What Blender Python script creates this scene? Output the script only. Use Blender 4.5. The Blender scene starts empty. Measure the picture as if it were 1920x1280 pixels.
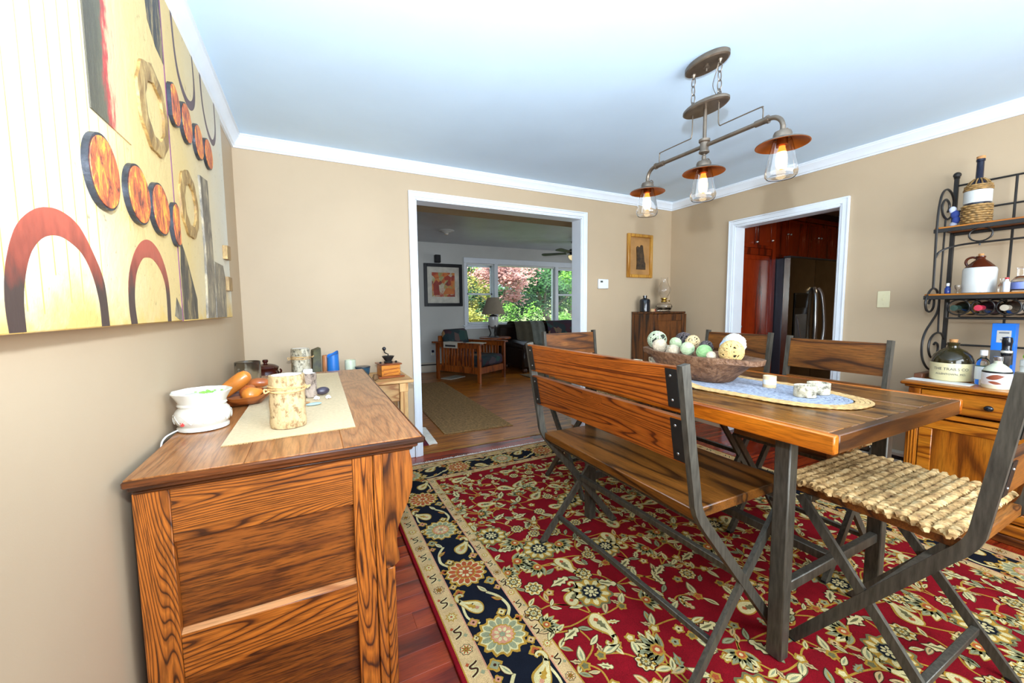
import bpy, bmesh, math, random
from math import sin, cos, pi, radians, sqrt
from mathutils import Vector, Matrix
random.seed(7)
SC = bpy.context.scene
COL = SC.collection

# ---------------------------------------------------------------- camera, light, exposure
def make_camera():
    f, yaw, pitch, roll = 742.41, 0.4677, 0.0814, -0.0088
    cyw, syw, cp, sp = cos(yaw), sin(yaw), cos(pitch), sin(pitch)
    fwd = Vector((syw*cp, cyw*cp, -sp)); right = Vector((cyw, -syw, 0)); up = right.cross(fwd)
    r2 = right*cos(roll) + up*sin(roll); u2 = -right*sin(roll) + up*cos(roll)
    cd = bpy.data.cameras.new('camera'); cam = bpy.data.objects.new('camera', cd); COL.objects.link(cam)
    m = Matrix((r2, u2, -fwd)).transposed().to_4x4(); m.translation = Vector((0.4315, 0.0, 1.2522))
    cam.matrix_world = m
    cd.sensor_width = 36.0; cd.sensor_fit = 'HORIZONTAL'; cd.lens = f/1920*36.0; cd.clip_start = 0.02; cd.clip_end = 200
    SC.camera = cam
make_camera()

W = bpy.data.worlds.new('world'); SC.world = W; W.use_nodes = True
bg = W.node_tree.nodes['Background']; bg.inputs[0].default_value = (0.72, 0.84, 1.0, 1); bg.inputs[1].default_value = 2.2

def light(name, typ, loc, energy, color=(1,1,1), look=None, **kw):
    d = bpy.data.lights.new(name, typ); o = bpy.data.objects.new(name, d); COL.objects.link(o)
    o.location = loc; d.energy = energy; d.color = color
    for k, v in kw.items(): setattr(d, k, v)
    if look is not None: o.rotation_euler = Vector(look).to_track_quat('-Z', 'Y').to_euler()
    return o
light('sun', 'SUN', (0, 0, 20), 7.0, (1.0, 0.94, 0.82), look=(0.62, 0.35, -0.75), angle=0.01)
# the photographer's flash a little above the camera
light('flash', 'SPOT', (0.462, 0.0, 1.54), 335, (0.76, 0.90, 1.06), look=(0.20, 0.74, 0.50), spot_size=radians(176), spot_blend=1.0, shadow_soft_size=0.035)
# added ambient fill behind the camera, sized like the made-up window there
light('window_daylight', 'AREA', (2.1, -1.22, 1.55), 158, (0.88, 0.95, 1.02), look=(0, 1, 0.14), shape='RECTANGLE', size=2.6, size_y=1.3)
light('living_daylight', 'AREA', (7.30, 5.4, 1.5), 45, (0.86, 0.93, 1.0), look=(-1, 0, 0), shape='RECTANGLE', size=1.8, size_y=1.3)  # added fill to brighten the living room; this wall has no window
light('kitchen_lamp', 'AREA', (5.5, 1.35, 2.40), 10, (1.0, 0.74, 0.42), look=(0, 0.1, -1), shape='DISK', size=0.35)
SC.view_settings.view_transform = 'Standard'; SC.view_settings.look = 'None'
SC.view_settings.exposure = 0.0; SC.view_settings.gamma = 1.0; SC.view_settings.use_curve_mapping = False
SC.cycles.use_denoising = True
SC.cycles.max_bounces = 10; SC.cycles.diffuse_bounces = 6; SC.cycles.glossy_bounces = 4
SC.cycles.transmission_bounces = 10; SC.cycles.transparent_max_bounces = 12
SC.cycles.sample_clamp_indirect = 6.0; SC.cycles.caustics_reflective = False; SC.cycles.caustics_refractive = False

# ---------------------------------------------------------------- materials
def lin(c):
    r = []
    for v in c[:3]:
        v = v/255.0
        r.append(v/12.92 if v <= 0.04045 else ((v+0.055)/1.055)**2.4)
    return (r[0], r[1], r[2], 1.0)
class NT:
    def __init__(s, name):
        s.m = bpy.data.materials.new(name); s.m.use_nodes = True; s.t = s.m.node_tree
        s.b = s.t.nodes['Principled BSDF']; s.o = s.t.nodes['Material Output']
    def n(s, typ, **kw):
        x = s.t.nodes.new(typ)
        for k, v in kw.items():
            if k.startswith('i_'): x.inputs[k[2:].replace('_', ' ')].default_value = v
            else: setattr(x, k, v)
        return x
    def l(s, a, b): s.t.links.new(a, b)
    def math(s, op, a, b=None, c=None):
        x = s.n('ShaderNodeMath', operation=op)
        for i, v in enumerate((a, b, c)):
            if v is None: continue
            if isinstance(v, (int, float)): x.inputs[i].default_value = v
            else: s.l(v, x.inputs[i])
        return x.outputs[0]
    def ramp(s, fac, stops):
        x = s.n('ShaderNodeValToRGB'); e = x.color_ramp.elements
        while len(e) < len(stops): e.new(0.5)
        for i, (p, c) in enumerate(stops): e[i].position = p; e[i].color = lin(c)
        s.l(fac, x.inputs[0]); return x.outputs[0]
    def mix(s, fac, a, b, mode='MIX'):
        x = s.n('ShaderNodeMix', data_type='RGBA', blend_type=mode)
        for sock, v in ((x.inputs[0], fac), (x.inputs[6], a), (x.inputs[7], b)):
            if isinstance(v, (int, float)): sock.default_value = v
            elif isinstance(v, tuple): sock.default_value = lin(v) if len(v) == 3 else v
            else: s.l(v, sock)
        return x.outputs[2]
    def coords(s, scale=(1, 1, 1), rnd=True):
        tc = s.n('ShaderNodeTexCoord'); mp = s.n('ShaderNodeMapping'); mp.inputs['Scale'].default_value = scale
        if rnd:
            oi = s.n('ShaderNodeObjectInfo'); vm = s.n('ShaderNodeVectorMath', operation='SCALE'); vm.inputs[0].default_value = (13.1, 7.7, 5.3)
            s.l(oi.outputs['Random'], vm.inputs['Scale']); va = s.n('ShaderNodeVectorMath', operation='ADD')
            s.l(tc.outputs['Object'], va.inputs[0]); s.l(vm.outputs[0], va.inputs[1]); s.l(va.outputs[0], mp.inputs[0])
        else: s.l(tc.outputs['Object'], mp.inputs[0])
        return mp.outputs[0]
    def noise(s, vec, scale=5, detail=4, rough=0.55, dist=0.0):
        x = s.n('ShaderNodeTexNoise'); x.inputs['Scale'].default_value = scale; x.inputs['Detail'].default_value = detail
        x.inputs['Roughness'].default_value = rough; x.inputs['Distortion'].default_value = dist
        s.l(vec, x.inputs['Vector']); return x.outputs['Fac']
    def bump(s, h, strength=0.2, dist=0.01):
        x = s.n('ShaderNodeBump'); x.inputs['Strength'].default_value = strength; x.inputs['Distance'].default_value = dist
        s.l(h, x.inputs['Height']); s.l(x.outputs[0], s.b.inputs['Normal'])
    def set(s, color=None, rough=None, metal=None, **kw):
        if color is not None:
            if isinstance(color, tuple): s.b.inputs['Base Color'].default_value = lin(color)
            else: s.l(color, s.b.inputs['Base Color'])
        if rough is not None: s.b.inputs['Roughness'].default_value = rough
        if metal is not None: s.b.inputs['Metallic'].default_value = metal
        for k, v in kw.items(): s.b.inputs[k.replace('_', ' ')].default_value = v
        return s.m
def plain(name, color, rough=0.5, metal=0.0, var=0.12, scale=8, bump=0.0, bscale=60, **kw):
    t = NT(name); v = t.coords()
    nz = t.noise(v, scale, 5)
    dark = tuple(c*(1-var) for c in color); lite = tuple(min(255, c*(1+var*0.6)) for c in color)
    c = t.ramp(nz, [(0.3, dark), (0.7, lite)])
    if bump: t.bump(t.noise(v, bscale, 4), bump, 0.004)
    return t.set(c, rough, metal, **kw)
def wood(name, dark, mid, lite, axis='x', scale=1.0, rings=9.0, pore=0.5, rough=0.38, bump=0.12, knots=False, mot=0.25, coat=0.0, along=0.7):
    t = NT(name)
    def ax(a, c): return {'x': (a, c, c), 'y': (c, a, c), 'z': (c, c, a)}[axis]
    dark, mid, lite = [(q[0], q[1]*0.95, q[2]*0.74) for q in (dark, mid, lite)]
    v = t.coords(ax(along*scale, 6.0*scale))
    h = t.noise(v, 1.0, 2, 0.45, 0.25)
    if knots:
        vk = t.coords(ax(2.6*scale, 5.5*scale)); vo = t.n('ShaderNodeTexVoronoi'); vo.inputs['Scale'].default_value = 1.0; t.l(vk, vo.inputs['Vector'])
        kk = t.math('SUBTRACT', 0.17, vo.outputs['Distance']); kk = t.math('MAXIMUM', kk, 0.0); h = t.math('ADD', h, t.math('MULTIPLY', kk, 1.6))
    g = t.math('FRACT', t.math('MULTIPLY', h, rings))
    fine = t.noise(t.coords(ax(13.0*scale, 190.0*scale)), 1.0, 3, 0.6)
    c = t.ramp(g, [(0.0, dark), (0.06, dark), (0.20, mid), (0.62, lite), (0.92, mid), (1.0, dark)])
    fr = t.ramp(fine, [(0.38, (95, 95, 95)), (0.56, (255, 255, 255))])
    c = t.mix(pore, c, fr, 'MULTIPLY')
    m2 = t.noise(t.coords(ax(1.5, 4.0)), 1.0, 3, 0.6)
    mr = t.ramp(m2, [(0.3, (150, 150, 150)), (0.68, (255, 255, 255))])
    c = t.mix(mot, c, mr, 'MULTIPLY')
    oi = t.n('ShaderNodeObjectInfo'); pv = t.math('ADD', t.math('MULTIPLY', oi.outputs['Random'], 0.3), 0.82)
    hs = t.n('ShaderNodeHueSaturation'); t.l(pv, hs.inputs['Value']); t.l(c, hs.inputs['Color'])
    t.bump(fine, bump, 0.003)
    return t.set(hs.outputs[0], rough, 0.0, Coat_Weight=coat, Coat_Roughness=0.12)
def glass(name, color=(255, 255, 255), rough=0.0, ior=1.45):
    t = NT(name); v = t.coords(); c = t.ramp(t.noise(v, 3), [(0.3, tuple(x*0.985 for x in color)), (0.7, color)])
    return t.set(c, rough, 0.0, Transmission_Weight=1.0, IOR=ior)
def pane_glass(name):
    t = NT(name); tr = t.n('ShaderNodeBsdfTransparent'); tr.inputs[0].default_value = (0.93, 0.95, 0.95, 1)
    gl = t.n('ShaderNodeBsdfGlossy'); gl.inputs['Roughness'].default_value = 0.02
    lw = t.n('ShaderNodeLayerWeight'); lw.inputs[0].default_value = 0.12; mx = t.n('ShaderNodeMixShader')
    t.l(lw.outputs['Fresnel'], mx.inputs[0]); t.l(tr.outputs[0], mx.inputs[1]); t.l(gl.outputs[0], mx.inputs[2]); t.l(mx.outputs[0], t.o.inputs[0])
    return t.m
def emit(name, color, strength):
    t = NT(name); return t.set(color, 0.5, 0.0, Emission_Color=lin(color), Emission_Strength=strength)
M = {}
M['wall'] = plain('tan_wall_paint', (186, 164, 134), 0.62, var=0.02, scale=2, bump=0.05, bscale=240)
M['ceil'] = plain('ceiling_paint', (208, 232, 252), 0.7, var=0.015, scale=2, bump=0.05, bscale=200)
M['trim'] = plain('white_trim_paint', (226, 232, 238), 0.35, var=0.015)
M['lrwall'] = plain('grey_white_wall_paint', (190, 190, 184), 0.65, var=0.03, scale=2)
M['lrceil'] = plain('grey_ceiling_paint', (186, 192, 198), 0.4, var=0.04, scale=3)
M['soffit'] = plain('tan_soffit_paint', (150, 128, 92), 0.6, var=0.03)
M['cherry'] = wood('cherry_floorboard', (98, 24, 8), (142, 46, 20), (164, 66, 34), 'x', 1.0, 4, 0.3, 0.26, 0.05, coat=0.1)
M['oakfloor'] = wood('oak_floorboard', (132, 70, 18), (196, 120, 40), (214, 140, 56), 'x', 1.2, 6, 0.4, 0.34, 0.05, coat=0.12)
for a in 'xyz': M['oak'+a] = wood('golden_oak_'+a, (70, 34, 8), (150, 84, 30), (182, 108, 44), a, 1.0, 52, 0.5, 0.38, 0.15, coat=0.1, along=0.6)
M['oakpanel'] = wood('oak_panel_board', (104, 56, 22), (132, 74, 28), (146, 84, 34), 'x', 1.1, 7, 0.75, 0.4, 0.12, mot=0.5)
M['oaktop'] = wood('oak_top_board', (144, 88, 50), (166, 108, 70), (178, 122, 86), 'y', 1.0, 16, 0.4, 0.34, 0.1, coat=0.3)
M['oakdark'] = wood('dark_oak_moulding', (60, 30, 12), (96, 50, 20), (118, 64, 28), 'x', 1.0, 8, 0.5, 0.35)
M['tabletop'] = wood('stained_table_plank', (70, 42, 18), (134, 86, 38), (160, 108, 52), 'y', 1.0, 7, 0.5, 0.26, 0.2, mot=0.6, coat=0.2)
M['tableedge'] = wood('table_edge_board', (134, 66, 12), (180, 98, 22), (200, 118, 34), 'y', 1.2, 4, 0.4, 0.3, 0.1, mot=0.4)
M['tableedgex'] = wood('table_end_board', (60, 34, 16), (96, 58, 26), (112, 70, 34), 'x', 1.2, 4, 0.4, 0.34, 0.1, mot=0.4)
M['benchplank'] = wood('bench_back_plank', (86, 36, 10), (150, 76, 24), (172, 94, 34), 'x', 1.0, 34, 0.35, 0.36, 0.15, knots=True, mot=0.35, coat=0.08, along=0.35)
M['benchseat'] = wood('bench_seat_board', (56, 32, 12), (108, 66, 26), (134, 84, 36), 'x', 1.0, 5, 0.5, 0.3, 0.1, knots=True, mot=0.6, coat=0.2)
M['chairplank'] = wood('chair_back_plank', (74, 40, 16), (130, 78, 34), (152, 98, 48), 'x', 1.2, 5, 0.5, 0.36, 0.15, knots=True, mot=0.6)
M['pine'] = wood('pale_pine', (170, 116, 78), (206, 164, 128), (218, 182, 152), 'x', 1.4, 7, 0.25, 0.45, knots=True)
M['pinez'] = wood('pale_pine_upright', (170, 116, 78), (206, 164, 128), (218, 182, 152), 'z', 1.4, 7, 0.25, 0.45)
M['honey'] = wood('honey_pine_y', (128, 66, 12), (184, 108, 28), (202, 128, 40), 'y', 1.0, 6, 0.35, 0.32, mot=0.4, coat=0.2)
M['honeyz'] = wood('honey_pine_z', (120, 62, 12), (180, 104, 26), (200, 126, 40), 'z', 1.0, 5, 0.35, 0.32, mot=0.5, coat=0.2)
M['walnut'] = wood('dark_walnut', (40, 18, 6), (92, 52, 20), (124, 74, 32), 'z', 1.4, 5, 0.5, 0.45, mot=0.7)
M['redcab'] = wood('red_mahogany', (92, 20, 4), (128, 36, 8), (142, 46, 12), 'z', 1.0, 3, 0.3, 0.25, coat=0.3)
M['mission'] = wood('mission_oak', (104, 48, 14), (150, 76, 26), (168, 92, 36), 'z', 1.2, 6, 0.4, 0.35)
M['framewood'] = wood('blond_frame_wood', (176, 116, 40), (210, 154, 74), (222, 172, 92), 'z', 2.0, 5, 0.3, 0.4)
M['fruitwood'] = plain('turned_fruit_wood', (198, 116, 42), 0.3, var=0.25, scale=14)
M['fruitwood2'] = plain('red_fruit_wood', (172, 92, 44), 0.3, var=0.25, scale=14)
M['dishwood'] = wood('monkeypod_dish', (92, 44, 18), (150, 84, 42), (176, 106, 60), 'x', 2, 6, 0.3, 0.3)
t = NT('carved_bowl_wood'); v = t.coords((44, 20, 24)); c = t.ramp(t.noise(v, 1.0, 6, 0.7, 1.2), [(0.25, (52, 36, 26)), (0.45, (108, 74, 50)), (0.62, (140, 104, 76)), (0.8, (92, 74, 62))]); t.bump(t.noise(v, 1.6, 4, 0.6), 0.9, 0.012); M['doughwood'] = t.set(c, 0.6)
t = NT('dark_tube_metal'); v = t.coords((50, 50, 7)); c = t.ramp(t.noise(v, 2.0, 5), [(0.25, (52, 49, 43)), (0.75, (92, 88, 78))]); M['tube'] = t.set(c, 0.42, 0.35)
M['plate'] = plain('blackened_steel', (38, 37, 35), 0.4, 0.5, var=0.2)
M['bolt'] = plain('steel_bolt', (150, 150, 148), 0.3, 0.9)
M['iron'] = plain('wrought_iron', (46, 44, 42), 0.45, 0.4, var=0.2)
M['bronze'] = plain('brushed_bronze', (124, 110, 95), 0.36, 0.8, var=0.1, scale=20)
M['copper'] = plain('copper_shade_lining', (196, 104, 36), 0.36, 0.6, var=0.15)
M['clear'] = glass('clear_glass'); M['smoke'] = glass('hazy_glass', (216, 214, 205), 0.12)
M['amber'] = glass('amber_bulb_glass', (255, 214, 150))
M['filament'] = emit('glowing_filament', (255, 196, 120), 26.0)
M['bulbcore'] = emit('glowing_bulb', (255, 226, 176), 8.0); M['bulbneck'] = emit('glowing_bulb_neck', (255, 150, 56), 2.2)
M['pane'] = pane_glass('window_pane_glass')
M['white'] = plain('white_plastic', (226, 228, 226), 0.4, var=0.02)
M['almond'] = plain('almond_plastic', (222, 214, 176), 0.4, var=0.02)
M['heater'] = plain('cream_heater_enamel', (206, 196, 176), 0.4, var=0.03)
M['black'] = plain('black_gap', (16, 16, 16), 0.6)
M['gloss'] = plain('dark_glazed_ceramic', (24, 27, 33), 0.12, var=0.2)
M['ceram'] = plain('cream_ceramic', (206, 200, 186), 0.22, var=0.03, bump=0.05, bscale=25)
M['crock'] = plain('brown_glazed_stoneware', (62, 22, 14), 0.14, var=0.2)
M['greyglaze'] = plain('white_stoneware', (206, 208, 204), 0.2, var=0.04)
M['creamglaze'] = plain('cream_stoneware', (222, 208, 160), 0.28, var=0.06)
M['oliveglaze'] = plain('olive_black_glaze', (48, 42, 22), 0.12, var=0.4, scale=6)
M['cork'] = plain('cork', (190, 136, 82), 0.8, var=0.2, scale=60)
M['steel'] = plain('stainless_steel', (150, 148, 138), 0.2, 1.0, var=0.06)
M['steeldark'] = plain('dark_fridge_side', (66, 68, 76), 0.35, 0.6, var=0.05)
M['chrome'] = plain('bright_handle_steel', (214, 216, 220), 0.2, 0.9, var=0.03)
M['leather'] = plain('dark_brown_leather', (34, 21, 15), 0.3, var=0.25, bump=0.15, bscale=120)
M['shade'] = plain('pleated_lamp_shade', (150, 138, 118), 0.8, var=0.05)
M['paper'] = plain('newsprint', (190, 184, 168), 0.8, var=0.05)
M['ink'] = plain('print_ink', (40, 40, 44), 0.8)
M['burlap'] = plain('burlap', (212, 188, 148), 0.95, var=0.05, scale=90, bump=0.5, bscale=400)
M['jute'] = plain('braided_jute', (214, 172, 112), 0.95, var=0.2, scale=50, bump=0.7, bscale=220)
M['greybraid'] = plain('grey_braid', (158, 164, 178), 0.95, var=0.2, scale=60, bump=0.7, bscale=220)
t = NT('seagrass_rope'); v = t.coords(); c = t.ramp(t.noise(v, 34, 4, 0.65), [(0.28, (104, 72, 38)), (0.5, (176, 142, 90)), (0.72, (212, 186, 138))]); M['rope'] = t.set(c, 0.85)
M['juterug'] = plain('jute_rug', (176, 138, 88), 0.95, var=0.25, scale=40, bump=0.6, bscale=160)
M['wool'] = plain('white_fringe_wool', (222, 214, 200), 0.95, var=0.08)
def bark(name, a, b, d):
    t = NT(name); v = t.coords((34, 34, 26)); v2 = t.coords((6, 6, 3))
    c = t.ramp(t.noise(v2, 2.4, 6, 0.7, 0.8), [(0.32, b), (0.5, a), (0.75, a)]); sp = t.ramp(t.noise(v, 1.4, 4, 0.7), [(0.38, d), (0.50, (255, 255, 255))])
    c = t.mix(0.75, c, sp, 'MULTIPLY'); t.bump(t.noise(v, 1.0, 5), 0.8, 0.006); return t.set(c, 0.85)
M['birch'] = bark('birch_bark', (186, 160, 116), (150, 110, 62), (140, 106, 68))
M['birchpale'] = bark('pale_birch_bark', (214, 204, 178), (168, 152, 118), (64, 58, 46))
M['greybark'] = bark('grey_bark', (166, 148, 130), (112, 92, 80), (70, 54, 48))
M['candle'] = plain('white_wax', (244, 240, 230), 0.5, var=0.02)
M['leafg'] = plain('sun_leaf_green', (120, 176, 66), 0.6, var=0.45, scale=1.3)
M['leafy'] = plain('leaf_yellow_green', (188, 186, 84), 0.6, var=0.4, scale=1.3)
M['leafr'] = plain('leaf_pink_red', (236, 158, 148), 0.6, var=0.4, scale=1.3)
M['leafd'] = plain('leaf_deep_green', (58, 104, 52), 0.6, var=0.45, scale=1.3)
M['lawn'] = plain('sunlit_lawn', (170, 190, 120), 0.9, var=0.3, scale=2)
M['trunk'] = plain('grey_trunk_bark', (128, 112, 96), 0.9, var=0.3, scale=6, bump=0.6, bscale=20)
def C(name, col, rough=0.5, **kw):
    if name not in M: M[name] = plain(name, col, rough, **kw)
    return M[name]

# ---------------------------------------------------------------- mesh helpers
class MB:
    def __init__(s): s.v = []; s.f = []; s.m = []
    def add(s, vs, fs, m=0):
        o = len(s.v); s.v.extend(tuple(v) for v in vs); s.f.extend(tuple(i+o for i in f) for f in fs); s.m.extend([m]*len(fs)); return s
    def box(s, x0, x1, y0, y1, z0, z1, m=0, ch=0.0):
        x0, x1 = min(x0, x1), max(x0, x1); y0, y1 = min(y0, y1), max(y0, y1); z0, z1 = min(z0, z1), max(z0, z1)
        if ch <= 0:
            vs = [(x, y, z) for x in (x0, x1) for y in (y0, y1) for z in (z0, z1)]
            return s.add(vs, [(0, 1, 3, 2), (4, 6, 7, 5), (0, 4, 5, 1), (2, 3, 7, 6), (0, 2, 6, 4), (1, 5, 7, 3)], m)
        ch = min(ch, 0.49*min(x1-x0, y1-y0, z1-z0))
        b = bmesh.new(); bmesh.ops.create_cube(b, size=1.0)
        for v in b.verts: v.co = Vector(((x0+x1)/2+v.co.x*(x1-x0), (y0+y1)/2+v.co.y*(y1-y0), (z0+z1)/2+v.co.z*(z1-z0)))
        bmesh.ops.bevel(b, geom=b.edges[:], offset=ch, segments=1, affect='EDGES', profile=0.5)
        b.verts.index_update(); s.add([v.co for v in b.verts], [[v.index for v in f.verts] for f in b.faces], m); b.free(); return s
    def rbox(s, c, sz, R, m=0, ch=0.0):
        t = MB().box(-sz[0]/2, sz[0]/2, -sz[1]/2, sz[1]/2, -sz[2]/2, sz[2]/2, 0, ch); c = Vector(c)
        return s.add([c+R@Vector(v) for v in t.v], t.f, m)
    def bar(s, p0, p1, w, h, m=0, up=(0, 0, 1), ch=0.0):
        p0, p1 = Vector(p0), Vector(p1); d = p1-p0; L = d.length; d.normalize(); u = Vector(up)
        if abs(d.dot(u)) > 0.98: u = Vector((0, 1, 0))
        sx = d.cross(u).normalized(); uz = sx.cross(d)
        return s.rbox((p0+p1)/2, (w, L, h), Matrix((sx, d, uz)).transposed(), m, ch)
    def tube(s, path, r, n=8, m=0, closed=False, ry=None):
        P = [Vector(p) for p in path]; N = len(P); rr = r if isinstance(r, (list, tuple)) else [r]*N
        vs = []; u = None
        for i, p in enumerate(P):
            a = P[(i-1) % N] if (closed or i > 0) else p; b = P[(i+1) % N] if (closed or i < N-1) else p
            d = (b-a).normalized()
            if u is None:
                u = Vector((0, 0, 1)) if abs(d.z) < 0.9 else Vector((1, 0, 0))
            u = (u-d*u.dot(d)).normalized(); w = d.cross(u)
            for k in range(n):
                an = 2*pi*k/n; vs.append(p+u*cos(an)*rr[i]+w*sin(an)*(rr[i] if ry is None else ry))
        fs = []
        for i in range(N if closed else N-1):
            j = (i+1) % N
            for k in range(n): fs.append((i*n+k, i*n+(k+1) % n, j*n+(k+1) % n, j*n+k))
        if not closed: fs.append(tuple(range(n-1, -1, -1))); fs.append(tuple((N-1)*n+k for k in range(n)))
        return s.add(vs, fs, m)
    def lathe(s, prof, n=24, m=0, c=(0, 0, 0), sx=1.0, sy=1.0, wob=None, closed=False):
        vs = []; c = Vector(c); P = len(prof)
        for i, (r, z) in enumerate(prof):
            for k in range(n):
                a = 2*pi*k/n; q = r*(1+(wob(a, z) if wob else 0)); vs.append(c+Vector((q*cos(a)*sx, q*sin(a)*sy, z)))
        fs = []; mm = []
        for i in range(P if closed else P-1):
            j = (i+1) % P
            for k in range(n): fs.append((i*n+k, i*n+(k+1) % n, j*n+(k+1) % n, j*n+k)); mm.append(m[i] if isinstance(m, (list, tuple)) else m)
        if not closed:
            if prof[0][0] > 1e-5: fs.append(tuple(range(n-1, -1, -1))); mm.append(mm[0])
            if prof[-1][0] > 1e-5: fs.append(tuple((P-1)*n+k for k in range(n))); mm.append(mm[-1])
        o = len(s.v); s.v.extend(tuple(v) for v in vs); s.f.extend(tuple(i+o for i in f) for f in fs); s.m.extend(mm); return s
    def ball(s, c, r, n=20, rings=12, m=0, sc=(1, 1, 1)):
        prof = [(max(1e-6, r*sin(pi*i/rings)), -r*cos(pi*i/rings)) for i in range(rings+1)]
        t = MB().lathe(prof, n); c = Vector(c)
        return s.add([c+Vector((v[0]*sc[0], v[1]*sc[1], v[2]*sc[2])) for v in t.v], t.f, m)
    def prism(s, poly, axis, a0, a1, m=0):
        def mk(p, a): return {'x': (a, p[0], p[1]), 'y': (p[0], a, p[1]), 'z': (p[0], p[1], a)}[axis]
        n = len(poly); vs = [mk(p, a0) for p in poly]+[mk(p, a1) for p in poly]
        fs = [tuple(range(n-1, -1, -1)), tuple(range(n, 2*n))]+[(k, (k+1) % n, n+(k+1) % n, n+k) for k in range(n)]
        return s.add(vs, fs, m)
    def ribbon(s, path, w, x0, x1, m=0):
        # a flat bar bent in the y-z plane, w wide in that plane, from x0 to x1
        N = len(path); L = []; R = []
        for i in range(N):
            a = Vector(path[max(0, i-1)]); b = Vector(path[min(N-1, i+1)]); d = (b-a).normalized(); nrm = Vector((-d.y, d.x)); p = Vector(path[i])
            k = 1.0
            L.append(p+nrm*w/2*k); R.append(p-nrm*w/2*k)
        vs = []
        for a, b in zip(L, R): vs += [(x0, a.x, a.y), (x1, a.x, a.y), (x1, b.x, b.y), (x0, b.x, b.y)]
        fs = []
        for i in range(N-1):
            for k in range(4): fs.append((i*4+k, i*4+(k+1) % 4, i*4+4+(k+1) % 4, i*4+4+k))
        fs += [(3, 2, 1, 0), tuple((N-1)*4+k for k in range(4))]
        return s.add(vs, fs, m)
    def sheet(s, fn, nu, nv, m=0):
        vs = [fn(i/nu, j/nv) for j in range(nv+1) for i in range(nu+1)]
        fs = [(j*(nu+1)+i, j*(nu+1)+i+1, (j+1)*(nu+1)+i+1, (j+1)*(nu+1)+i) for j in range(nv) for i in range(nu)]
        return s.add(vs, fs, m)
    def poly(s, pts, m=0): return s.add(pts, [tuple(range(len(pts)))], m)
    def xf(s, mat): s.v = [tuple(mat@Vector(v)) for v in s.v]; return s
    def mesh(s, name, mats, smooth=True, ang=38):
        me = bpy.data.meshes.new(name); me.from_pydata(s.v, [], s.f)
        for x in mats: me.materials.append(x)
        if len(mats) > 1: me.polygons.foreach_set('material_index', s.m)
        b = bmesh.new(); b.from_mesh(me); bmesh.ops.recalc_face_normals(b, faces=b.faces[:]); b.to_mesh(me); b.free()
        if smooth:
            me.polygons.foreach_set('use_smooth', [True]*len(me.polygons)); me.set_sharp_from_angle(angle=radians(ang))
        me.update(); return me
def rootloc(o):
    while o is not None:
        if o.parent is None: return o.location.copy()
        o = o.parent
    return Vector((0, 0, 0))
def obj(name, mb, mats, parent=None, world=False, smooth=True, kind=None, label=None, ang=38):
    if not isinstance(mats, (list, tuple)): mats = [mats]
    if world and parent is not None:
        L = rootloc(parent); mb.v = [(v[0]-L.x, v[1]-L.y, v[2]-L.z) for v in mb.v]
    o = bpy.data.objects.new(name, mb.mesh(name, mats, smooth, ang)); COL.objects.link(o)
    if parent is not None: o.parent = parent
    if kind: o['kind'] = kind
    if label: o['label'] = label
    return o
def tag(o, label, cat, group=None):
    o['label'] = label; o['category'] = cat
    if group: o['group'] = group
    return o
def thing(name, label, cat, loc=(0, 0, 0), rz=0.0, group=None):
    o = bpy.data.objects.new(name, None); COL.objects.link(o); o.location = loc; o.rotation_euler = (0, 0, rz); o.empty_display_size = 0.05
    return tag(o, label, cat, group)
def single(name, mb, mats, label, cat, loc=None, group=None, rz=0.0, **kw):
    # a thing that is one mesh; mb is in local coordinates about loc
    o = obj(name, mb, mats, **kw)
    if loc is not None: o.location = loc
    o.rotation_euler = (0, 0, rz)
    return tag(o, label, cat, group)
def struct(name, mb, mats, parent=None, **kw):
    o = obj(name, mb, mats, parent, **kw)
    if parent is None: o['kind'] = 'structure'
    return o
def dup(root, loc, rz=None, label=None, group=None):
    def cp(o, par):
        c = o.copy(); COL.objects.link(c)
        if par is not None: c.parent = par
        for ch in list(o.children): cp(ch, c)
        return c
    r = cp(root, None); r.location = loc
    if rz is not None: r.rotation_euler = (0, 0, rz)
    if label: r['label'] = label
    if group: r['group'] = group
    return r
def arc(c, r, a0, a1, n, plane='xz', off=0.0):
    out = []
    for i in range(n+1):
        a = a0+(a1-a0)*i/n; u, v = c[0]+r*cos(a), c[1]+r*sin(a)
        out.append({'xz': (u, off, v), 'yz': (off, u, v), 'xy': (u, v, off)}[plane])
    return out
def catmull(P, k=6, closed=False):
    P = [Vector(p) for p in P]; N = len(P); out = []
    for i in range(N if closed else N-1):
        if closed: a, b, c, d = P[(i-1) % N], P[i], P[(i+1) % N], P[(i+2) % N]
        else: a, b, c, d = P[max(0, i-1)], P[i], P[i+1], P[min(N-1, i+2)]
        for j in range(k):
            t = j/k; out.append(0.5*((2*b)+(c-a)*t+(2*a-5*b+4*c-d)*t*t+(3*b-a-3*c+d)*t**3))
    if not closed: out.append(P[-1])
    return out

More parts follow.
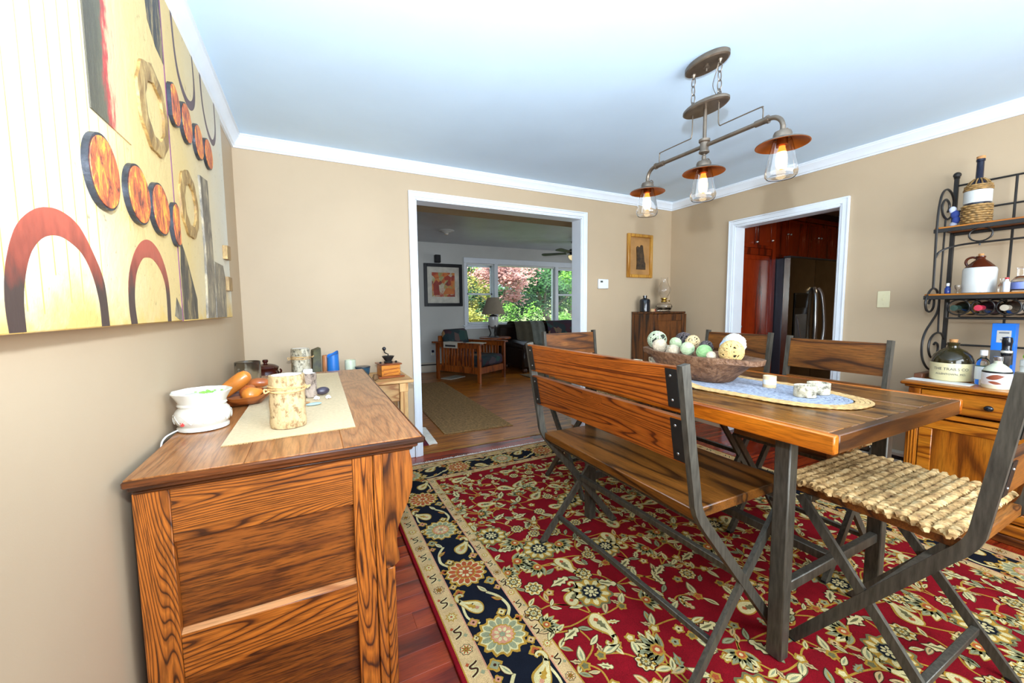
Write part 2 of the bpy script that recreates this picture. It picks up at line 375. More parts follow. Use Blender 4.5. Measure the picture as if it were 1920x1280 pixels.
# ---------------------------------------------------------------- room shell
XW, YB, H = 4.186, 3.326, 2.44
HL = 2.58           # living room ceiling
YW = 7.80           # living room window wall
def wall(name, boxes, mat):
    b = MB()
    for q in boxes: b.box(*q)
    return struct(name, b, mat, smooth=False)
wall('wall_left', [(-0.14, 0, -1.3, YB, 0, H)], M['wall'])
wall('wall_back', [(-0.14, 1.236, YB, YB+0.14, 0, HL+0.1), (2.907, 7.4, YB, YB+0.14, 0, HL+0.1), (1.236, 2.907, YB, YB+0.14, 2.157, HL+0.1)], M['wall'])
wall('wall_right', [(XW, XW+0.12, 2.54, YB, 0, H), (XW, XW+0.12, -1.3, 1.675, 0, H), (XW, XW+0.12, 1.675, 2.54, 2.038, H)], M['wall'])
wall('wall_front', [(-0.14, 0.8, -1.42, -1.3, 0, H), (3.4, 7.4, -1.42, -1.3, 0, H), (0.8, 3.4, -1.42, -1.3, 0, 0.9), (0.8, 3.4, -1.42, -1.3, 2.2, H)], M['wall'])
struct('ceiling', MB().box(-0.14, XW+0.12, -1.42, YB, H, H+0.1), M['ceil'], smooth=False)
struct('ceiling_kitchen', MB().box(XW+0.12, 7.4, -1.42, YB, H, H+0.1), M['lrceil'], smooth=False)
struct('wall_kitchen_side', MB().box(7.3, 7.42, -1.3, YB, 0, H), M['wall'], smooth=False)
# living room shell
struct('ceiling_living', MB().box(-0.9, 7.5, YB+0.14, YW+0.16, HL, HL+0.1), M['lrceil'], smooth=False)
WX = (3.33, 3.96, 4.04, 5.50, 5.58, 6.22)     # window openings in the living room wall
WZ0, WZ1 = 0.93, 2.21
wall('wall_living_window', [(-0.9, WX[0], YW, YW+0.15, 0, HL), (WX[5], 7.5, YW, YW+0.15, 0, HL), (WX[0], WX[5], YW, YW+0.15, 0, WZ0), (WX[0], WX[5], YW, YW+0.15, WZ1, HL)], M['lrwall'])
wall('wall_living_left', [(-1.02, -0.9, YB+0.14, YW+0.15, 0, HL)], M['lrwall'])
wall('wall_living_right', [(7.4, 7.52, YB+0.14, YW+0.15, 0, HL)], M['lrwall'])
wall('wall_living_near', [(-0.9, 1.15, YB+0.14, YB+0.15, 0, HL), (2.99, 7.4, YB+0.14, YB+0.15, 0, HL)], M['lrwall'])
struct('beam_living', MB().box(-0.9, 7.4, YB+0.15, YB+0.43, 2.165, HL), M['soffit'], smooth=False)

# floors: sub-floor slabs and single boards
fl = struct('floor', MB().box(-0.14, 7.42, -1.42, YB+0.02, -0.12, -0.014), M['black'], smooth=False)
rnd = random.Random(3); meshes = {}
def board_mesh(key, L, w, mat):
    k = (key, round(L, 3))
    if k not in meshes: meshes[k] = MB().box(0, L, 0.00012, w-0.00012, -0.014, 0, 0, 0.0004).mesh('floorboard', [mat], False)
    return meshes[k]
def boards(par, key, x0, x1, y0, y1, w, lens, mat):
    y = y0; n = 0
    while y < y1-1e-4:
        x = x0-rnd.choice((0, 0.3, 0.55, 0.8))
        while x < x1:
            L = rnd.choice(lens)
            o = bpy.data.objects.new('floorboard', board_mesh(key, L-0.0003, w, mat)); COL.objects.link(o); o.parent = par; o.location = (x, y, 0); n += 1
            x += L
        y += w
    return n
boards(fl, 'cherry', -0.1, 4.3, YB+0.012-46*0.098, YB+0.011, 0.0980, (1.4, 1.8, 1.6), M['cherry'])
fk = struct('floor_kitchen', MB().box(XW+0.13, 7.3, -1.3, YB, -0.01, -0.001), M['cherry'], smooth=False)
fv = struct('floor_living', MB().box(-0.9, 7.42, YB+0.02, YW+0.15, -0.12, -0.014), M['black'], smooth=False)
boards(fv, 'oak', 0.6, 6.4, YB+0.037, YW, 0.0640, (1.5, 2.0, 2.4), M['oakfloor'])
struct('trim_threshold', MB().box(1.236, 2.907, YB+0.012, YB+0.036, 0.0, 0.004, 0, 0.001), wood('threshold_oak', (150, 104, 50), (196, 150, 84), (206, 162, 96), 'x'))

# crown moulding: profile swept along the four ceiling edges
def crown(name, path, closed=False):
    prof = [(0, -0.082), (0.012, -0.082), (0.012, -0.072), (0.022, -0.066), (0.026, -0.054), (0.042, -0.030), (0.052, -0.020), (0.052, -0.010), (0.060, -0.010), (0.060, 0)]
    n = len(path); vs = []; fs = []; P = len(prof)
    for i, p in enumerate(path):
        p = Vector(p); d0 = (p-Vector(path[i-1])).normalized() if i else None; d1 = (Vector(path[i+1])-p).normalized() if i < n-1 else None
        n0 = Vector((d0.y, -d0.x)) if d0 else None; n1 = Vector((d1.y, -d1.x)) if d1 else None
        if n0 is None: off = n1
        elif n1 is None: off = n0
        else: off = (n0+n1)/(1+n0.dot(n1))
        for (a, z) in prof: vs.append((p.x+off.x*a, p.y+off.y*a, H-0.0005+z))
    for i in range(n-1):
        for k in range(P-1): fs.append((i*P+k, i*P+k+1, (i+1)*P+k+1, (i+1)*P+k))
    struct(name, MB().add(vs, fs), M['trim'], ang=30)
crown('trim_1', [(0.0005, -1.3), (0.0005, YB-0.0005), (XW-0.0005, YB-0.0005), (XW-0.0005, -1.3)])
def casing(name, axis, base, a0, a1, z1, w=0.062, sgn=-1):
    # flat casing with a raised outer bead around an opening a0..a1, head at z1
    t0, t1, t2 = 0.012, 0.019, 0.024
    b = MB()
    def put(u0, u1, z0, zz, d):
        if axis == 'y': b.box(u0, u1, base+sgn*0.0003, base+sgn*d, z0, zz, 0, 0.002)
        else: b.box(base+sgn*0.0003, base+sgn*d, u0, u1, z0, zz, 0, 0.002)
    for (u0, u1, d) in ((0, w*0.25, t0), (w*0.25, w*0.8, t1), (w*0.8, w, t2)):
        put(a0-u1, a0-u0, 0, z1+u1, d); put(a1+u0, a1+u1, 0, z1+u1, d); put(a0-u0, a1+u0, z1+u0, z1+u1, d)
    return b
b = casing('trim', 'y', YB, 1.236, 2.907, 2.157)
b.box(1.236, 1.242, YB-0.004, YB+0.15, 0, 2.157); b.box(2.901, 2.907, YB-0.004, YB+0.15, 0, 2.157); b.box(1.236, 2.907, YB-0.004, YB+0.15, 2.151, 2.157)
struct('trim_2', b, M['trim'])
b = casing('trim', 'x', XW, 1.675, 2.54, 2.038)
b.box(XW-0.004, XW+0.13, 1.675, 1.681, 0, 2.038); b.box(XW-0.004, XW+0.13, 2.534, 2.54, 0, 2.038); b.box(XW-0.004, XW+0.13, 1.675, 2.54, 2.032, 2.038)
struct('trim_3', b, M['trim'])
struct('baseboard_back', MB().box(0.0, 1.17, YB-0.014, YB-0.0005, 0, 0.09, 0, 0.003).box(2.975, XW, YB-0.014, YB-0.0005, 0, 0.09, 0, 0.003), M['trim'])
def heater(name, axis, base, a0, a1, sgn, h=0.2):
    r = MB(); d = 0.06
    def put(u0, u1, d0, d1, z0, z1, m=0, ch=0.003):
        if axis == 'x': r.box(base+sgn*d0, base+sgn*d1, u0, u1, z0, z1, m, ch)
        else: r.box(u0, u1, base+sgn*d0, base+sgn*d1, z0, z1, m, ch)
    put(a0, a1, 0.001, 0.012, 0.01, h); put(a0, a1, 0.012, d, h-0.028, h-0.004); put(a0, a1, 0.012, 0.05, h-0.05, h-0.03, 1, 0); put(a0, a1, d-0.008, d, 0.03, h-0.055)
    for u in (a0, a1-0.05): put(u, u+0.05, 0.001, d+0.002, 0.005, h)
    struct(name, r, [M['heater'], M['black']])
heater('baseboard_right', 'x', XW, 1.08, 1.60, -1, 0.21)
heater('baseboard_living', 'y', YW, 0.6, 6.8, -1, 0.20)
# unseen window behind the viewer, made up to go with the rear fill
b = MB()
for q in ((0.8, 0.86), (2.07, 2.13), (3.34, 3.4)): b.box(q[0], q[1], -1.40, -1.33, 0.9, 2.2, 0, 0.004)
for q in ((0.9, 0.96), (2.14, 2.2)): b.box(0.8, 3.4, -1.40, -1.33, q[0], q[1], 0, 0.004)
w4 = struct('window_4', b, M['trim']); struct('pane', MB().box(0.86, 3.34, -1.37, -1.365, 0.96, 2.14), M['pane'], w4, smooth=False)

# ---------------------------------------------------------------- living room windows
for k, (x0, x1) in enumerate(((WX[0], WX[1]), (WX[2], WX[3]), (WX[4], WX[5]))):
    fr = MB(); z0, z1 = WZ0, WZ1; hung = k != 1
    fr.box(x0, x0+0.028, YW+0.04, YW+0.12, z0, z1, 0, 0.003).box(x1-0.028, x1, YW+0.04, YW+0.12, z0, z1, 0, 0.003)
    fr.box(x0, x1, YW+0.04, YW+0.12, z0, z0+0.03, 0, 0.003).box(x0, x1, YW+0.04, YW+0.12, z1-0.03, z1, 0, 0.003)
    wn = struct('window_%d' % (k+1), fr, M['trim'])
    if hung:
        zm = 1.575
        for (a, bz, yy) in ((z0+0.03, zm+0.02, YW+0.06), (zm-0.02, z1-0.03, YW+0.09)):
            s = MB(); s.box(x0+0.028, x0+0.058, yy, yy+0.025, a, bz, 0, 0.002).box(x1-0.058, x1-0.028, yy, yy+0.025, a, bz, 0, 0.002)
            s.box(x0+0.028, x1-0.028, yy, yy+0.025, a, a+0.03, 0, 0.002).box(x0+0.028, x1-0.028, yy, yy+0.025, bz-0.035, bz, 0, 0.002)
            so = struct('sash', s, M['trim'], wn); struct('pane', MB().box(x0+0.058, x1-0.058, yy+0.010, yy+0.014, a+0.03, bz-0.035), M['pane'], so, smooth=False)
    else: struct('pane', MB().box(x0+0.028, x1-0.028, YW+0.07, YW+0.074, z0+0.03, z1-0.03), M['pane'], wn, smooth=False)
b = MB()   # inside casing, stool and apron round the three lights
for (x0, x1) in ((WX[0]-0.06, WX[0]), (WX[1], WX[2]), (WX[3], WX[4]), (WX[5], WX[5]+0.06)): b.box(x0, x1, YW-0.018, YW+0.15, WZ0, WZ1, 0, 0.003)
b.box(WX[0]-0.06, WX[5]+0.06, YW-0.02, YW-0.0005, WZ1, WZ1+0.11, 0, 0.003); b.box(WX[0]-0.09, WX[5]+0.09, YW-0.05, YW+0.05, WZ0-0.03, WZ0, 0, 0.004); b.box(WX[0]-0.06, WX[5]+0.06, YW-0.018, YW-0.0005, WZ0-0.085, WZ0-0.03, 0, 0.003)
struct('trim_4', b, M['trim'])
nm = ('left window by the framed picture', 'wide centre window above the sofa', 'right window beside the ceiling fan')
for k, (x0, x1) in enumerate(((WX[0], WX[1]), (WX[2], WX[3]), (WX[4], WX[5]))):
    t = thing('window_blind', 'white venetian blind with open slats in the '+nm[k], 'blind', ((x0+x1)/2, YW+0.022, WZ1-0.03), 0, 'blinds in the living room windows')
    w = (x1-x0)/2-0.012
    obj('headrail', MB().box(-w, w, -0.014, 0.014, 0.0, 0.028, 0, 0.002), M['white'], t)
    s = MB(); nz = 29
    for i in range(nz):
        z = -0.02-i*0.040; a = 0.06
        s.add([(-w, -0.011, z-0.0012-a*0.011), (w, -0.011, z-0.0012-a*0.011), (w, 0.011, z+a*0.011), (-w, 0.011, z+a*0.011)], [(0, 1, 2, 3)])
    obj('slats', s, C('blind_slat', (196, 200, 200), 0.5), t, kind='stuff')
    obj('bottom_rail', MB().box(-w, w, -0.012, 0.012, -1.21, -1.195, 0, 0.002), M['white'], t)
    for sx in (-0.7, 0.7): obj('ladder_cord', MB().tube([(w*sx, 0, 0), (w*sx, 0, -1.2)], 0.0012, 4), M['white'], t)

# ---------------------------------------------------------------- dining table
TZ = 0.885
TX0, TX1, TY0, TY1 = 1.738, 2.695, 0.566, 2.02
tb = thing('dining_table', 'tall rustic dining table with thick stained plank top on dark metal legs', 'table', ((TX0+TX1)/2, (TY0+TY1)/2, 0.014))
ed = 0.028; xs = [TX0+ed, 1.905, 2.065, 2.235, 2.39, 2.545, TX1-ed]
for i in range(6):
    obj('plank', MB().box(xs[i]+0.0008, xs[i+1]-0.0008, TY0+ed, TY1-ed, TZ-0.045, TZ-(0.0012 if i % 2 else 0), 0, 0.0022), M['tabletop'], tb, True)
obj('edge_board', MB().box(TX0, TX0+ed-0.0006, TY0, TY1, TZ-0.057, TZ, 0, 0.004), M['tableedge'], tb, True)
obj('edge_board', MB().box(TX1-ed+0.0006, TX1, TY0, TY1, TZ-0.057, TZ, 0, 0.004), M['tableedge'], tb, True)
obj('edge_board', MB().box(TX0+ed, TX1-ed, TY0, TY0+ed-0.0006, TZ-0.057, TZ-0.0004, 0, 0.003), M['tableedgex'], tb, True, label='darker end board')
obj('edge_board', MB().box(TX0+ed, TX1-ed, TY1-ed+0.0006, TY1, TZ-0.057, TZ-0.0004, 0, 0.003), M['tableedgex'], tb, True, label='darker end board')
for yc in (0.755, 1.818):
    for xc in (1.860, 2.565):
        obj('leg', MB().box(xc-0.024, xc+0.024, yc-0.026, yc+0.026, 0.014, TZ-0.046, 0, 0.004), M['tube'], tb, True)
    obj('crossbar', MB().box(1.884, 2.541, yc-0.014, yc+0.014, 0.245, 0.285, 0, 0.003), M['tube'], tb, True)
    obj('top_rail', MB().box(1.884, 2.541, yc-0.02, yc+0.02, TZ-0.085, TZ-0.046, 0, 0.003), M['tube'], tb, True)
obj('stretcher', MB().box(2.195, 2.235, 0.769, 1.804, 0.247, 0.283, 0, 0.003), M['tube'], tb, True)

# ---------------------------------------------------------------- bench and chairs
def xframe(w, ff, fb, bend, top, bz=0.60, tz=1.07):
    # returns parts of one X-framed seat: w outer width, front foot y=ff, back foot y=fb
    P = []
    th, tw = 0.020, 0.034
    up = [(-top, tz), (-bend-0.008, bz+0.08)] + [(-bend-0.004+0.002*k, bz+0.06-0.022*k) for k in range(1, 3)]
    q0 = Vector((-bend, bz)); dn = Vector((ff, 0.003)); d = (dn-Vector((-bend+0.01, bz-0.03))).normalized()
    path = [(-top, tz), (-top*0.45-bend*0.55, bz+0.22), (-bend-0.004, bz+0.06), (-bend+0.000, bz+0.028), (-bend+0.010, bz+0.0), (-bend+0.026, bz-0.028), (-bend+0.05, bz-0.06), (ff-0.012, 0.014), (ff, 0.0)]
    back = [(ff-0.010, bz-0.042), (-fb, 0.0)]
    for s in (-1, 1):
        x0 = s*w/2; x1 = s*(w/2-th)
        P.append(('bent_leg', MB().ribbon(path, tw, min(x0, x1), max(x0, x1)), 'tube'))
        a = s*(w/2-0.002); b2 = s*(w/2-th+0.002)
        P.append(('leg', MB().ribbon(back, tw*0.92, min(a, b2), max(a, b2)), 'tube'))
    return P
def make_seat(name, label, cat, w, ff, fb, bend, top, planks, seatmat, plankmat, loc, rz, group=None, bz=0.60):
    t = thing(name, label, cat, loc, rz, group)
    for n, mb, m in xframe(w, ff, fb, bend, top, bz): obj(n, mb, M[m], t, ang=25)
    obj('seat', MB().box(-w/2+0.021, w/2-0.021, -bend+0.012, ff+0.016, bz-0.036, bz, 0, 0.003), M[seatmat], t)
    for yy in (-bend+0.05, ff-0.03): obj('seat_rail', MB().box(-w/2+0.021, w/2-0.021, yy-0.011, yy+0.011, bz-0.062, bz-0.0365, 0, 0.002), M['tube'], t)
    obj('mid_rail', MB().box(-w/2+0.02, w/2-0.02, -0.012, 0.012, 0.30, 0.325, 0, 0.002), M['tube'], t)
    k = 0.12/(bz-0.042); yl = -fb+k*(ff-0.01+fb)
    obj('low_rail', MB().box(-w/2+0.02, w/2-0.02, yl-0.011, yl+0.011, 0.108, 0.130, 0, 0.002), M['tube'], t)
    sl = (bend-top)/(1.07-bz-0.06)
    def yb(z): return -bend-0.004+sl*(z-bz-0.06)
    for (z0, z1) in planks:
        c0, c1 = yb(z0), yb(z1); th = 0.026
        poly = [(c0-0.013, z0), (c0+th-0.013, z0), (c1+th-0.013, z1), (c1-0.013, z1)]
        b = bmesh.new()
        mb = MB().prism(poly, 'x', -w/2+0.0215, w/2-0.0215)
        obj('back_plank', mb, M[plankmat], t, smooth=False)
        for s in (-1, 1):
            pl = MB(); xa, xb = s*(w/2-0.0205), s*(w/2-0.062); m = 0.006
            e = 0.0015
            poly2 = [(yb(z0+m)-0.0135-0.004, z0+m), (yb(z0+m)-0.0135, z0+m), (yb(z1-m)-0.0135, z1-m), (yb(z1-m)-0.0135-0.004, z1-m)]
            pl.prism(poly2, 'x', min(xa, xb), max(xa, xb))
            po = obj('bracket', pl, M['plate'], t, smooth=False)
            for zz in (z0+0.028, z1-0.028):
                obj('bolt', MB().ball((s*(w/2-0.044), yb(zz)-0.0175, zz), 0.0048, 8, 5, 0, (1, 0.6, 1)), M['bolt'], po)
    for s in (-1, 1):
        x = s*(w/2-0.01)
        for (ya, yb2) in ((ff-0.022, ff+0.014), (-fb-0.014, -fb+0.022)): obj('foot_pad', MB().box(x-0.011, x+0.011, ya, yb2, -0.0005, 0.006, 0, 0.001), M['plate'], t)
    return t
RUGZ = 0.0145
make_seat('dining_bench', 'long wooden bench with two-plank back and crossed metal legs beside the table', 'bench', 0.945, 0.245, 0.245, 0.247, 0.318, ((0.757, 0.905), (0.93, 1.062)), 'benchseat', 'benchplank', (1.72, 1.267, RUGZ), -pi/2)
CH = dict(w=0.475, ff=0.222, fb=0.222, bend=0.214, top=0.268)
ch0 = make_seat('dining_chair', 'metal-framed plank chair at the near end of the table, cut by the photo edge', 'chair', CH['w'], CH['ff'], CH['fb'], CH['bend'], CH['top'], ((0.735, 0.845), (0.895, 1.055)), 'chairplank', 'chairplank', (2.215, 0.556, RUGZ), 0.0, 'plank-backed metal dining chairs')
chairs = [((2.215, 0.556, RUGZ), 0.0),
          ((2.665, 1.105, RUGZ), pi/2), ((2.84, 1.770, RUGZ), pi/2), ((2.18, 2.225, RUGZ), pi)]
clabels = ['', 'plank-backed chair tucked under the table, standing before the refrigerator and kitchen doorway', 'plank-backed chair behind the dough bowl, in front of the red pantry', 'plank-backed chair at the far head of the table, before the living room']
for (loc, rz), lb in list(zip(chairs, clabels))[1:]: dup(ch0, loc, rz, lb)
# woven seat cushions, one on each chair
def rope_cushion():
    mb = MB(); rows = 17; w = 0.53; d0, d1 = -0.185, 0.255
    rr = random.Random(5)
    for j in range(rows):
        y = d0+(d1-d0)*(j+0.5)/rows; L = w*(1+rr.uniform(-0.03, 0.03)); n = 84; ph = rr.uniform(0, 6); wl = rr.uniform(0.036, 0.042); ry = rr.uniform(-0.002, 0.002)
        for s in (0, pi):
            path = []
            for i in range(n+1):
                x = -L/2+L*i/n; a = ph+s+2*pi*x/wl+0.3*sin(x*40+j)
                path.append((x, y+ry+0.0080*cos(a)+rr.uniform(-0.0014, 0.0014), 0.0165+0.0062*sin(a)+rr.uniform(-0.001, 0.001)+0.0022*sin(j*2.1)))
            mb.tube(path, [0.0080*rr.uniform(0.85, 1.15) for _ in path], 5)
    mb.box(-w/2+0.012, w/2-0.012, d0+0.006, d1-0.006, 0.004, 0.016)
    return mb
cu = single('seat_cushion', rope_cushion(), M['rope'], 'woven seagrass pad on the near end chair, ragged rope edge showing', 'cushion', (2.215, 0.556, RUGZ+0.60), 'woven seagrass seat pads')
for ((loc, rz), lb) in zip(chairs[1:], ('woven seagrass pad on the chair before the refrigerator', 'woven seagrass pad on the chair behind the dough bowl', 'woven seagrass pad on the chair at the far head of the table')):
    dup(cu, (loc[0], loc[1], RUGZ+0.60), rz, lb)

# ---------------------------------------------------------------- on the table
def runner_sheet():
    t = thing('table_runner', 'oval braided runner, grey centre with a tan rope border, on the dining table', 'table runner', (2.205, 1.27, TZ+0.0012))
    def stad(a, hw, hl, z):   # superellipse outline
        e = 0.74; c, s2 = cos(a), sin(a)
        return (hw*math.copysign(abs(c)**e, c), hl*math.copysign(abs(s2)**e, s2), z)
    N = 240
    for (name, m, r0, r1) in (('grey_centre', 'greybraid', 0.0, 0.178), ('rope_border', 'jute', 0.178, 0.236)):
        mb = MB(); k = 0; bw = 0.0135; r = r1-bw/2
        while r > max(r0, 0.008):
            hl = r+0.362
            path = []
            for i in range(N):
                a = 2*pi*i/N; p = stad(a, r, hl, 0.0036)
                path.append((p[0]+0.004*sin(3*p[1]*6), p[1], 0.0034+0.0007*sin(i*2.1+k)+(0.010*max(0, 1-((p[1]-0.03)/0.09)**2) if p[0] < -r1+0.075 and r0 > 0.1 else 0)))
            mb.tube(path, 0.0034, 6, 0, True, bw*0.54); r -= bw; k += 1
        if r0 == 0: mb.box(-0.012, 0.012, -0.36, 0.36, 0.001, 0.005)
        obj(name, mb, M[m], t)
    return t
runner_sheet()
RZ = TZ+0.0092
def dough_bowl():
    # long carved trough with a handle lug at each end
    mb = MB(); n = 72
    def ring(hl, hw, z, lug=0.0, jig=0.0):
        out = []
        for i in range(n):
            a = 2*pi*i/n; c, s = cos(a), sin(a)
            y = hl*math.copysign(abs(c)**0.8, c); x = hw*math.copysign(abs(s)**0.85, s)
            y += math.copysign(lug*max(0, (abs(c)-0.80)/0.20), c)
            out.append((x, y, z+jig*sin(7*a)*0.3+0.006*c))
        return out
    R = [ring(0.155, 0.075, 0.0), ring(0.185, 0.10, 0.012), ring(0.225, 0.128, 0.055), ring(0.252, 0.142, 0.092, 0.02, 0.004), ring(0.268, 0.15, 0.105, 0.066, 0.004), ring(0.268, 0.151, 0.128, 0.072, 0.004), ring(0.258, 0.142, 0.131, 0.058, 0.004), ring(0.240, 0.128, 0.112), ring(0.20, 0.105, 0.065), ring(0.15, 0.075, 0.03)]
    vs = [p for r in R for p in r]; fs = []
    for i in range(len(R)-1):
        for k in range(n): fs.append((i*n+k, i*n+(k+1) % n, (i+1)*n+(k+1) % n, (i+1)*n+k))
    fs.append(tuple(range(n-1, -1, -1))); fs.append(tuple((len(R)-1)*n+k for k in range(n)))
    return mb.add(vs, fs)
BC = Vector((2.185, 1.375, RZ))
single('dough_bowl', dough_bowl(), M['doughwood'], 'long carved wooden dough bowl full of decorative balls on the grey runner', 'bowl', BC)
def strand_ball(r, ns, tr, seed, solid=0.0, n=26):
    rr = random.Random(seed); mb = MB()
    if solid: mb.ball((0, 0, 0), r*solid, 20, 12, 1)
    for i in range(ns):
        ax = Vector((rr.gauss(0, 1), rr.gauss(0, 1), rr.gauss(0, 1))).normalized(); u = ax.orthogonal().normalized(); v = ax.cross(u); off = rr.uniform(-0.55, 0.55)*r; q = sqrt(r*r-off*off)*(1-rr.uniform(0, 0.05))
        mb.tube([ax*off+(u*cos(2*pi*k/n)+v*sin(2*pi*k/n))*q for k in range(n)], tr, 5, 0, True)
    return mb
balls = [ # y, z offset above the table, x shift, radius, kind, label
 (1.655, 0.183, 0.02, 0.053, 'woven_sage', 'large pale sage woven ball at the far end of the dough bowl'),
 (1.575, 0.160, -0.045, 0.040, 'cream', 'cream wrapped ball next to the sage woven ball'),
 (1.500, 0.190, 0.055, 0.045, 'woven_dark', 'dark brown woven ball peeping out behind the pale balls'),
 (1.490, 0.180, -0.02, 0.031, 'mint', 'small mint green ball against the dark woven ball'),
 (1.425, 0.188, 0.03, 0.036, 'woven_tan', 'tan woven ball, middle of the row at the back of the bowl'),
 (1.455, 0.146, -0.075, 0.030, 'cream', 'small cream ball low against the bowl rim, between two mint balls'),
 (1.378, 0.160, -0.065, 0.035, 'mint', 'pale mint green ball in the middle of the bowl front'),
 (1.335, 0.168, 0.02, 0.033, 'woven_dark', 'small dark open-weave ball between the two front green balls and the blue ball'),
 (1.285, 0.151, -0.06, 0.037, 'green', 'grass green mottled ball at the front of the bowl'),
 (1.230, 0.178, 0.03, 0.033, 'blue', 'pale blue ball tucked behind the big straw ball'),
 (1.232, 0.186, 0.085, 0.056, 'white', 'white ball behind the big straw woven ball'),
 (1.158, 0.164, -0.042, 0.053, 'woven_straw', 'large straw woven ball at the near end of the dough bowl'),
 (1.232, 0.140, -0.080, 0.022, 'cream', 'tiny cream ball low at the rim beside the big straw ball'),
 (1.60, 0.125, 0.05, 0.032, 'cream', 'cream ball mostly sunk in the far end of the bowl')]
bcol = {'woven_sage': (180, 188, 156), 'woven_dark': (84, 74, 74), 'woven_tan': (204, 176, 130), 'woven_straw': (206, 174, 112), 'cream': (208, 190, 162), 'mint': (178, 190, 150), 'green': (146, 182, 122), 'blue': (172, 188, 214), 'white': (206, 202, 190)}
for i, (y, z, dx, r, k, lb) in enumerate(balls):
    wv = k.startswith('woven')
    m = C('ball_'+k, bcol[k], 0.8, var=0.12, scale=30); m2 = C('ball_inside_'+k, tuple(c*(0.34 if wv else 0.97) for c in bcol[k]), 0.9)
    dense = {'woven_sage': 24, 'woven_tan': 26, 'woven_straw': 46, 'woven_dark': 20}.get(k, 18)
    mb = strand_ball(r*0.97, dense, r*(0.06 if wv else 0.03), 71+i, 0.80 if wv else 0.965)
    single('decorative_ball', mb, [m, m2], lb, 'ball', (BC.x+dx, y, TZ+z), 'decorative balls in the dough bowl')
def votive(loc, r, h, label, style):
    t = thing('candle_holder', label, 'candle holder', loc, 0, 'birch candle holders on the dining table')
    m = M['birchpale'] if style == 'birch' else C('tan_candle_glass', (226, 200, 156), 0.4)
    wob = (lambda a, z: 0.03*sin(3*a)+0.02*sin(7*a+z*60)) if style == 'birch' else None
    obj('cup', MB().lathe([(r*0.96, 0), (r, h*0.06), (r, h), (r*0.86, h), (r*0.84, h*0.6), (0.0001, h*0.6)], 28, 0, wob=wob), m, t)
    if style != 'birch': obj('band', MB().lathe([(r*1.005, h*0.3), (r*1.012, h*0.32), (r*1.012, h*0.66), (r*1.005, h*0.68)], 28), M['white'], t)
    obj('wax', MB().lathe([(r*0.83, h*0.55), (r*0.83, h*0.72), (r*0.3, h*0.71), (0.0001, h*0.70)], 20), M['candle'], t)
    obj('wick', MB().tube([(0, 0, h*0.7), (0.001, 0, h*0.86)], 0.0012, 5), M['ink'], t)
votive((2.241, 1.040, RZ), 0.026, 0.053, 'straight tan votive cup with a white band, nearest the dough bowl', 'glass')
votive((2.183, 0.868, RZ), 0.038, 0.045, 'low grey birch candle holder at the near end of the runner', 'birch')
votive((2.290, 0.872, RZ), 0.040, 0.045, 'low cream birch candle holder touching the grey one on the runner', 'birch')
votive((2.300, 1.76, RZ), 0.034, 0.056, 'birch candle holder behind the far end of the dough bowl', 'birch')
votive((2.318, 1.925, TZ+0.0005), 0.036, 0.030, 'pale low candle holder at the far edge of the table', 'birch')

# ---------------------------------------------------------------- oak sideboard against the left wall
DZ = 0.87
sb = thing('sideboard', 'antique golden oak sideboard with panelled end and scrolled corner bracket by the left wall', 'sideboard', (0.38, 1.97, 0.0))
def sp(name, mb, mat, **kw): return obj(name, mb, mat, sb, True, **kw)
sx0, sx1, sy0, sy1 = 0.033, 0.600, 1.212, 2.722
# top: three boards side by side with a moulded rim
tp = MB(); prof = [(0.0, DZ), (0.006, DZ-0.002), (0.008, DZ-0.007), (0.004, DZ-0.013), (0.007, DZ-0.019)]
xs = (0.030, 0.262, 0.495, 0.716)
for i in range(3): sp('top_board', MB().box(xs[i]+0.0004, xs[i+1]-0.0004, 1.182, 2.754, DZ-0.020, DZ, 0, 0.0012), M['oaktop'])
rim = MB()
for (a, b2, z0, z1, ch) in ((0.0, 0.008, DZ-0.020, DZ-0.002, 0.004),):
    rim.box(0.028, 0.725, 1.173, 1.1818, z0, z1, 0, ch).box(0.7165, 0.7255, 1.1735, 2.763, z0, z1, 0, ch).box(0.028, 0.725, 2.7545, 2.763, z0, z1, 0, ch)
sp('top_edge', rim, M['oakdark'])
md = MB().box(0.032, 0.706, 1.190, 2.745, DZ-0.034, DZ-0.0205, 0, 0.003).box(0.036, 0.694, 1.200, 2.735, DZ-0.046, DZ-0.0345, 0, 0.005)
sp('moulding', md, M['oakdark'])
zt = DZ-0.0465
# near end: frame and panels
sp('stile', MB().box(sx0, 0.103, sy0, sy0+0.028, 0.03, zt, 0, 0.0015), M['oakz'])
sp('stile', MB().box(0.518, 0.5745, sy0, sy0+0.028, 0.03, zt, 0, 0.0015), M['oakz'])
sp('corner_post', MB().box(0.5755, 0.602, sy0-0.006, sy0+0.045, 0.0, zt, 0, 0.002), M['oakz'])
sp('rail', MB().box(0.1035, 0.5175, sy0, sy0+0.026, 0.685, zt, 0, 0.0015), M['oakx'])
sp('rail', MB().box(0.1035, 0.5175, sy0, sy0+0.026, 0.320, 0.440, 0, 0.0015), M['oakx'])
sp('rail', MB().box(0.1035, 0.5175, sy0, sy0+0.026, 0.03, 0.10, 0, 0.0015), M['oakx'])
sp('panel_ledge', MB().prism([(sy0+0.002, 0.4402), (sy0+0.0215, 0.4402), (sy0+0.0215, 0.4465), (sy0+0.004, 0.4412)], 'x', 0.1035, 0.5175), wood('worn_ledge_oak', (170, 112, 84), (206, 150, 122), (220, 166, 140), 'x', 1.0, 8, 0.3, 0.4), smooth=False)  # flash highlight along the ledge put into a paler oak colour
sp('end_panel', MB().box(0.1035, 0.5175, sy0+0.022, sy0+0.0275, 0.4405, 0.6845), M['oakpanel'])
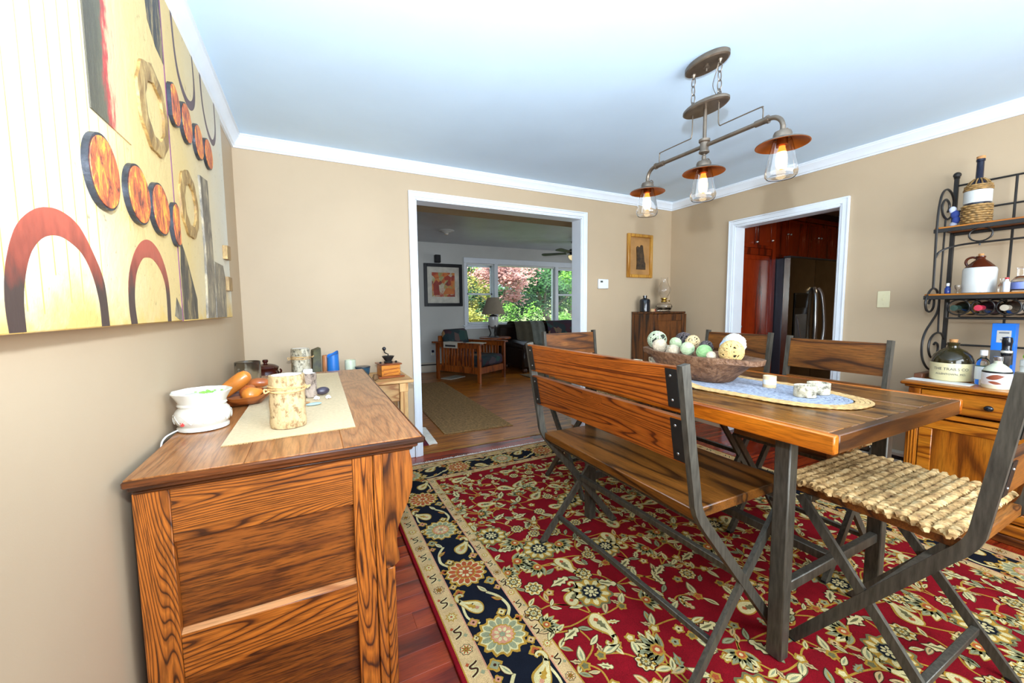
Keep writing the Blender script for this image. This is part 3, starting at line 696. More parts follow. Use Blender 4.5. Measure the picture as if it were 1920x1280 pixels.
sp('end_panel', MB().box(0.1035, 0.5175, sy0+0.022, sy0+0.0275, 0.1005, 0.3195), M['oakpanel'])
# scrolled bracket at the front corner
def bracket(y0, y1):
    P = [(0.603, zt), (0.682, zt), (0.689, zt-0.03), (0.692, zt-0.075), (0.688, zt-0.12), (0.674, zt-0.165), (0.655, zt-0.205), (0.642, zt-0.240), (0.637, zt-0.275), (0.638, zt-0.30), (0.644, zt-0.325), (0.644, zt-0.345), (0.632, zt-0.356), (0.603, zt-0.362)]
    return MB().prism(P, 'y', y0, y1)
sp('bracket', bracket(sy0-0.004, sy0+0.05), M['oakz'])
sp('bracket', bracket(sy1-0.05, sy1+0.004), M['oakz'])
sp('front_post', MB().box(0.6025, 0.630, sy0-0.003, sy0+0.04, 0.0, zt-0.363, 0, 0.003), M['oakz'])
sp('front_post', MB().box(0.6025, 0.630, sy1-0.04, sy1+0.003, 0.0, zt-0.363, 0, 0.003), M['oakz'])
sp('corner_post', MB().box(0.5755, 0.602, sy1-0.045, sy1+0.006, 0.0, zt, 0, 0.002), M['oakz'])
sp('back_panel', MB().box(sx0, sx0+0.012, sy0+0.0285, sy1, 0.03, zt), M['oakpanel'])
sp('far_end_panel', MB().box(sx0+0.0125, 0.575, sy1-0.03, sy1, 0.03, zt), M['oakpanel'])
sp('bottom_panel', MB().box(sx0+0.0125, 0.575, sy0+0.0285, sy1-0.0305, 0.08, 0.10), M['oakpanel'])
# front (faces the room): three drawers over three doors
ys = [sy0+0.046+(sy1-sy0-0.092)*k/3 for k in range(4)]
for k in range(3):
    dr = sp('drawer', MB().box(0.576, 0.600, ys[k]+0.002, ys[k+1]-0.002, 0.64, zt-0.004, 0, 0.003), M['oaky'])
    for yy in (ys[k]+0.14, ys[k+1]-0.14): obj('knob', MB().ball((0.610, yy, 0.73), 0.014, 12, 8), M['oakdark'], dr, True)
    do = sp('door', MB().box(0.576, 0.598, ys[k]+0.002, ys[k+1]-0.002, 0.10, 0.635, 0, 0.003), M['oaky'])
    obj('door_panel', MB().box(0.5982, 0.602, ys[k]+0.07, ys[k+1]-0.07, 0.17, 0.565, 0, 0.0015), M['oakpanel'], do, True)
    obj('knob', MB().ball((0.610, ys[k]+0.035, 0.40), 0.012, 12, 8), M['oakdark'], do, True)

# ---------------------------------------------------------------- things on the sideboard
def burlap():
    P = [(0.186, 1.352), (0.545, 1.372), (0.562, 2.655), (0.193, 2.62)]
    def fn(u, v):
        a = Vector(P[0]).lerp(Vector(P[1]), u); b2 = Vector(P[3]).lerp(Vector(P[2]), u); p = a.lerp(b2, v)
        z = DZ+0.0022+0.0012*sin(9*u+3*v)*sin(11*v)
        if v > 0.97: z += 0.004*sin(u*7)**2
        return (p.x, p.y, z)
    mb = MB().sheet(fn, 40, 60); n = len(mb.v)
    top = list(mb.v); mb.v += [(v[0], v[1], DZ+0.0004) for v in top]
    nu, nv = 40, 60
    def e(a, b2): mb.f.append((a, b2, b2+n, a+n)); mb.m.append(0)
    for i in range(nu): e(i, i+1); e(nv*(nu+1)+i+1, nv*(nu+1)+i)
    for j in range(nv): e((j+1)*(nu+1), j*(nu+1)); e(j*(nu+1)+nu, (j+1)*(nu+1)+nu)
    return mb
br = thing('burlap_runner', 'cream burlap runner with frayed edge along the oak sideboard top', 'table runner', (0.37, 2.0, DZ))
obj('cloth', burlap(), M['burlap'], br, True)
hm = MB(); rr = random.Random(2)
for k in range(150):
    u = k/149; x = 0.186+0.359*u; y = 1.352+0.02*u
    hm.tube([(x, y, DZ+0.002), (x+rr.uniform(-0.002, 0.002), y-rr.uniform(0.003, 0.008), DZ+0.001)], 0.0009, 4)
obj('frayed_hem', hm, C('burlap_hem', (196, 160, 104), 0.95), br, True, kind='stuff')
BZ = DZ+0.0042
def log_holder(name, label, loc, r, h, mat, seed, tie=True, lean=0.0, sx=1.0, zt=None, group=None):
    t = thing(name, label, 'candle holder', loc, 0, group); rr = random.Random(seed); p1, p2, p3 = [rr.uniform(0, 6) for _ in range(3)]
    wob = lambda a, z: 0.03*sin(2*a+p1)+0.018*sin(5*a+p2+z*18)+0.012*sin(11*a+p3+z*47)
    prof = [(r*0.97, 0)]+[(r*(1+0.02*sin(k*1.7)), h*k/10) for k in range(1, 10)]+[(r*0.99, h), (r*0.86, h*1.004), (r*0.80, h*0.97), (0.0001, h*0.965)]
    obj('log', MB().lathe(prof, 40, 0, sx=sx, wob=wob), mat, t)
    obj('cut_top', MB().lathe([(r*0.84, h*1.0035), (r*0.6, h*1.006), (r*0.45, h*1.0055), (r*0.44, h*0.985), (0.0001, h*0.985)], 30, 0, sx=sx, wob=wob), M['candle'], t)
    if tie:
        for dz in (0.0, 0.006, 0.011):
            path = [(sx*(r*1.045)*(1+wob(2*pi*k/28, h*0.73))*cos(2*pi*k/28), r*1.045*(1+wob(2*pi*k/28, h*0.73))*sin(2*pi*k/28), h*0.72+dz+0.003*sin(2*pi*k/28+dz*400)) for k in range(28)]
            obj('twine', MB().tube(path, 0.0028, 5, 0, True), M['jute'], t)
        obj('twine_bow', MB().tube(catmull([(-r*1.05, -0.01, h*0.73), (-r*1.3, -0.02, h*0.76), (-r*1.25, -0.03, h*0.70), (-r*1.02, -0.02, h*0.725)], 4), 0.0024, 5), M['jute'], t)
        obj('twine_bow', MB().tube(catmull([(r*1.05, -0.01, h*0.74), (r*1.4, -0.02, h*0.78), (r*1.2, -0.02, h*0.73)], 4), 0.0022, 5), M['jute'], t)
    return t
log_holder('birch_log_holder', 'large birch log candle holder tied with twine at the near end of the burlap runner', (0.350, 1.487, BZ), 0.0485, 0.170, M['birch'], 3, sx=1.05)
t = log_holder('bark_log_holder', 'small grey bark log holder just behind the large birch log', (0.413, 1.945, BZ), 0.026, 0.105, M['greybark'], 8, False)
obj('wax_block', MB().box(-0.024, 0.012, -0.016, 0.016, 0.106, 0.122, 0, 0.002), M['candle'], t)
# wax warmer
t = thing('wax_warmer', 'white scalloped ceramic wax warmer with green crumbs on top, near the left wall', 'wax warmer', (0.098, 1.612, DZ+0.0005))
fl8 = lambda a, z: (0.05*sin(8*a) if z > 0.112 else 0)*max(0, (z-0.112)/0.016) + 0.0
prof = [(0.060, 0), (0.070, 0.003), (0.070, 0.010), (0.062, 0.015), (0.070, 0.022), (0.076, 0.035), (0.077, 0.048), (0.072, 0.063), (0.063, 0.074), (0.064, 0.079), (0.067, 0.081), (0.066, 0.085), (0.064, 0.088), (0.067, 0.096), (0.074, 0.110), (0.081, 0.122), (0.080, 0.125), (0.072, 0.114), (0.060, 0.106), (0.0001, 0.104)]
obj('body', MB().lathe(prof, 64, 0, wob=lambda a, z: (0.03*sin(9*a)*max(0, (z-0.1)/0.025))), M['ceram'], t)
em = MB()
for k in range(14):
    a0 = 2*pi*k/14; P = []
    for j in range(13):
        u = j/12; a = a0+u*2*pi/7; z = 0.028+0.026*sin(pi*u); r = 0.0775 if 0.03 < z < 0.052 else 0.0755; P.append((r*cos(a), r*sin(a), z))
    em.tube(P, 0.0011, 5)
obj('embossing', em, M['ceram'], t)
obj('wax', MB().lathe([(0.062, 0.1065), (0.055, 0.111), (0.0001, 0.112)], 32), M['candle'], t)
cr = MB(); rr = random.Random(11)
for k in range(34):
    a = rr.gauss(0.5, 0.7); r = rr.uniform(0.0, 0.055); s = rr.uniform(0.002, 0.005)
    cr.rbox((r*cos(a), r*sin(a)+0.01, 0.113+s*0.4), (s*1.6, s, s*0.7), Matrix.Rotation(rr.uniform(0, 3), 3, 'Z'))
obj('green_crumbs', cr, C('lime_wax_crumbs', (136, 214, 72), 0.7), t, kind='stuff')
obj('red_light', MB().lathe([(0.0075, 0), (0.0065, 0.003), (0.0001, 0.004)], 14).xf(Matrix.Translation((-0.042, -0.060, 0.030))@Matrix.Rotation(radians(90), 4, 'X')@Matrix.Rotation(radians(-35), 4, 'Y')), C('red_lens', (206, 70, 66), 0.3), t)
cord = catmull([(-0.058, -0.030, 0.008), (-0.070, -0.055, 0.006), (-0.080, -0.088, 0.001), (-0.0835, -0.112, -0.020), (-0.084, -0.12, -0.10), (-0.084, -0.12, -0.45), (-0.084, -0.12, -0.80)], 6)
obj('power_cord', MB().tube(cord, 0.0024, 6), M['white'], t)
# wooden dish of wooden fruit
t = thing('wooden_dish', 'square-cornered dark wooden dish holding carved wooden fruit beside the white warmer', 'dish', (0.165, 1.945, DZ+0.0045), radians(14))
def sq(hw, z, k=0.0, e=0.55):
    out = []
    for i in range(48):
        a = 2*pi*i/48; c, s = cos(a), sin(a); out.append((hw*math.copysign(abs(c)**e, c), hw*math.copysign(abs(s)**e, s), z+k*(abs(sin(2*a))**4)))
    return out
R = [sq(0.052, 0.0), sq(0.060, 0.002), sq(0.084, 0.026, 0.007), sq(0.091, 0.035, 0.012), sq(0.086, 0.036, 0.012), sq(0.075, 0.020, 0.004), sq(0.050, 0.006)]
vs = [p for r in R for p in r]; fs = [(i*48+k, i*48+(k+1) % 48, (i+1)*48+(k+1) % 48, (i+1)*48+k) for i in range(6) for k in range(48)]+[tuple(range(47, -1, -1)), tuple(6*48+k for k in range(48))]
obj('dish', MB().add(vs, fs), M['dishwood'], t)
obj('leaf_handle', MB().prism([(0.066, 0.02), (0.10, 0.03), (0.132, 0.075), (0.128, 0.105), (0.092, 0.095), (0.058, 0.075)], 'z', 0.026, 0.036), M['dishwood'], t)
def fruit(label, mb, mat, loc, stem=None, R=None):
    t = thing('wooden_fruit', label, 'fruit', loc, 0, 'carved wooden fruit in the dish')
    if R: mb.xf(R)
    obj('flesh', mb, mat, t)
    if stem: obj('stem', stem, M['dishwood'], t)
pap = MB().lathe([(0.0001, -0.078), (0.012, -0.075), (0.022, -0.062), (0.027, -0.035), (0.029, 0.0), (0.030, 0.03), (0.029, 0.055), (0.022, 0.074), (0.010, 0.081), (0.0001, 0.083)], 24)
fruit('long amber wooden papaya leaning over the rim of the dish', pap, M['fruitwood'], (0.125, 1.955, DZ+0.075), MB().tube([(-0.062, 0, -0.034), (-0.066, 0, -0.036)], 0.004, 6), Matrix.Rotation(radians(52), 4, 'Y'))
pear = MB().lathe([(0.0001, -0.032), (0.014, -0.030), (0.027, -0.018), (0.031, 0.0), (0.026, 0.016), (0.015, 0.034), (0.009, 0.044), (0.0001, 0.046)], 24)
fruit('round amber wooden pear lying at the front corner of the dish', pear, M['fruitwood'], (0.196, 1.905, DZ+0.044), MB().tube([(0.038, 0.02, 0.008), (0.045, 0.024, 0.012)], 0.003, 6), Matrix.Rotation(radians(30), 4, 'Z')@Matrix.Rotation(radians(78), 4, 'Y'))
app = MB().lathe([(0.0001, -0.026), (0.014, -0.029), (0.027, -0.018), (0.031, 0.002), (0.027, 0.019), (0.014, 0.027), (0.005, 0.024), (0.0001, 0.020)], 24)
fruit('reddish wooden apple between the papaya and the pear', app, M['fruitwood2'], (0.178, 1.972, DZ+0.048), MB().tube([(0, 0, 0.02), (0.002, 0, 0.036)], 0.003, 6))
fruit('flat reddish wooden mango resting behind the papaya', MB().ball((0, 0, 0), 0.044, 24, 14, 0, (1.05, 0.62, 0.50)), M['fruitwood2'], (0.205, 2.09, DZ+0.062), MB().tube([(0.044, 0, 0), (0.05, 0, 0.002)], 0.003, 6))
# pebbles, shell, glass, jar
single('river_stone', MB().ball((0, 0, 0), 0.026, 20, 12, 0, (1.15, 0.8, 0.68)), C('dark_stone', (58, 52, 62), 0.35, var=0.3, scale=20), 'dark purple polished stone on the burlap runner', 'stone', (0.462, 1.968, BZ+0.0175), rz=0.4)
def shell_mesh(a, b2):
    mb = MB(); vs = []; n = 11
    for j in range(6):
        for i in range(n):
            t2 = -1+2*i/(n-1); r = j/5; vs.append((a*r*sin(t2*1.15), b2*r*cos(t2*1.15), 0.012*sin(pi*r)*(1-0.4*t2*t2)+0.0016*cos(i*pi)*r+0.002))
    fs = [(j*n+i, j*n+i+1, (j+1)*n+i+1, (j+1)*n+i) for j in range(5) for i in range(n-1)]
    return mb.add(vs, fs)
for k, (x, y, rz, lb) in enumerate(((0.446, 1.885, 2.2, 'left white shell in front of the dark stone'), (0.470, 1.880, -2.0, 'right white shell in front of the dark stone'))):
    single('sea_shell', shell_mesh(0.018, 0.024), C('shell_white', (240, 232, 218), 0.4), lb, 'shell', (x, y, BZ), rz=rz, group='white shells on the runner')
single('beach_glass', MB().ball((0, 0, 0), 0.022, 16, 8, 0, (1.35, 0.62, 0.22)), C('blue_glass', (150, 186, 200), 0.25), 'flat pale blue glass pebble nearest the big birch log', 'pebble', (0.425, 1.765, BZ+0.0045), rz=0.3)
single('driftwood_twig', MB().tube([(-0.014, 0, 0), (0, 0.004, 0.001), (0.016, 0.002, 0)], [0.004, 0.005, 0.002], 6), C('twig', (176, 130, 84), 0.8), 'short tan twig beside the blue glass pebble', 'twig', (0.398, 1.80, BZ+0.004), rz=0.5)
t = thing('glass_cylinder', 'hazy clear glass cylinder vase at the far wall end of the sideboard', 'vase', (0.098, 2.655, DZ+0.0005))
obj('glass', MB().lathe([(0.060, 0.0), (0.063, 0.004), (0.063, 0.098), (0.060, 0.100), (0.058, 0.096), (0.058, 0.008), (0.0001, 0.006)], 40), M['smoke'], t)

# ---------------------------------------------------------------- pine side table in the corner behind
PZ = 0.757
pt = thing('pine_side_table', 'pale pine side table in the back left corner behind the sideboard', 'side table', (0.56, 3.07, 0))
for k in range(3): obj('top_plank', MB().box(0.055, 1.068, 2.830+0.16*k, 2.830+0.16*(k+1)-0.0012, PZ-0.022, PZ, 0, 0.003), M['pine'], pt, True)
for (x, y) in ((0.998, 2.868), (0.998, 3.262), (0.125, 2.868), (0.125, 3.262)): obj('leg', MB().box(x-0.028, x+0.028, y-0.028, y+0.028, 0, PZ-0.0225, 0, 0.003), M['pinez'], pt, True)
obj('corner_block', MB().box(0.968, 1.028, 2.836, 2.8395, PZ-0.085, PZ-0.024, 0, 0.002), M['pinez'], pt, True)
dw = obj('drawer', MB().box(0.62, 0.966, 2.842, 2.870, PZ-0.152, PZ-0.026, 0, 0.003), M['pine'], pt, True)
obj('knob', MB().ball((0.79, 2.832, PZ-0.09), 0.013, 12, 8), M['pine'], dw, True)
obj('apron', MB().box(0.155, 0.617, 2.846, 2.866, PZ-0.152, PZ-0.024, 0, 0.002), M['pine'], pt, True)
obj('side_apron', MB().box(0.986, 1.006, 2.898, 3.232, PZ-0.152, PZ-0.024, 0, 0.002), M['pine'], pt, True)
obj('side_apron', MB().box(0.117, 0.137, 2.898, 3.232, PZ-0.152, PZ-0.024, 0, 0.002), M['pine'], pt, True)
obj('shelf', MB().box(0.12, 1.0, 2.87, 3.26, 0.16, 0.18, 0, 0.002), M['pine'], pt, True)
PB = PZ+0.0006
t = thing('lidded_crock', 'brown glazed lidded crock with round knob in the corner', 'crock', (0.142, 3.10, PB))
obj('pot', MB().lathe([(0.062, 0), (0.076, 0.008), (0.080, 0.05), (0.078, 0.085), (0.070, 0.098), (0.073, 0.102), (0.073, 0.110), (0.066, 0.112), (0.064, 0.100), (0.0001, 0.03)], 36), M['crock'], t)
ld = obj('lid', MB().lathe([(0.076, 0.1125), (0.078, 0.118), (0.074, 0.124), (0.055, 0.136), (0.030, 0.143), (0.012, 0.145), (0.010, 0.150), (0.016, 0.156), (0.018, 0.164), (0.014, 0.172), (0.0001, 0.174)], 36), M['crock'], t)
obj('ear_handle', MB().tube(arc((0.076, 0.09), 0.014, -1.2, 1.2, 8), 0.006, 6), M['crock'], t)
obj('ear_handle', MB().tube(arc((-0.076, 0.09), 0.014, pi-1.2, pi+1.2, 8), 0.006, 6), M['crock'], t)
log_holder('birch_log_holder', 'tall pale birch log candle holder tied with twine on the pine table', (0.353, 3.06, PB), 0.058, 0.240, M['birchpale'], 5)
def candle(name, label, loc, shape, mat, h, wick=True, rz=0):
    t = thing(name, label, 'candle', loc, rz); obj('wax', shape, mat, t)
    if wick: obj('wick', MB().tube([(0, 0, h-0.01), (0.002, 0, h+0.006)], 0.0014, 5), M['ink'], t)
tw = MB(); n = 9; vs = []
for k in range(n):
    a = 0.35*k/(n-1); z = 0.225*k/(n-1); s = 0.033-0.006*k/(n-1)
    for q in range(4): vs.append((s*1.3*cos(a+pi/4+q*pi/2), s*1.3*sin(a+pi/4+q*pi/2), z+(0.012*cos(q*pi/2+0.5) if k == n-1 else 0)))
tw.add(vs, [(k*4+q, k*4+(q+1) % 4, k*4+4+(q+1) % 4, k*4+4+q) for k in range(n-1) for q in range(4)]+[(3, 2, 1, 0), tuple((n-1)*4+q for q in range(4))])
candle('green_candle', 'dark mossy green square candle behind the tall birch log', (0.449, 3.14, PB), tw, C('moss_wax', (62, 60, 26), 0.4, var=0.5, scale=25), 0.225)
candle('orange_candle', 'slim orange candle half hidden by the blue candle', (0.512, 3.16, PB), MB().lathe([(0.024, 0), (0.025, 0.003), (0.025, 0.168), (0.022, 0.174), (0.0001, 0.166)], 24), C('orange_wax', (204, 132, 82), 0.4), 0.168)
bl = MB(); N = 28; vs = []
for (r, z) in ((0.040, 0), (0.042, 0.004), (0.040, 0.10), (0.0385, 0.16)):
    for k in range(N): vs.append((r*cos(2*pi*k/N), r*sin(2*pi*k/N), z))
for k in range(N): a = 2*pi*k/N; vs.append((0.038*cos(a), 0.038*sin(a), 0.184+0.019*cos(a-0.6)+0.005*sin(3*a)))
for k in range(N): a = 2*pi*k/N; vs.append((0.031*cos(a), 0.031*sin(a), 0.172+0.014*cos(a-0.6)))
bl.add(vs, [(j*N+k, j*N+(k+1) % N, (j+1)*N+(k+1) % N, (j+1)*N+k) for j in range(5) for k in range(N)]+[tuple(range(N-1, -1, -1)), tuple(5*N+k for k in range(N))])
candle('blue_candle', 'bright blue pillar candle with a slumped top', (0.556, 3.10, PB), bl, C('blue_wax', (38, 110, 186), 0.35, var=0.06), 0.17)
candle('cream_candle', 'short pale cream candle right of the blue candle', (0.672, 3.12, PB), MB().lathe([(0.037, 0), (0.038, 0.003), (0.038, 0.128), (0.035, 0.134), (0.028, 0.130), (0.0001, 0.127)], 28), C('pale_green_wax', (206, 212, 184), 0.45), 0.128)
t = thing('blue_bowl', 'small dark blue bowl between the cream candle and the coffee grinder', 'bowl', (0.748, 3.04, PB))
obj('bowl', MB().lathe([(0.030, 0), (0.034, 0.003), (0.048, 0.05), (0.052, 0.088), (0.050, 0.090), (0.044, 0.05), (0.0001, 0.012)], 30), C('blue_stoneware', (46, 84, 104), 0.25, var=0.3, scale=12), t)
obj('rim_band', MB().lathe([(0.0525, 0.082), (0.0535, 0.085), (0.053, 0.089), (0.0515, 0.0905)], 30), C('dark_rim', (34, 44, 52), 0.3), t)
single('pine_cone', MB().lathe([(0.0001, 0), (0.016, 0.008), (0.019, 0.02), (0.014, 0.036), (0.006, 0.046), (0.0001, 0.048)], 16, 0, wob=lambda a, z: 0.14*sin(6*a+z*200)), C('pine_cone', (110, 80, 48), 0.8), 'small brown pine cone at the sideboard corner by the grinder', 'pine cone', (0.815, 2.90, PB))
# coffee grinder
t = thing('coffee_grinder', 'old wooden box coffee grinder with black iron hopper and crank', 'coffee grinder', (0.932, 3.055, PB), radians(6))
gw = wood('grinder_wood', (160, 86, 16), (206, 128, 38), (220, 146, 56), 'x', 2, 5, 0.3, 0.3); gr = wood('grinder_base_wood', (96, 40, 18), (146, 74, 36), (164, 92, 50), 'x', 2, 5, 0.3, 0.3)
obj('base_board', MB().box(-0.094, 0.094, -0.094, 0.094, 0, 0.012, 0, 0.004), gr, t)
obj('box', MB().box(-0.068, 0.068, -0.068, 0.068, 0.0125, 0.092, 0, 0.002), gw, t)
d2 = obj('drawer_front', MB().box(-0.055, 0.055, -0.0715, -0.0685, 0.02, 0.07, 0, 0.001), gw, t)
obj('side_knob', MB().ball((0.074, 0.01, 0.05), 0.009, 12, 8), M['iron'], t)
obj('top_board', MB().box(-0.080, 0.080, -0.080, 0.080, 0.0925, 0.103, 0, 0.003), gr, t)
obj('hopper', MB().lathe([(0.030, 0.1035), (0.032, 0.112), (0.024, 0.118), (0.030, 0.128), (0.042, 0.146), (0.046, 0.152), (0.043, 0.153), (0.034, 0.140), (0.0001, 0.128)], 30), M['iron'], t)
cy = thing  # crank is a part of the grinder
ck = obj('crank', MB().tube([(0, 0, 0.13), (0, 0, 0.168), (-0.012, 0, 0.172), (-0.026, 0, 0.182), (-0.028, 0, 0.200)], 0.0045, 8), M['iron'], t)
obj('crank_knob', MB().ball((-0.028, 0, 0.209), 0.0145, 16, 10), M['gloss'], ck)
for sx in (-0.058, 0.058): obj('bolt', MB().lathe([(0.007, 0.103), (0.009, 0.108), (0.005, 0.114), (0.0001, 0.115)], 12, 0, (sx, 0, 0)), M['iron'], t)

# ---------------------------------------------------------------- chandelier over the table
CX, CY = 2.186, 1.366
lt = thing('pendant_chandelier', 'bronze three-light bar chandelier hanging on chains over the dining table', 'chandelier', (CX, CY, H-0.0006))
def cl(name, mb, mat, parent=None, **kw): return obj(name, mb, mat, parent or lt, True, **kw)
def oval(z0, z1, a, b2, ch=0.006):
    return MB().lathe([(1.0*0.93, z0), (1.0, z0+ch), (1.0, z1-ch), (0.94, z1)], 40, 0, (CX, CY, 0), b2, a)
cn = cl('canopy', oval(H-0.030, H-0.0008, 0.115, 0.062), M['bronze'])
cl('lower_plate', oval(2.212, 2.234, 0.120, 0.066), M['bronze'])
for sy in (-0.072, 0.072):
    obj('canopy_stud', MB().lathe([(0.009, 0), (0.011, -0.006), (0.005, -0.016), (0.004, -0.026)], 12, 0, (CX, CY+sy, H-0.029)), M['bronze'], cn, True)
    obj('plate_stud', MB().lathe([(0.010, 2.2345), (0.008, 2.243), (0.004, 2.250), (0.004, 2.256)], 12, 0, (CX, CY+sy, 0)), M['bronze'], lt, True)
    z = H-0.052; k = 0
    while z > 2.252:   # chain links, each its own part
        P = []; hh = min(0.047, max(0.020, (z-2.252)))
        for q in range(16):
            a = 2*pi*q/16; u = 0.0105*cos(a); w2 = hh/2*sin(a)
            P.append((CX+(u if k % 2 else 0), CY+sy+(0 if k % 2 else u), z-hh/2+0.006+w2))
        cl('chain_link', MB().tube(P, 0.0020, 5, 0, True), M['bronze']); z -= hh-0.007; k += 1
obj('canopy_stud', MB().lathe([(0.013, 0), (0.014, -0.007), (0.005, -0.012), (0.004, -0.024)], 14, 0, (CX, CY, H-0.029)), M['bronze'], cn, True)
cl('wire', MB().tube(catmull([(CX, CY-0.068, H-0.03), (CX+0.008, CY-0.045, 2.36), (CX-0.004, CY-0.040, 2.30), (CX, CY-0.065, 2.236)], 6), 0.0016, 5), M['bronze'])
ZB = 2.040
cl('stem', MB().tube([(CX, CY, 2.212), (CX, CY, ZB)], 0.0085, 12), M['bronze'])
cl('hub', MB().lathe([(0.012, ZB-0.040), (0.024, ZB-0.032), (0.024, ZB-0.026), (0.020, ZB-0.020), (0.020, ZB+0.014), (0.026, ZB+0.020), (0.026, ZB+0.030), (0.010, ZB+0.036)], 24, 0, (CX, CY, 0)), M['bronze'])
for s in (-1, 1):
    y1 = CY+s*0.366
    arm = [(CX, CY+s*0.02, ZB), (CX, y1-s*0.055, ZB)]+[(CX, y1-s*0.055+s*0.055*sin(a), ZB-0.055+0.055*cos(a)) for a in (pi*k/16 for k in range(1, 9))]+[(CX, y1, ZB-0.072)]
    cl('arm', MB().tube(arm, 0.0095, 12), M['bronze'])
    for (a, b2) in ((0.085, 0.052),): cl('arm_collar', MB().tube([(CX, y1-s*0.115, ZB), (CX, y1-s*0.062, ZB)], 0.0135, 14), M['bronze'])
    cl('collar_ring', MB().tube([(CX, y1-s*0.066, ZB), (CX, y1-s*0.058, ZB)], 0.0165, 14), M['bronze'])
    wire = [(CX, CY+s*0.072, 2.214), (CX, CY+s*0.072, 2.150), (CX, CY+s*0.074, 2.118), (CX, CY+s*0.082, 2.104), (CX, CY+s*0.10, 2.104), (CX, y1-s*0.100, 2.103), (CX, y1-s*0.088, 2.098), (CX, y1-s*0.084, 2.088), (CX, y1-s*0.084, ZB+0.010)]
    cl('decorative_rod', MB().tube(catmull(wire, 4), 0.0028, 7), M['bronze'])
GLASS_PROF = [(0.030, 0.0), (0.034, -0.012), (0.042, -0.05), (0.050, -0.095), (0.054, -0.120), (0.052, -0.134), (0.046, -0.142), (0.044, -0.140), (0.0495, -0.131), (0.0515, -0.120), (0.0475, -0.095), (0.0395, -0.05), (0.0315, -0.012), (0.0275, 0.0)]
for k, yy in enumerate((CY+0.366, CY, CY-0.366)):
    o3 = (CX, yy, 0); zs = 1.945
    so = cl('socket_cap', MB().lathe([(0.012, zs+0.030), (0.014, zs+0.024), (0.030, zs+0.020), (0.034, zs+0.010), (0.034, zs-0.004), (0.0001, zs-0.004)], 24, 0, o3), M['bronze'])
    obj('neck', MB().lathe([(0.0065, zs+0.092 if k == 1 else zs+0.055), (0.0065, zs+0.050), (0.010, zs+0.046), (0.010, zs+0.031)], 14, 0, o3), M['bronze'], so, True)
    obj('loop', MB().tube(arc((CX+0.030, zs+0.026), 0.014, 0.0, pi*1.1, 9, 'xz', yy), 0.0026, 6), M['bronze'], so, True)
    sh = cl('shade', MB().lathe([(0.030, zs-0.002), (0.050, zs-0.010), (0.084, zs-0.022), (0.095, zs-0.028), (0.097, zs-0.032), (0.094, zs-0.033), (0.083, zs-0.0255), (0.050, zs-0.0135), (0.030, zs-0.0055)], 44, [0, 0, 0, 0, 1, 1, 1, 1, 1], o3, closed=True), [M['bronze'], M['copper']])
    obj('socket', MB().lathe([(0.020, zs-0.006), (0.021, zs-0.034), (0.017, zs-0.036), (0.0001, zs-0.036)], 20, 0, o3), M['copper'], so, True)
    cl('glass_shade', MB().lathe([(r*1.1, z*1.06+zs-0.012) for r, z in GLASS_PROF], 40, 0, o3, closed=True), M['clear'])
    bu = cl('bulb', MB().lathe([(0.011, zs-0.037), (0.012, zs-0.046), (0.017, zs-0.062), (0.0205, zs-0.085), (0.0205, zs-0.108), (0.016, zs-0.122), (0.008, zs-0.129), (0.0001, zs-0.131)], 24, [1, 1, 0, 0, 0, 0, 1, 1], o3), [M['bulbcore'], M['bulbneck']])
# ---------------------------------------------------------------- things on the walls and in the corner
t = thing('framed_wood_relief', 'small blond-framed picture of a dark stump on the back wall above the corner cabinet', 'picture', (3.69, YB-0.0006, 1.822))
fw, fh = 0.182, 0.236
for (x0, x1, z0, z1) in ((-fw, -fw+0.034, -fh, fh), (fw-0.034, fw, -fh, fh), (-fw+0.034, fw-0.034, -fh, -fh+0.034), (-fw+0.034, fw-0.034, fh-0.034, fh)):
    obj('frame_side', MB().box(x0, x1, -0.034, 0, z0, z1, 0, 0.006), M['framewood'], t)
obj('backing', MB().box(-fw+0.034, fw-0.034, -0.010, -0.001, -fh+0.034, fh-0.034), C('tan_backing', (170, 124, 70), 0.7), t)
st = [(-0.045, -0.145), (0.082, -0.145), (0.080, -0.08), (0.066, -0.06), (0.058, 0.0), (0.045, 0.06), (0.036, 0.115), (0.014, 0.120), (0.006, 0.098), (-0.012, 0.095), (-0.038, 0.105), (-0.050, 0.09), (-0.044, 0.0), (-0.042, -0.08)]
obj('stump', MB().prism([(x, z) for x, z in st], 'y', -0.022, -0.0102), C('dark_relief', (62, 46, 28), 0.6, var=0.5, scale=30, bump=0.5), t)
t = thing('thermostat', 'white thermostat with a small dark display on the back wall', 'thermostat', (3.182, YB-0.0006, 1.508))
obj('cover', MB().box(-0.066, 0.066, -0.026, 0, -0.050, 0.050, 0, 0.006), M['white'], t)
obj('display', MB().box(-0.044, -0.012, -0.0268, -0.0262, 0.014, 0.032), C('lcd', (60, 70, 64), 0.3), t)
obj('button', MB().box(0.03, 0.045, -0.028, -0.0262, -0.02, -0.008, 0, 0.001), M['trim'], t)
t = thing('light_switch', 'almond light switch plate on the right wall beside the kitchen doorway', 'light switch', (XW-0.0006, 1.375, 1.300))
obj('plate', MB().box(-0.006, 0, -0.036, 0.036, -0.060, 0.060, 0, 0.002), M['almond'], t)
obj('toggle', MB().box(-0.016, -0.0062, -0.004, 0.004, -0.006, 0.012, 0, 0.001), M['almond'], t)
for zz in (-0.034, 0.034): obj('screw', MB().ball((-0.0065, 0, zz), 0.003, 8, 5), M['almond'], t)
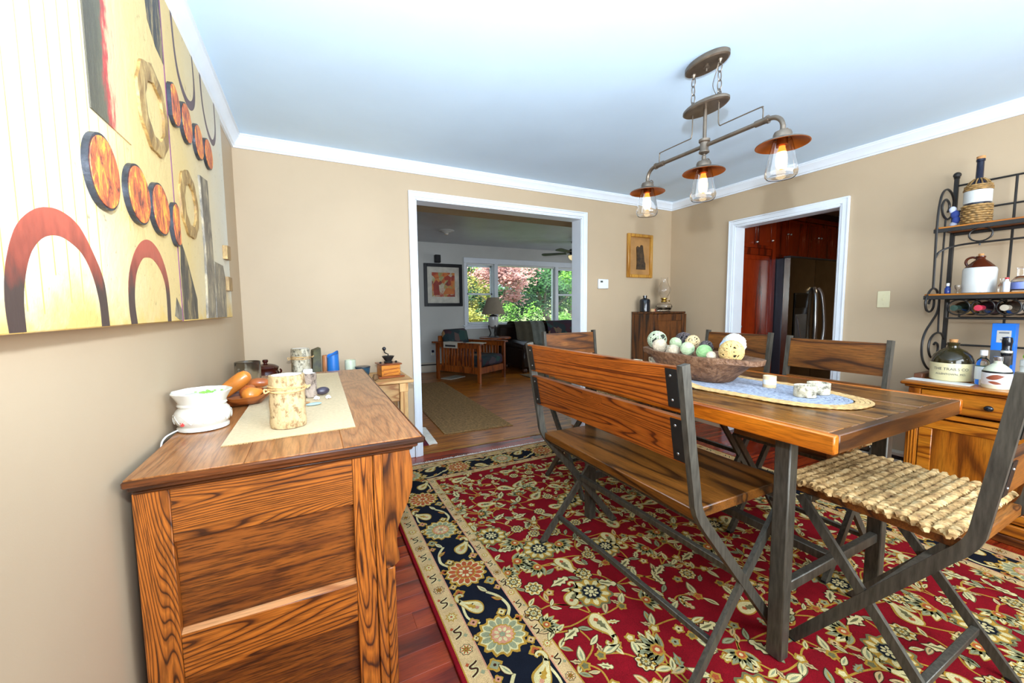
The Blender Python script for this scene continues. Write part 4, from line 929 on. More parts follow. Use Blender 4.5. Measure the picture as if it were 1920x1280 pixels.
# small cabinet in the corner
CZ = 1.212
t = thing('corner_cabinet', 'dark wooden cabinet standing in the back right corner under the small picture', 'cabinet', (3.84, 3.17, 0))
QX0, QX1, QY0, QY1 = 3.590, 4.080, 3.020, YB-0.0155
obj('top', MB().box(QX0-0.004, QX1+0.004, QY0-0.005, QY1, CZ-0.022, CZ, 0, 0.003), M['walnut'], t, True)
for (x0, x1) in ((QX0, QX0+0.018), (QX1-0.018, QX1)): obj('side_panel', MB().box(x0, x1, QY0+0.0005, QY1, 0.02, CZ-0.0225, 0, 0.0015), M['walnut'], t, True)
obj('back_panel', MB().box(QX0+0.0185, QX1-0.0185, QY1-0.010, QY1, 0.02, CZ-0.0225), M['walnut'], t, True)
for zz in (0.08, 0.62): obj('shelf', MB().box(QX0+0.0185, QX1-0.0185, QY0+0.03, QY1-0.0105, zz, zz+0.018), M['walnut'], t, True)
dr = obj('door', MB().box(QX0+0.004, QX1-0.004, QY0-0.012, QY0, 0.05, CZ-0.026, 0, 0.002), M['walnut'], t, True)
for (x0, x1, z0, z1) in ((QX0+0.004, QX0+0.064, 0.05, CZ-0.026), (QX1-0.064, QX1-0.004, 0.05, CZ-0.026), (QX0+0.0645, QX1-0.0645, CZ-0.096, CZ-0.026), (QX0+0.0645, QX1-0.0645, 0.05, 0.13)): obj('door_rail', MB().box(x0, x1, QY0-0.022, QY0-0.0122, z0, z1, 0, 0.002), M['walnut'], dr, True)
obj('knob', MB().ball((QX0+0.034, QY0-0.034, 0.72), 0.012, 12, 8), M['plate'], dr, True)
t = thing('black_bottle', 'black glazed bottle with short neck on top of the corner cabinet', 'bottle', (3.672, 3.205, CZ+0.0006))
obj('body', MB().lathe([(0.048, 0), (0.054, 0.004), (0.055, 0.115), (0.050, 0.132), (0.030, 0.142), (0.020, 0.146), (0.020, 0.158), (0.022, 0.160), (0.022, 0.172), (0.016, 0.174), (0.0001, 0.165)], 30), M['gloss'], t)
t = thing('oil_lamp', 'clear glass oil lamp with tall bulbous chimney on the corner cabinet', 'oil lamp', (3.905, 3.155, CZ+0.0006))
obj('font', MB().lathe([(0.062, 0), (0.070, 0.004), (0.066, 0.016), (0.082, 0.034), (0.088, 0.052), (0.080, 0.076), (0.050, 0.094), (0.026, 0.102), (0.024, 0.100), (0.048, 0.090), (0.076, 0.073), (0.083, 0.052), (0.077, 0.036), (0.0001, 0.020)], 36), M['clear'], t)
obj('lamp_oil', MB().lathe([(0.0001, 0.0215), (0.070, 0.034), (0.074, 0.042), (0.0001, 0.043)], 28), C('dark_lamp_oil', (30, 24, 20), 0.1), t)
bn = obj('burner', MB().lathe([(0.027, 0.1025), (0.032, 0.108), (0.030, 0.120), (0.022, 0.124), (0.026, 0.132), (0.036, 0.138), (0.036, 0.146), (0.016, 0.150), (0.0001, 0.152)], 28), C('aged_brass', (172, 138, 66), 0.3, metal=0.9), t)
obj('wick_knob', MB().tube([(0.030, 0, 0.118), (0.058, -0.012, 0.116)], 0.003, 6).ball((0.064, -0.014, 0.116), 0.010, 10, 6, 0, (0.5, 1, 1)), C('aged_brass', (172, 138, 66)), bn)
obj('chimney', MB().lathe([(0.032, 0.147), (0.034, 0.158), (0.056, 0.196), (0.068, 0.226), (0.064, 0.254), (0.046, 0.290), (0.036, 0.320), (0.035, 0.356), (0.039, 0.366), (0.036, 0.366), (0.0325, 0.354), (0.0335, 0.320), (0.0435, 0.290), (0.0615, 0.254), (0.0655, 0.226), (0.0535, 0.196), (0.0315, 0.158), (0.0295, 0.147)], 36, 0, closed=True), M['clear'], t)
t = thing('matchbox', 'small tan matchbox with red end lying between the bottle and the oil lamp', 'box', (3.76, 3.185, CZ+0.0006))
obj('sleeve', MB().box(-0.032, 0.022, -0.018, 0.018, 0, 0.03, 0, 0.001), C('tan_card', (196, 160, 116), 0.7), t); obj('tray', MB().box(0.0225, 0.036, -0.017, 0.017, 0.001, 0.029, 0, 0.001), C('red_card', (170, 58, 50), 0.6), t)

# ---------------------------------------------------------------- honey pine buffet on the right
bf = thing('buffet_cabinet', 'honey pine buffet cabinet with black knobs against the right wall', 'cabinet', (3.9, 0.5, 0.0))
def bp(name, mb, mat, par=None, **kw): return obj(name, mb, mat, par or bf, True, **kw)
BX0, BX1, BY0, BY1, BT = 3.650, XW-0.064, -0.16, 1.030, 0.800
bp('top', MB().box(BX0-0.034, BX1, BY0-0.03, BY1+0.034, BT-0.020, BT, 0, 0.006), M['honey'])
bp('top_moulding', MB().box(BX0-0.018, BX1, BY0-0.016, BY1+0.018, BT-0.034, BT-0.0205, 0, 0.005), M['honey'])
bp('side_panel', MB().box(BX0+0.02, BX1, BY1-0.02, BY1, 0.06, BT-0.0345), M['honeyz'])
bp('side_panel', MB().box(BX0+0.02, BX1, BY0, BY0+0.02, 0.06, BT-0.0345), M['honeyz'])
bp('back_panel', MB().box(BX1-0.012, BX1, BY0+0.0205, BY1-0.0205, 0.06, BT-0.0345), M['honeyz'])
bp('corner_post', MB().box(BX0-0.004, BX0+0.045, BY1-0.052, BY1+0.003, 0.06, BT-0.0345, 0, 0.004), M['honeyz'])
bp('corner_post', MB().box(BX0-0.004, BX0+0.045, BY0-0.003, BY0+0.052, 0.06, BT-0.0345, 0, 0.004), M['honeyz'])
for k in range(3): bp('flute', MB().tube([(BX0-0.004, BY1-0.014-0.013*k, 0.12), (BX0-0.004, BY1-0.014-0.013*k, 0.60)], 0.0045, 8), M['honeyz'])
bp('base_moulding', MB().box(BX0-0.014, BX1, BY0-0.012, BY1+0.014, 0.045, 0.105, 0, 0.006), M['honey'])
bp('plinth', MB().box(BX0-0.022, BX1, BY0-0.022, BY1+0.022, 0.0, 0.0445, 0, 0.004), wood('plinth_pine', (70, 34, 12), (104, 56, 22), (120, 66, 28), 'y'))
bp('middle_rail', MB().box(BX0-0.010, BX0+0.02, BY0+0.053, BY1-0.053, 0.600, 0.628, 0, 0.005), M['honey'])
ym = (BY0+BY1)/2
for (a, b3) in ((BY0+0.054, ym-0.002), (ym+0.002, BY1-0.054)):
    d = bp('drawer', MB().box(BX0-0.004, BX0+0.02, a, b3, 0.640, BT-0.040, 0, 0.004), M['honey'])
    obj('knob', MB().ball((BX0-0.018, (a+b3)/2, 0.700), 0.016, 16, 10, 0, (0.8, 1.15, 1)).tube([(BX0-0.004, (a+b3)/2, 0.70), (BX0-0.012, (a+b3)/2, 0.70)], 0.007, 8), M['gloss'], d, True)
    d = bp('door', MB().box(BX0, BX0+0.02, a, b3, 0.112, 0.594, 0, 0.003), M['honeyz'])
    obj('door_frame', MB().box(BX0-0.006, BX0-0.0003, a+0.002, b3-0.002, 0.535, 0.592, 0, 0.003).box(BX0-0.006, BX0-0.0003, a+0.002, a+0.06, 0.115, 0.5345, 0, 0.003).box(BX0-0.006, BX0-0.0003, b3-0.06, b3-0.002, 0.115, 0.5345, 0, 0.003).box(BX0-0.006, BX0-0.0003, a+0.0605, b3-0.0605, 0.115, 0.17, 0, 0.003), M['honey'], d, True)
    obj('knob', MB().ball((BX0-0.016, a+0.03 if a > ym else b3-0.03, 0.40), 0.014, 14, 8), M['gloss'], d, True)
# iron baker's rack standing on the buffet
rk = thing('bakers_rack', "wrought iron baker's rack hutch with wooden shelves and scrolled ends on the buffet", 'rack', (4.0, 0.5, BT))
def rp(name, mb, mat, par=None, **kw): return obj(name, mb, mat, par or rk, True, **kw)
S1Z, S2Z = 1.728, 1.322
YR = (1.030, -0.13); XP = 4.122
for yr in YR:
    rp('post', MB().box(XP-0.010, XP+0.010, yr-0.010, yr+0.010, BT+0.0006, 2.055, 0, 0.002), M['iron'])
    rp('finial', MB().ball((XP, yr, 2.072), 0.019, 14, 10).lathe([(0.012, 2.050), (0.016, 2.054), (0.012, 2.058)], 14, 0, (XP, yr, 0)), M['iron'])
    def crv(pts, k=6): return [(x, yr, z) for x, z in ((q.x, q.y) for q in catmull([(a, b3, 0) for a, b3 in pts], k))]
    rp('scroll', MB().tube(crv([(3.985, BT+0.034), (3.89, 0.858), (3.822, 0.905), (3.789, 0.963), (3.788, 1.035), (3.826, 1.096), (3.902, 1.151), (3.969, 1.202), (3.992, 1.25), (3.992, 1.30)]), 0.0062, 7), M['iron'])
    rp('scroll', MB().tube(crv([(4.112, 1.035), (4.075, 1.066), (4.013, 1.078), (3.944, 1.066), (3.893, 1.031), (3.885, 0.980), (3.912, 0.938), (3.962, 0.916), (4.005, 0.928), (4.030, 0.966), (4.022, 1.000), (3.985, 1.016), (3.962, 1.004)]), 0.0062, 7), M['iron'])
    rp('scroll', MB().tube(crv([(3.958, 1.330), (3.938, 1.349), (3.886, 1.358), (3.830, 1.332), (3.790, 1.276), (3.808, 1.228), (3.862, 1.214), (3.908, 1.240), (3.913, 1.285), (3.885, 1.300), (3.850, 1.285), (3.836, 1.262)]), 0.0062, 7), M['iron'])
    rp('scroll', MB().tube(crv([(3.887, 1.358), (3.880, 1.55), (3.874, 1.706), (3.884, 1.85), (3.918, 1.934), (3.985, 1.968), (4.060, 1.952), (4.105, 1.900), (4.095, 1.830), (4.020, 1.790), (3.950, 1.812), (3.928, 1.865), (3.970, 1.905), (4.025, 1.893), (4.038, 1.860), (4.018, 1.835)]), 0.0062, 7), M['iron'])
    rp('rod', MB().tube([(4.015, yr, 1.078), (3.994, yr, 1.30), (3.994, yr, 1.785)], 0.005, 7), M['iron'])
    for zz in (S1Z-0.012, S2Z-0.012): rp('side_bar', MB().bar((3.80 if zz < 1.5 else 3.88, yr, zz), (XP-0.01, yr, zz), 0.010, 0.012), M['iron'])
    rp('foot_block', MB().box(3.80, XP+0.02, yr-0.008, yr+0.032, BT+0.0006, BT+0.030, 0, 0.003), C('dark_block_wood', (92, 52, 28), 0.5))
for (z, x0, nm2) in ((S1Z, 3.882, 'top_shelf'), (S2Z, 3.806, 'lower_shelf')):
    rp(nm2, MB().box(x0+0.004, XP-0.011, YR[1]-0.012, YR[0]+0.014, z-0.016, z, 0, 0.002), M['honey'])
    rp('shelf_edge', MB().box(x0-0.004, x0+0.0035, YR[1]-0.014, YR[0]+0.016, z-0.034, z-0.010, 0, 0.002), M['iron'])
    rp('shelf_edge', MB().box(XP-0.020, XP-0.011, YR[1]+0.011, YR[0]-0.011, z-0.036, z-0.0165, 0, 0.002), M['iron'])
for zz in (2.005, 1.845): rp('back_rail', MB().tube([(XP, YR[1]+0.010, zz), (XP, YR[0]-0.010, zz)], 0.006, 7), M['iron'])
for yy in (0.785, 0.45, 0.115): rp('back_rod', MB().tube([(XP, yy, 2.005), (XP, yy, BT+0.20)], 0.006, 7), M['iron'])
rp('back_rail', MB().tube([(XP, YR[1]+0.010, 1.0), (XP, YR[0]-0.010, 1.0)], 0.006, 7), M['iron'])
rp('arch_bar', MB().tube(catmull([(3.885, 1.03, 1.545), (3.905, 1.015, 1.585), (3.93, 0.95, 1.612), (3.93, 0.82, 1.617), (3.93, 0.45, 1.618), (3.93, 0.08, 1.617), (3.93, -0.05, 1.61), (3.885, -0.12, 1.545)], 6), 0.006, 7), M['iron'])
for yy in (0.862, 0.45, 0.04):
    rp('ring', MB().tube([(3.93, yy+0.046*cos(2*pi*k/24), 1.664+0.040*sin(2*pi*k/24)) for k in range(24)], 0.0045, 6, 0, True), M['iron'])
    rp('rod', MB().tube([(3.93, yy, 1.624), (3.93, yy, 1.50 if yy != 0.862 else 1.60)], 0.004, 6), M['iron'])
# wine rings under the lower shelf
for k in range(11):
    yy = 0.905-0.0945*k
    for xx in (3.850, 4.060): rp('wine_ring', MB().tube([(xx, yy+0.0445*cos(2*pi*q/22), 1.240+0.0445*sin(2*pi*q/22)) for q in range(22)], 0.0042, 6, 0, True), M['iron'])
for xx in (3.850, 4.060):
    rp('wine_rail', MB().tube([(xx, 0.955, 1.27), (xx, 0.955, 1.180), (xx, 0.945, 1.176), (xx, -0.10, 1.176), (xx, -0.11, 1.18), (xx, -0.11, 1.27)], 0.0055, 7), M['iron'])
def lie(mb, x, y, z): return mb.xf(Matrix.Translation((x, y, z))@Matrix.Rotation(radians(-90), 4, 'Y'))
for k, (gc, cc, lc, lb) in enumerate((((22, 30, 24), (36, 60, 52), (226, 196, 120), 'wine bottle with green capsule and yellow label lying in the first ring of the rack'), ((30, 22, 26), (176, 44, 66), (60, 22, 34), 'wine bottle with red capsule lying in the second ring of the rack'), ((40, 36, 30), (168, 158, 140), (206, 196, 176), 'wine bottle with cream capsule lying in the third ring of the rack'))):
    yy = 0.905-0.0945*k
    t = thing('wine_bottle', lb, 'wine bottle', (4.10, yy, 1.2366), 0, 'wine bottles in the rack rings')
    obj('body', lie(MB().lathe([(0.034, 0), (0.0365, 0.004), (0.0365, 0.19), (0.030, 0.222), (0.016, 0.246), (0.0142, 0.255)], 26), 0, 0, 0), C('wine_glass_%d' % k, gc, 0.1), t)
    obj('label', lie(MB().lathe([(0.0369, 0.085), (0.0371, 0.087), (0.0371, 0.178), (0.0369, 0.18)], 26), 0, 0, 0), C('wine_label_%d' % k, lc, 0.6), t)
    obj('capsule', lie(MB().lathe([(0.0145, 0.2552), (0.0150, 0.258), (0.0150, 0.312), (0.0165, 0.314), (0.0165, 0.322), (0.0001, 0.3225)], 20), 0, 0, 0), C('capsule_%d' % k, cc, 0.35), t)
# top shelf
Z1 = S1Z+0.0006
t = thing('wicker_bottle', 'tall bottle wrapped in wicker with white band on the rack top shelf', 'bottle', (4.035, 0.912, Z1))
obj('glass', MB().lathe([(0.052, 0.01), (0.054, 0.20), (0.048, 0.235), (0.026, 0.262), (0.0165, 0.275), (0.0155, 0.375), (0.019, 0.378), (0.019, 0.390), (0.0001, 0.390)], 28), C('blue_black_glass', (22, 26, 46), 0.15), t)
obj('cork', MB().lathe([(0.016, 0.3905), (0.0185, 0.394), (0.0185, 0.406), (0.0001, 0.407)], 18), M['cork'], t)
wk = MB(); rr = random.Random(4)
for j in range(9):
    z = 0.008+0.0135*j
    wk.tube([((0.0575+0.003*sin(11*2*pi*k/66+(j % 2)*pi))*cos(2*pi*k/66), (0.0575+0.003*sin(11*2*pi*k/66+(j % 2)*pi))*sin(2*pi*k/66), z) for k in range(66)], 0.0072, 6, 0, True)
for j in range(3):
    z = 0.212+0.011*j
    wk.tube([((0.056-0.002*j+0.002*sin(11*2*pi*k/66+(j % 2)*pi))*cos(2*pi*k/66), (0.056-0.002*j+0.002*sin(11*2*pi*k/66+(j % 2)*pi))*sin(2*pi*k/66), z) for k in range(66)], 0.006, 6, 0, True)
obj('wicker', wk, C('wicker', (150, 116, 66), 0.7, var=0.35, scale=60), t, kind='stuff')
for k in range(12):
    a = 2*pi*k/12; obj('wicker_stay', MB().tube([(0.052*cos(a), 0.052*sin(a), 0.235), (0.040*cos(a), 0.040*sin(a), 0.258), (0.020*cos(a), 0.020*sin(a), 0.276)], 0.0035, 5), C('wicker', (150, 116, 66)), t)
obj('white_band', MB().lathe([(0.0555, 0.132), (0.0585, 0.134), (0.0585, 0.204), (0.0555, 0.206)], 32), M['greyglaze'], t)
t = thing('fabric_bow', 'crumpled blue and white fabric bow beside the wicker bottle', 'bow', (4.03, 1.000, Z1))
for k, (dy, dz, s) in enumerate(((0.0, 0.085, 0.026), (0.012, 0.115, 0.022), (-0.006, 0.05, 0.024), (0.004, 0.022, 0.022))):
    obj('loop', MB().ball((0, dy, dz), s, 14, 9, 0, (0.6, 0.8, 1.0)), C('blue_print' if k % 2 == 0 else 'white_print', (54, 74, 150) if k % 2 == 0 else (200, 204, 224), 0.8), t)
t = thing('wooden_plaque', 'slanted orange-brown wooden plaque on the top shelf at the photo edge', 'plaque', (4.03, 0.690, Z1))
obj('board', MB().prism([(-0.10, 0.0), (0.055, 0.0), (-0.02, 0.06), (-0.10, 0.085)], 'x', -0.012, 0.012), wood('plaque_wood', (120, 60, 20), (186, 104, 44), (204, 124, 60), 'y'), t); obj('stand', MB().box(0.013, 0.05, -0.08, 0.04, 0.0, 0.012, 0, 0.002), M['walnut'], t)
# lower shelf
Z2 = S2Z+0.0006
t = thing('whiskey_jug', 'small stoneware jug, white below and brown shoulder, with cork on the lower shelf', 'jug', (3.985, 0.866, Z2))
obj('body', MB().lathe([(0.064, 0), (0.069, 0.004), (0.070, 0.135), (0.066, 0.148), (0.0635, 0.1505)], 34), M['greyglaze'], t)
obj('shoulder', MB().lathe([(0.0636, 0.1507), (0.055, 0.162), (0.036, 0.184), (0.020, 0.198), (0.017, 0.206), (0.020, 0.210), (0.020, 0.218), (0.012, 0.220), (0.0001, 0.216)], 34), C('brown_slip', (78, 34, 18), 0.15), t)
obj('handle', MB().tube(catmull([(0, 0.016, 0.206), (0, 0.034, 0.214), (0, 0.054, 0.206), (0, 0.060, 0.186), (0, 0.052, 0.164)], 6), 0.0065, 8), C('brown_slip', (78, 34, 18)), t)
obj('cork', MB().lathe([(0.011, 0.2205), (0.012, 0.232), (0.0001, 0.233)], 14), M['cork'], t)
def mini(name, label, loc, prof, mat, cap=None, capm=None, extra=None):
    t = thing(name, label, 'bottle', loc); obj('body', MB().lathe(prof, 22), mat, t)
    if cap: obj('cap', MB().lathe(cap, 18), capm, t)
    if extra: obj(extra[0], MB().lathe(extra[1], 22), extra[2], t)
mini('blue_vial', 'tiny cobalt blue bottle with white cap at the left end of the lower shelf', (3.97, 0.990, Z2), [(0.013, 0), (0.014, 0.003), (0.014, 0.034), (0.007, 0.044), (0.006, 0.048)], C('cobalt', (36, 60, 134), 0.12), [(0.0075, 0.0485), (0.0075, 0.066), (0.0001, 0.067)], M['white'])
mini('stoppered_goblet', 'tiny smoky glass goblet left of the whiskey jug', (3.93, 0.937, Z2), [(0.011, 0), (0.011, 0.003), (0.003, 0.006), (0.003, 0.020), (0.012, 0.032), (0.0145, 0.046), (0.012, 0.052), (0.0001, 0.050)], C('smoky_glass', (120, 108, 92), 0.1))
mini('clear_vial', 'small clear glass vial right of the whiskey jug', (3.93, 0.765, Z2), [(0.013, 0), (0.014, 0.003), (0.014, 0.040), (0.006, 0.052), (0.006, 0.068), (0.009, 0.070), (0.009, 0.078), (0.0001, 0.078)], M['clear'])
mini('clear_decanter', 'clear glass decanter with red and blue label at the right edge of the lower shelf', (3.95, 0.700, Z2), [(0.034, 0), (0.037, 0.004), (0.037, 0.062), (0.026, 0.080), (0.018, 0.088), (0.018, 0.128), (0.021, 0.130), (0.021, 0.136), (0.0001, 0.134)], M['clear'], None, None, ('label', [(0.0372, 0.016), (0.0376, 0.018), (0.0376, 0.052), (0.0372, 0.054)], C('blue_label', (112, 128, 190), 0.5)))
mini('white_tumbler', 'slim white and red bottle beside the clear decanter', (3.87, 0.735, Z2), [(0.012, 0), (0.013, 0.003), (0.013, 0.052), (0.007, 0.062), (0.007, 0.070)], C('milky_glass', (220, 224, 230), 0.2), [(0.008, 0.0705), (0.008, 0.080), (0.0001, 0.081)], C('red_cap', (186, 46, 50), 0.4))
# on the buffet top
B0 = BT+0.0006
t = thing('stoneware_jug', 'wide stoneware jug with dark glazed shoulder and stencilled lettering on the buffet', 'jug', (3.868, 0.918, B0+0.0026))
obj('body', MB().lathe([(0.085, 0), (0.091, 0.005), (0.092, 0.104), (0.0905, 0.107)], 48), M['creamglaze'], t)
obj('shoulder', MB().lathe([(0.0906, 0.1072), (0.089, 0.124), (0.079, 0.152), (0.056, 0.178), (0.036, 0.190), (0.026, 0.196), (0.024, 0.208), (0.027, 0.212), (0.027, 0.226), (0.016, 0.228), (0.0001, 0.224)], 48), M['oliveglaze'], t)
obj('cork', MB().lathe([(0.0165, 0.2285), (0.019, 0.246), (0.0001, 0.247)], 18), M['cork'], t)
def bent_text(txt, size, R, z, name, par, ac, mat):
    cu2 = bpy.data.curves.new(name, 'FONT'); cu2.body = txt; cu2.size = size; cu2.align_x = 'CENTER'; cu2.extrude = 0.0; cu2.resolution_u = 3
    o = bpy.data.objects.new(name, cu2); COL.objects.link(o); dg = bpy.context.evaluated_depsgraph_get()
    me = bpy.data.meshes.new_from_object(o.evaluated_get(dg)); bpy.data.objects.remove(o)
    for v in me.vertices:
        a = ac+v.co.x/R; v.co = ((R+0.0006)*cos(a), (R+0.0006)*sin(a), z+v.co.y)
    me.materials.clear(); me.materials.append(mat); o = bpy.data.objects.new(name, me); COL.objects.link(o); o.parent = par; return o
bent_text('THE TRAILS CO', 0.022, 0.092, 0.066, 'lettering', t, radians(193), C('stencil_blue', (70, 76, 84), 0.6))
bent_text('ALLENTOWN, MO.', 0.0155, 0.092, 0.038, 'lettering', t, radians(193), C('stencil_blue', (70, 76, 84)))
single('folded_towel', MB().box(-0.055, 0.055, -0.135, 0.135, 0, 0.0024, 0, 0.001), M['white'], 'folded white paper towel under the lettered stoneware jug', 'towel', (3.745, 0.930, B0))
t = thing('spray_bottle', 'clear plastic bottle with green and white label right of the stoneware jug', 'bottle', (3.83, 0.786, B0))
obj('body', MB().lathe([(0.026, 0), (0.029, 0.004), (0.029, 0.120), (0.022, 0.142), (0.012, 0.154), (0.012, 0.166)], 26), M['clear'], t)
obj('label', MB().lathe([(0.0293, 0.03), (0.0297, 0.031), (0.0297, 0.104), (0.0293, 0.105)], 26, [0, 1, 0]), [C('green_label', (46, 140, 104), 0.5), M['white']], t)
obj('cap', MB().lathe([(0.015, 0.1665), (0.0155, 0.168), (0.0155, 0.196), (0.0001, 0.198)], 20), M['white'], t)
t = thing('blue_box', 'tall bright blue box with silver band standing against the back of the rack', 'box', (4.00, 0.752, B0))
bm = C('box_blue', (24, 120, 226), 0.4, var=0.03)
obj('carton', MB().box(-0.028, 0.028, -0.044, 0.044, 0, 0.345, 0, 0.001), bm, t)
obj('silver_band', MB().box(-0.0292, -0.0284, -0.0435, 0.0435, 0.11, 0.19), C('silver_print', (120, 122, 124), 0.3, metal=0.6), t)
obj('label', MB().box(-0.0292, -0.0284, -0.030, 0.024, 0.235, 0.305), C('pale_label', (206, 204, 196), 0.5), t)
obj('label_print', MB().box(-0.0299, -0.0294, -0.022, 0.016, 0.288, 0.296).box(-0.0299, -0.0294, -0.022, 0.004, 0.262, 0.268).box(-0.0299, -0.0294, -0.022, 0.010, 0.248, 0.254), C('grey_print', (120, 124, 130), 0.5), t, kind='stuff')
t = thing('pepper_mill', 'dark pepper mill between the blue box and the wide jar', 'pepper mill', (3.865, 0.712, B0))
obj('base', MB().lathe([(0.020, 0), (0.021, 0.004), (0.016, 0.04), (0.014, 0.09), (0.017, 0.13), (0.018, 0.17)], 22), C('mill_glass', (86, 82, 78), 0.2), t); obj('head', MB().lathe([(0.019, 0.1705), (0.021, 0.176), (0.021, 0.20), (0.018, 0.205), (0.019, 0.232), (0.021, 0.25), (0.018, 0.272), (0.0001, 0.276)], 22), M['gloss'], t)
obj('ring', MB().lathe([(0.0212, 0.186), (0.0224, 0.189), (0.0224, 0.196), (0.0212, 0.199)], 22), M['ceram'], t)
t = thing('liqueur_bottle', 'squat wide bottle of cream liqueur with chocolate picture label at the front', 'bottle', (3.742, 0.712, B0))
obj('body', MB().lathe([(0.050, 0), (0.0545, 0.006), (0.0545, 0.088), (0.048, 0.108), (0.028, 0.128), (0.017, 0.136), (0.016, 0.150)], 34), C('cream_liqueur', (214, 216, 190), 0.12), t)
obj('label', MB().lathe([(0.0548, 0.022), (0.0552, 0.023), (0.0552, 0.084), (0.0548, 0.085)], 34), C('white_label', (228, 226, 224), 0.5), t)
def patch(R, a0, a1, z0, z1, tilt=0.0, n=10):
    vs = []
    for i in range(n+1):
        u = i/n; a = a0+(a1-a0)*u; w2 = sin(pi*min(1, u*1.0+0.02)); vs += [(R*cos(a), R*sin(a), (z0+z1)/2-(z1-z0)/2*w2+tilt*(u-0.5)), (R*cos(a), R*sin(a), (z0+z1)/2+(z1-z0)/2*w2+tilt*(u-0.5))]
    return MB().add(vs, [(2*i, 2*i+2, 2*i+3, 2*i+1) for i in range(n)])
obj('label_picture', patch(0.0556, radians(150), radians(222), 0.050, 0.078, 0.014), C('chocolate_print', (132, 66, 40), 0.5), t); obj('label_picture', patch(0.0556, radians(160), radians(214), 0.026, 0.042, -0.008), C('chocolate_print', (132, 66, 40)), t)
obj('label_stripe', MB().lathe([(0.0550, 0.0855), (0.0554, 0.087), (0.0548, 0.094), (0.0540, 0.095)], 34), M['plate'], t)
obj('cap', MB().lathe([(0.0175, 0.1505), (0.018, 0.152), (0.018, 0.172), (0.0001, 0.174)], 20), M['chrome'], t)
t = thing('white_tub', 'white lidded plastic tub on the buffet at the right edge of the photo', 'tub', (3.775, 0.596, B0))
obj('body', MB().lathe([(0.042, 0), (0.046, 0.004), (0.047, 0.125), (0.044, 0.130)], 30), M['white'], t); obj('lid', MB().lathe([(0.049, 0.1302), (0.049, 0.158), (0.045, 0.164), (0.0001, 0.165)], 30), M['white'], t)
obj('seam', MB().lathe([(0.0472, 0.06), (0.0476, 0.062), (0.0476, 0.066), (0.0472, 0.068)], 30), C('grey_line', (150, 154, 160), 0.5), t)
single('lime', MB().ball((0, 0, 0), 0.017, 18, 12, 0, (1.25, 1, 1)), C('lime_skin', (132, 196, 40), 0.4), 'small green lime sitting on the white tub lid', 'fruit', (3.75, 0.615, B0+0.182))

# ---------------------------------------------------------------- persian rug
def rugmat(name, c):
    t = NT(name); v = t.coords((1, 1, 1), False); n1 = t.noise(v, 380, 2, 0.6); n2 = t.noise(v, 14, 3)
    d = tuple(x*0.80 for x in c); l2 = tuple(min(255, x*1.10) for x in c)
    a = t.ramp(n1, [(0.3, d), (0.7, l2)]); b2 = t.ramp(n2, [(0.3, (205, 205, 205)), (0.7, (255, 255, 255))]); cc = t.mix(0.7, a, b2, 'MULTIPLY')
    t.bump(n1, 0.35, 0.002); return t.set(cc, 0.95, Specular_IOR_Level=0.1)
RC = dict(red=(132, 14, 26), navy=(20, 24, 34), beige=(206, 172, 120), gold=(178, 136, 52), olive=(112, 106, 70), cream=(214, 198, 142), rust=(176, 84, 48), brown=(66, 36, 24), salmon=(206, 142, 110), sage=(146, 148, 112))
RN = list(RC); RI = {k: i for i, k in enumerate(RN)}
RM = [rugmat('rug_'+k, RC[k]) for k in RN]
RX0, RX1, RY0, RY1 = 0.826, 3.54, -0.54, 3.115
RW, RL = RX1-RX0, RY1-RY0
rug = thing('persian_rug', 'red persian rug with navy floral border under the dining table', 'rug', (RX0, RY0, 0.0))
RZT = 0.0125
obj('pile', MB().box(0, RW, 0, RL, 0.0006, RZT-0.0002, 0, 0.003), RM[RI['red']], rug)
pat = MB(); LZ = 0.00022
def pz(l): return RZT+l*LZ
def flat(pts, col, l): pat.add([(p[0], p[1], pz(l)) for p in pts], [tuple(range(len(pts)))], RI[col])
def rect(x0, x1, y0, y1, col, l): flat([(x0, y0), (x1, y0), (x1, y1), (x0, y1)], col, l)
def ring_rect(d0, d1, col, l):
    rect(d0, RW-d0, d0, d1, col, l); rect(d0, RW-d0, RL-d1, RL-d0, col, l); rect(d0, d1, d1, RL-d1, col, l); rect(RW-d1, RW-d0, d1, RL-d1, col, l)
def blob(c, r, n, k, amp, col, l, ph=0.0, sx=1.0, ang=0.0):
    P = []
    for i in range(n):
        a = 2*pi*i/n; q = r*(1+amp*cos(k*a+ph)); x, y = q*cos(a)*sx, q*sin(a); P.append((c[0]+x*cos(ang)-y*sin(ang), c[1]+x*sin(ang)+y*cos(ang)))
    flat(P, col, l)
def strip(path, w, col, l):
    P = catmull([(p[0], p[1], 0) for p in path], 5); n = len(P); vs = []
    for i, p in enumerate(P):
        d = (P[min(n-1, i+1)]-P[max(0, i-1)]).normalized(); ww = w[0]+(w[1]-w[0])*i/(n-1) if isinstance(w, tuple) else w
        vs += [(p.x-d.y*ww/2, p.y+d.x*ww/2, pz(l)), (p.x+d.y*ww/2, p.y-d.x*ww/2, pz(l))]
    pat.add(vs, [(2*i, 2*i+2, 2*i+3, 2*i+1) for i in range(n-1)], RI[col])
def shape(c, ang, s, pts, col, l, flip=1, cl=True, k=3):
    P = catmull([(x, y, 0) for x, y in pts], k, True) if cl else [Vector((x, y, 0)) for x, y in pts]
    flat([(c[0]+s*(p.x*cos(ang)-flip*p.y*sin(ang)), c[1]+s*(p.x*sin(ang)+flip*p.y*cos(ang))) for p in P], col, l)
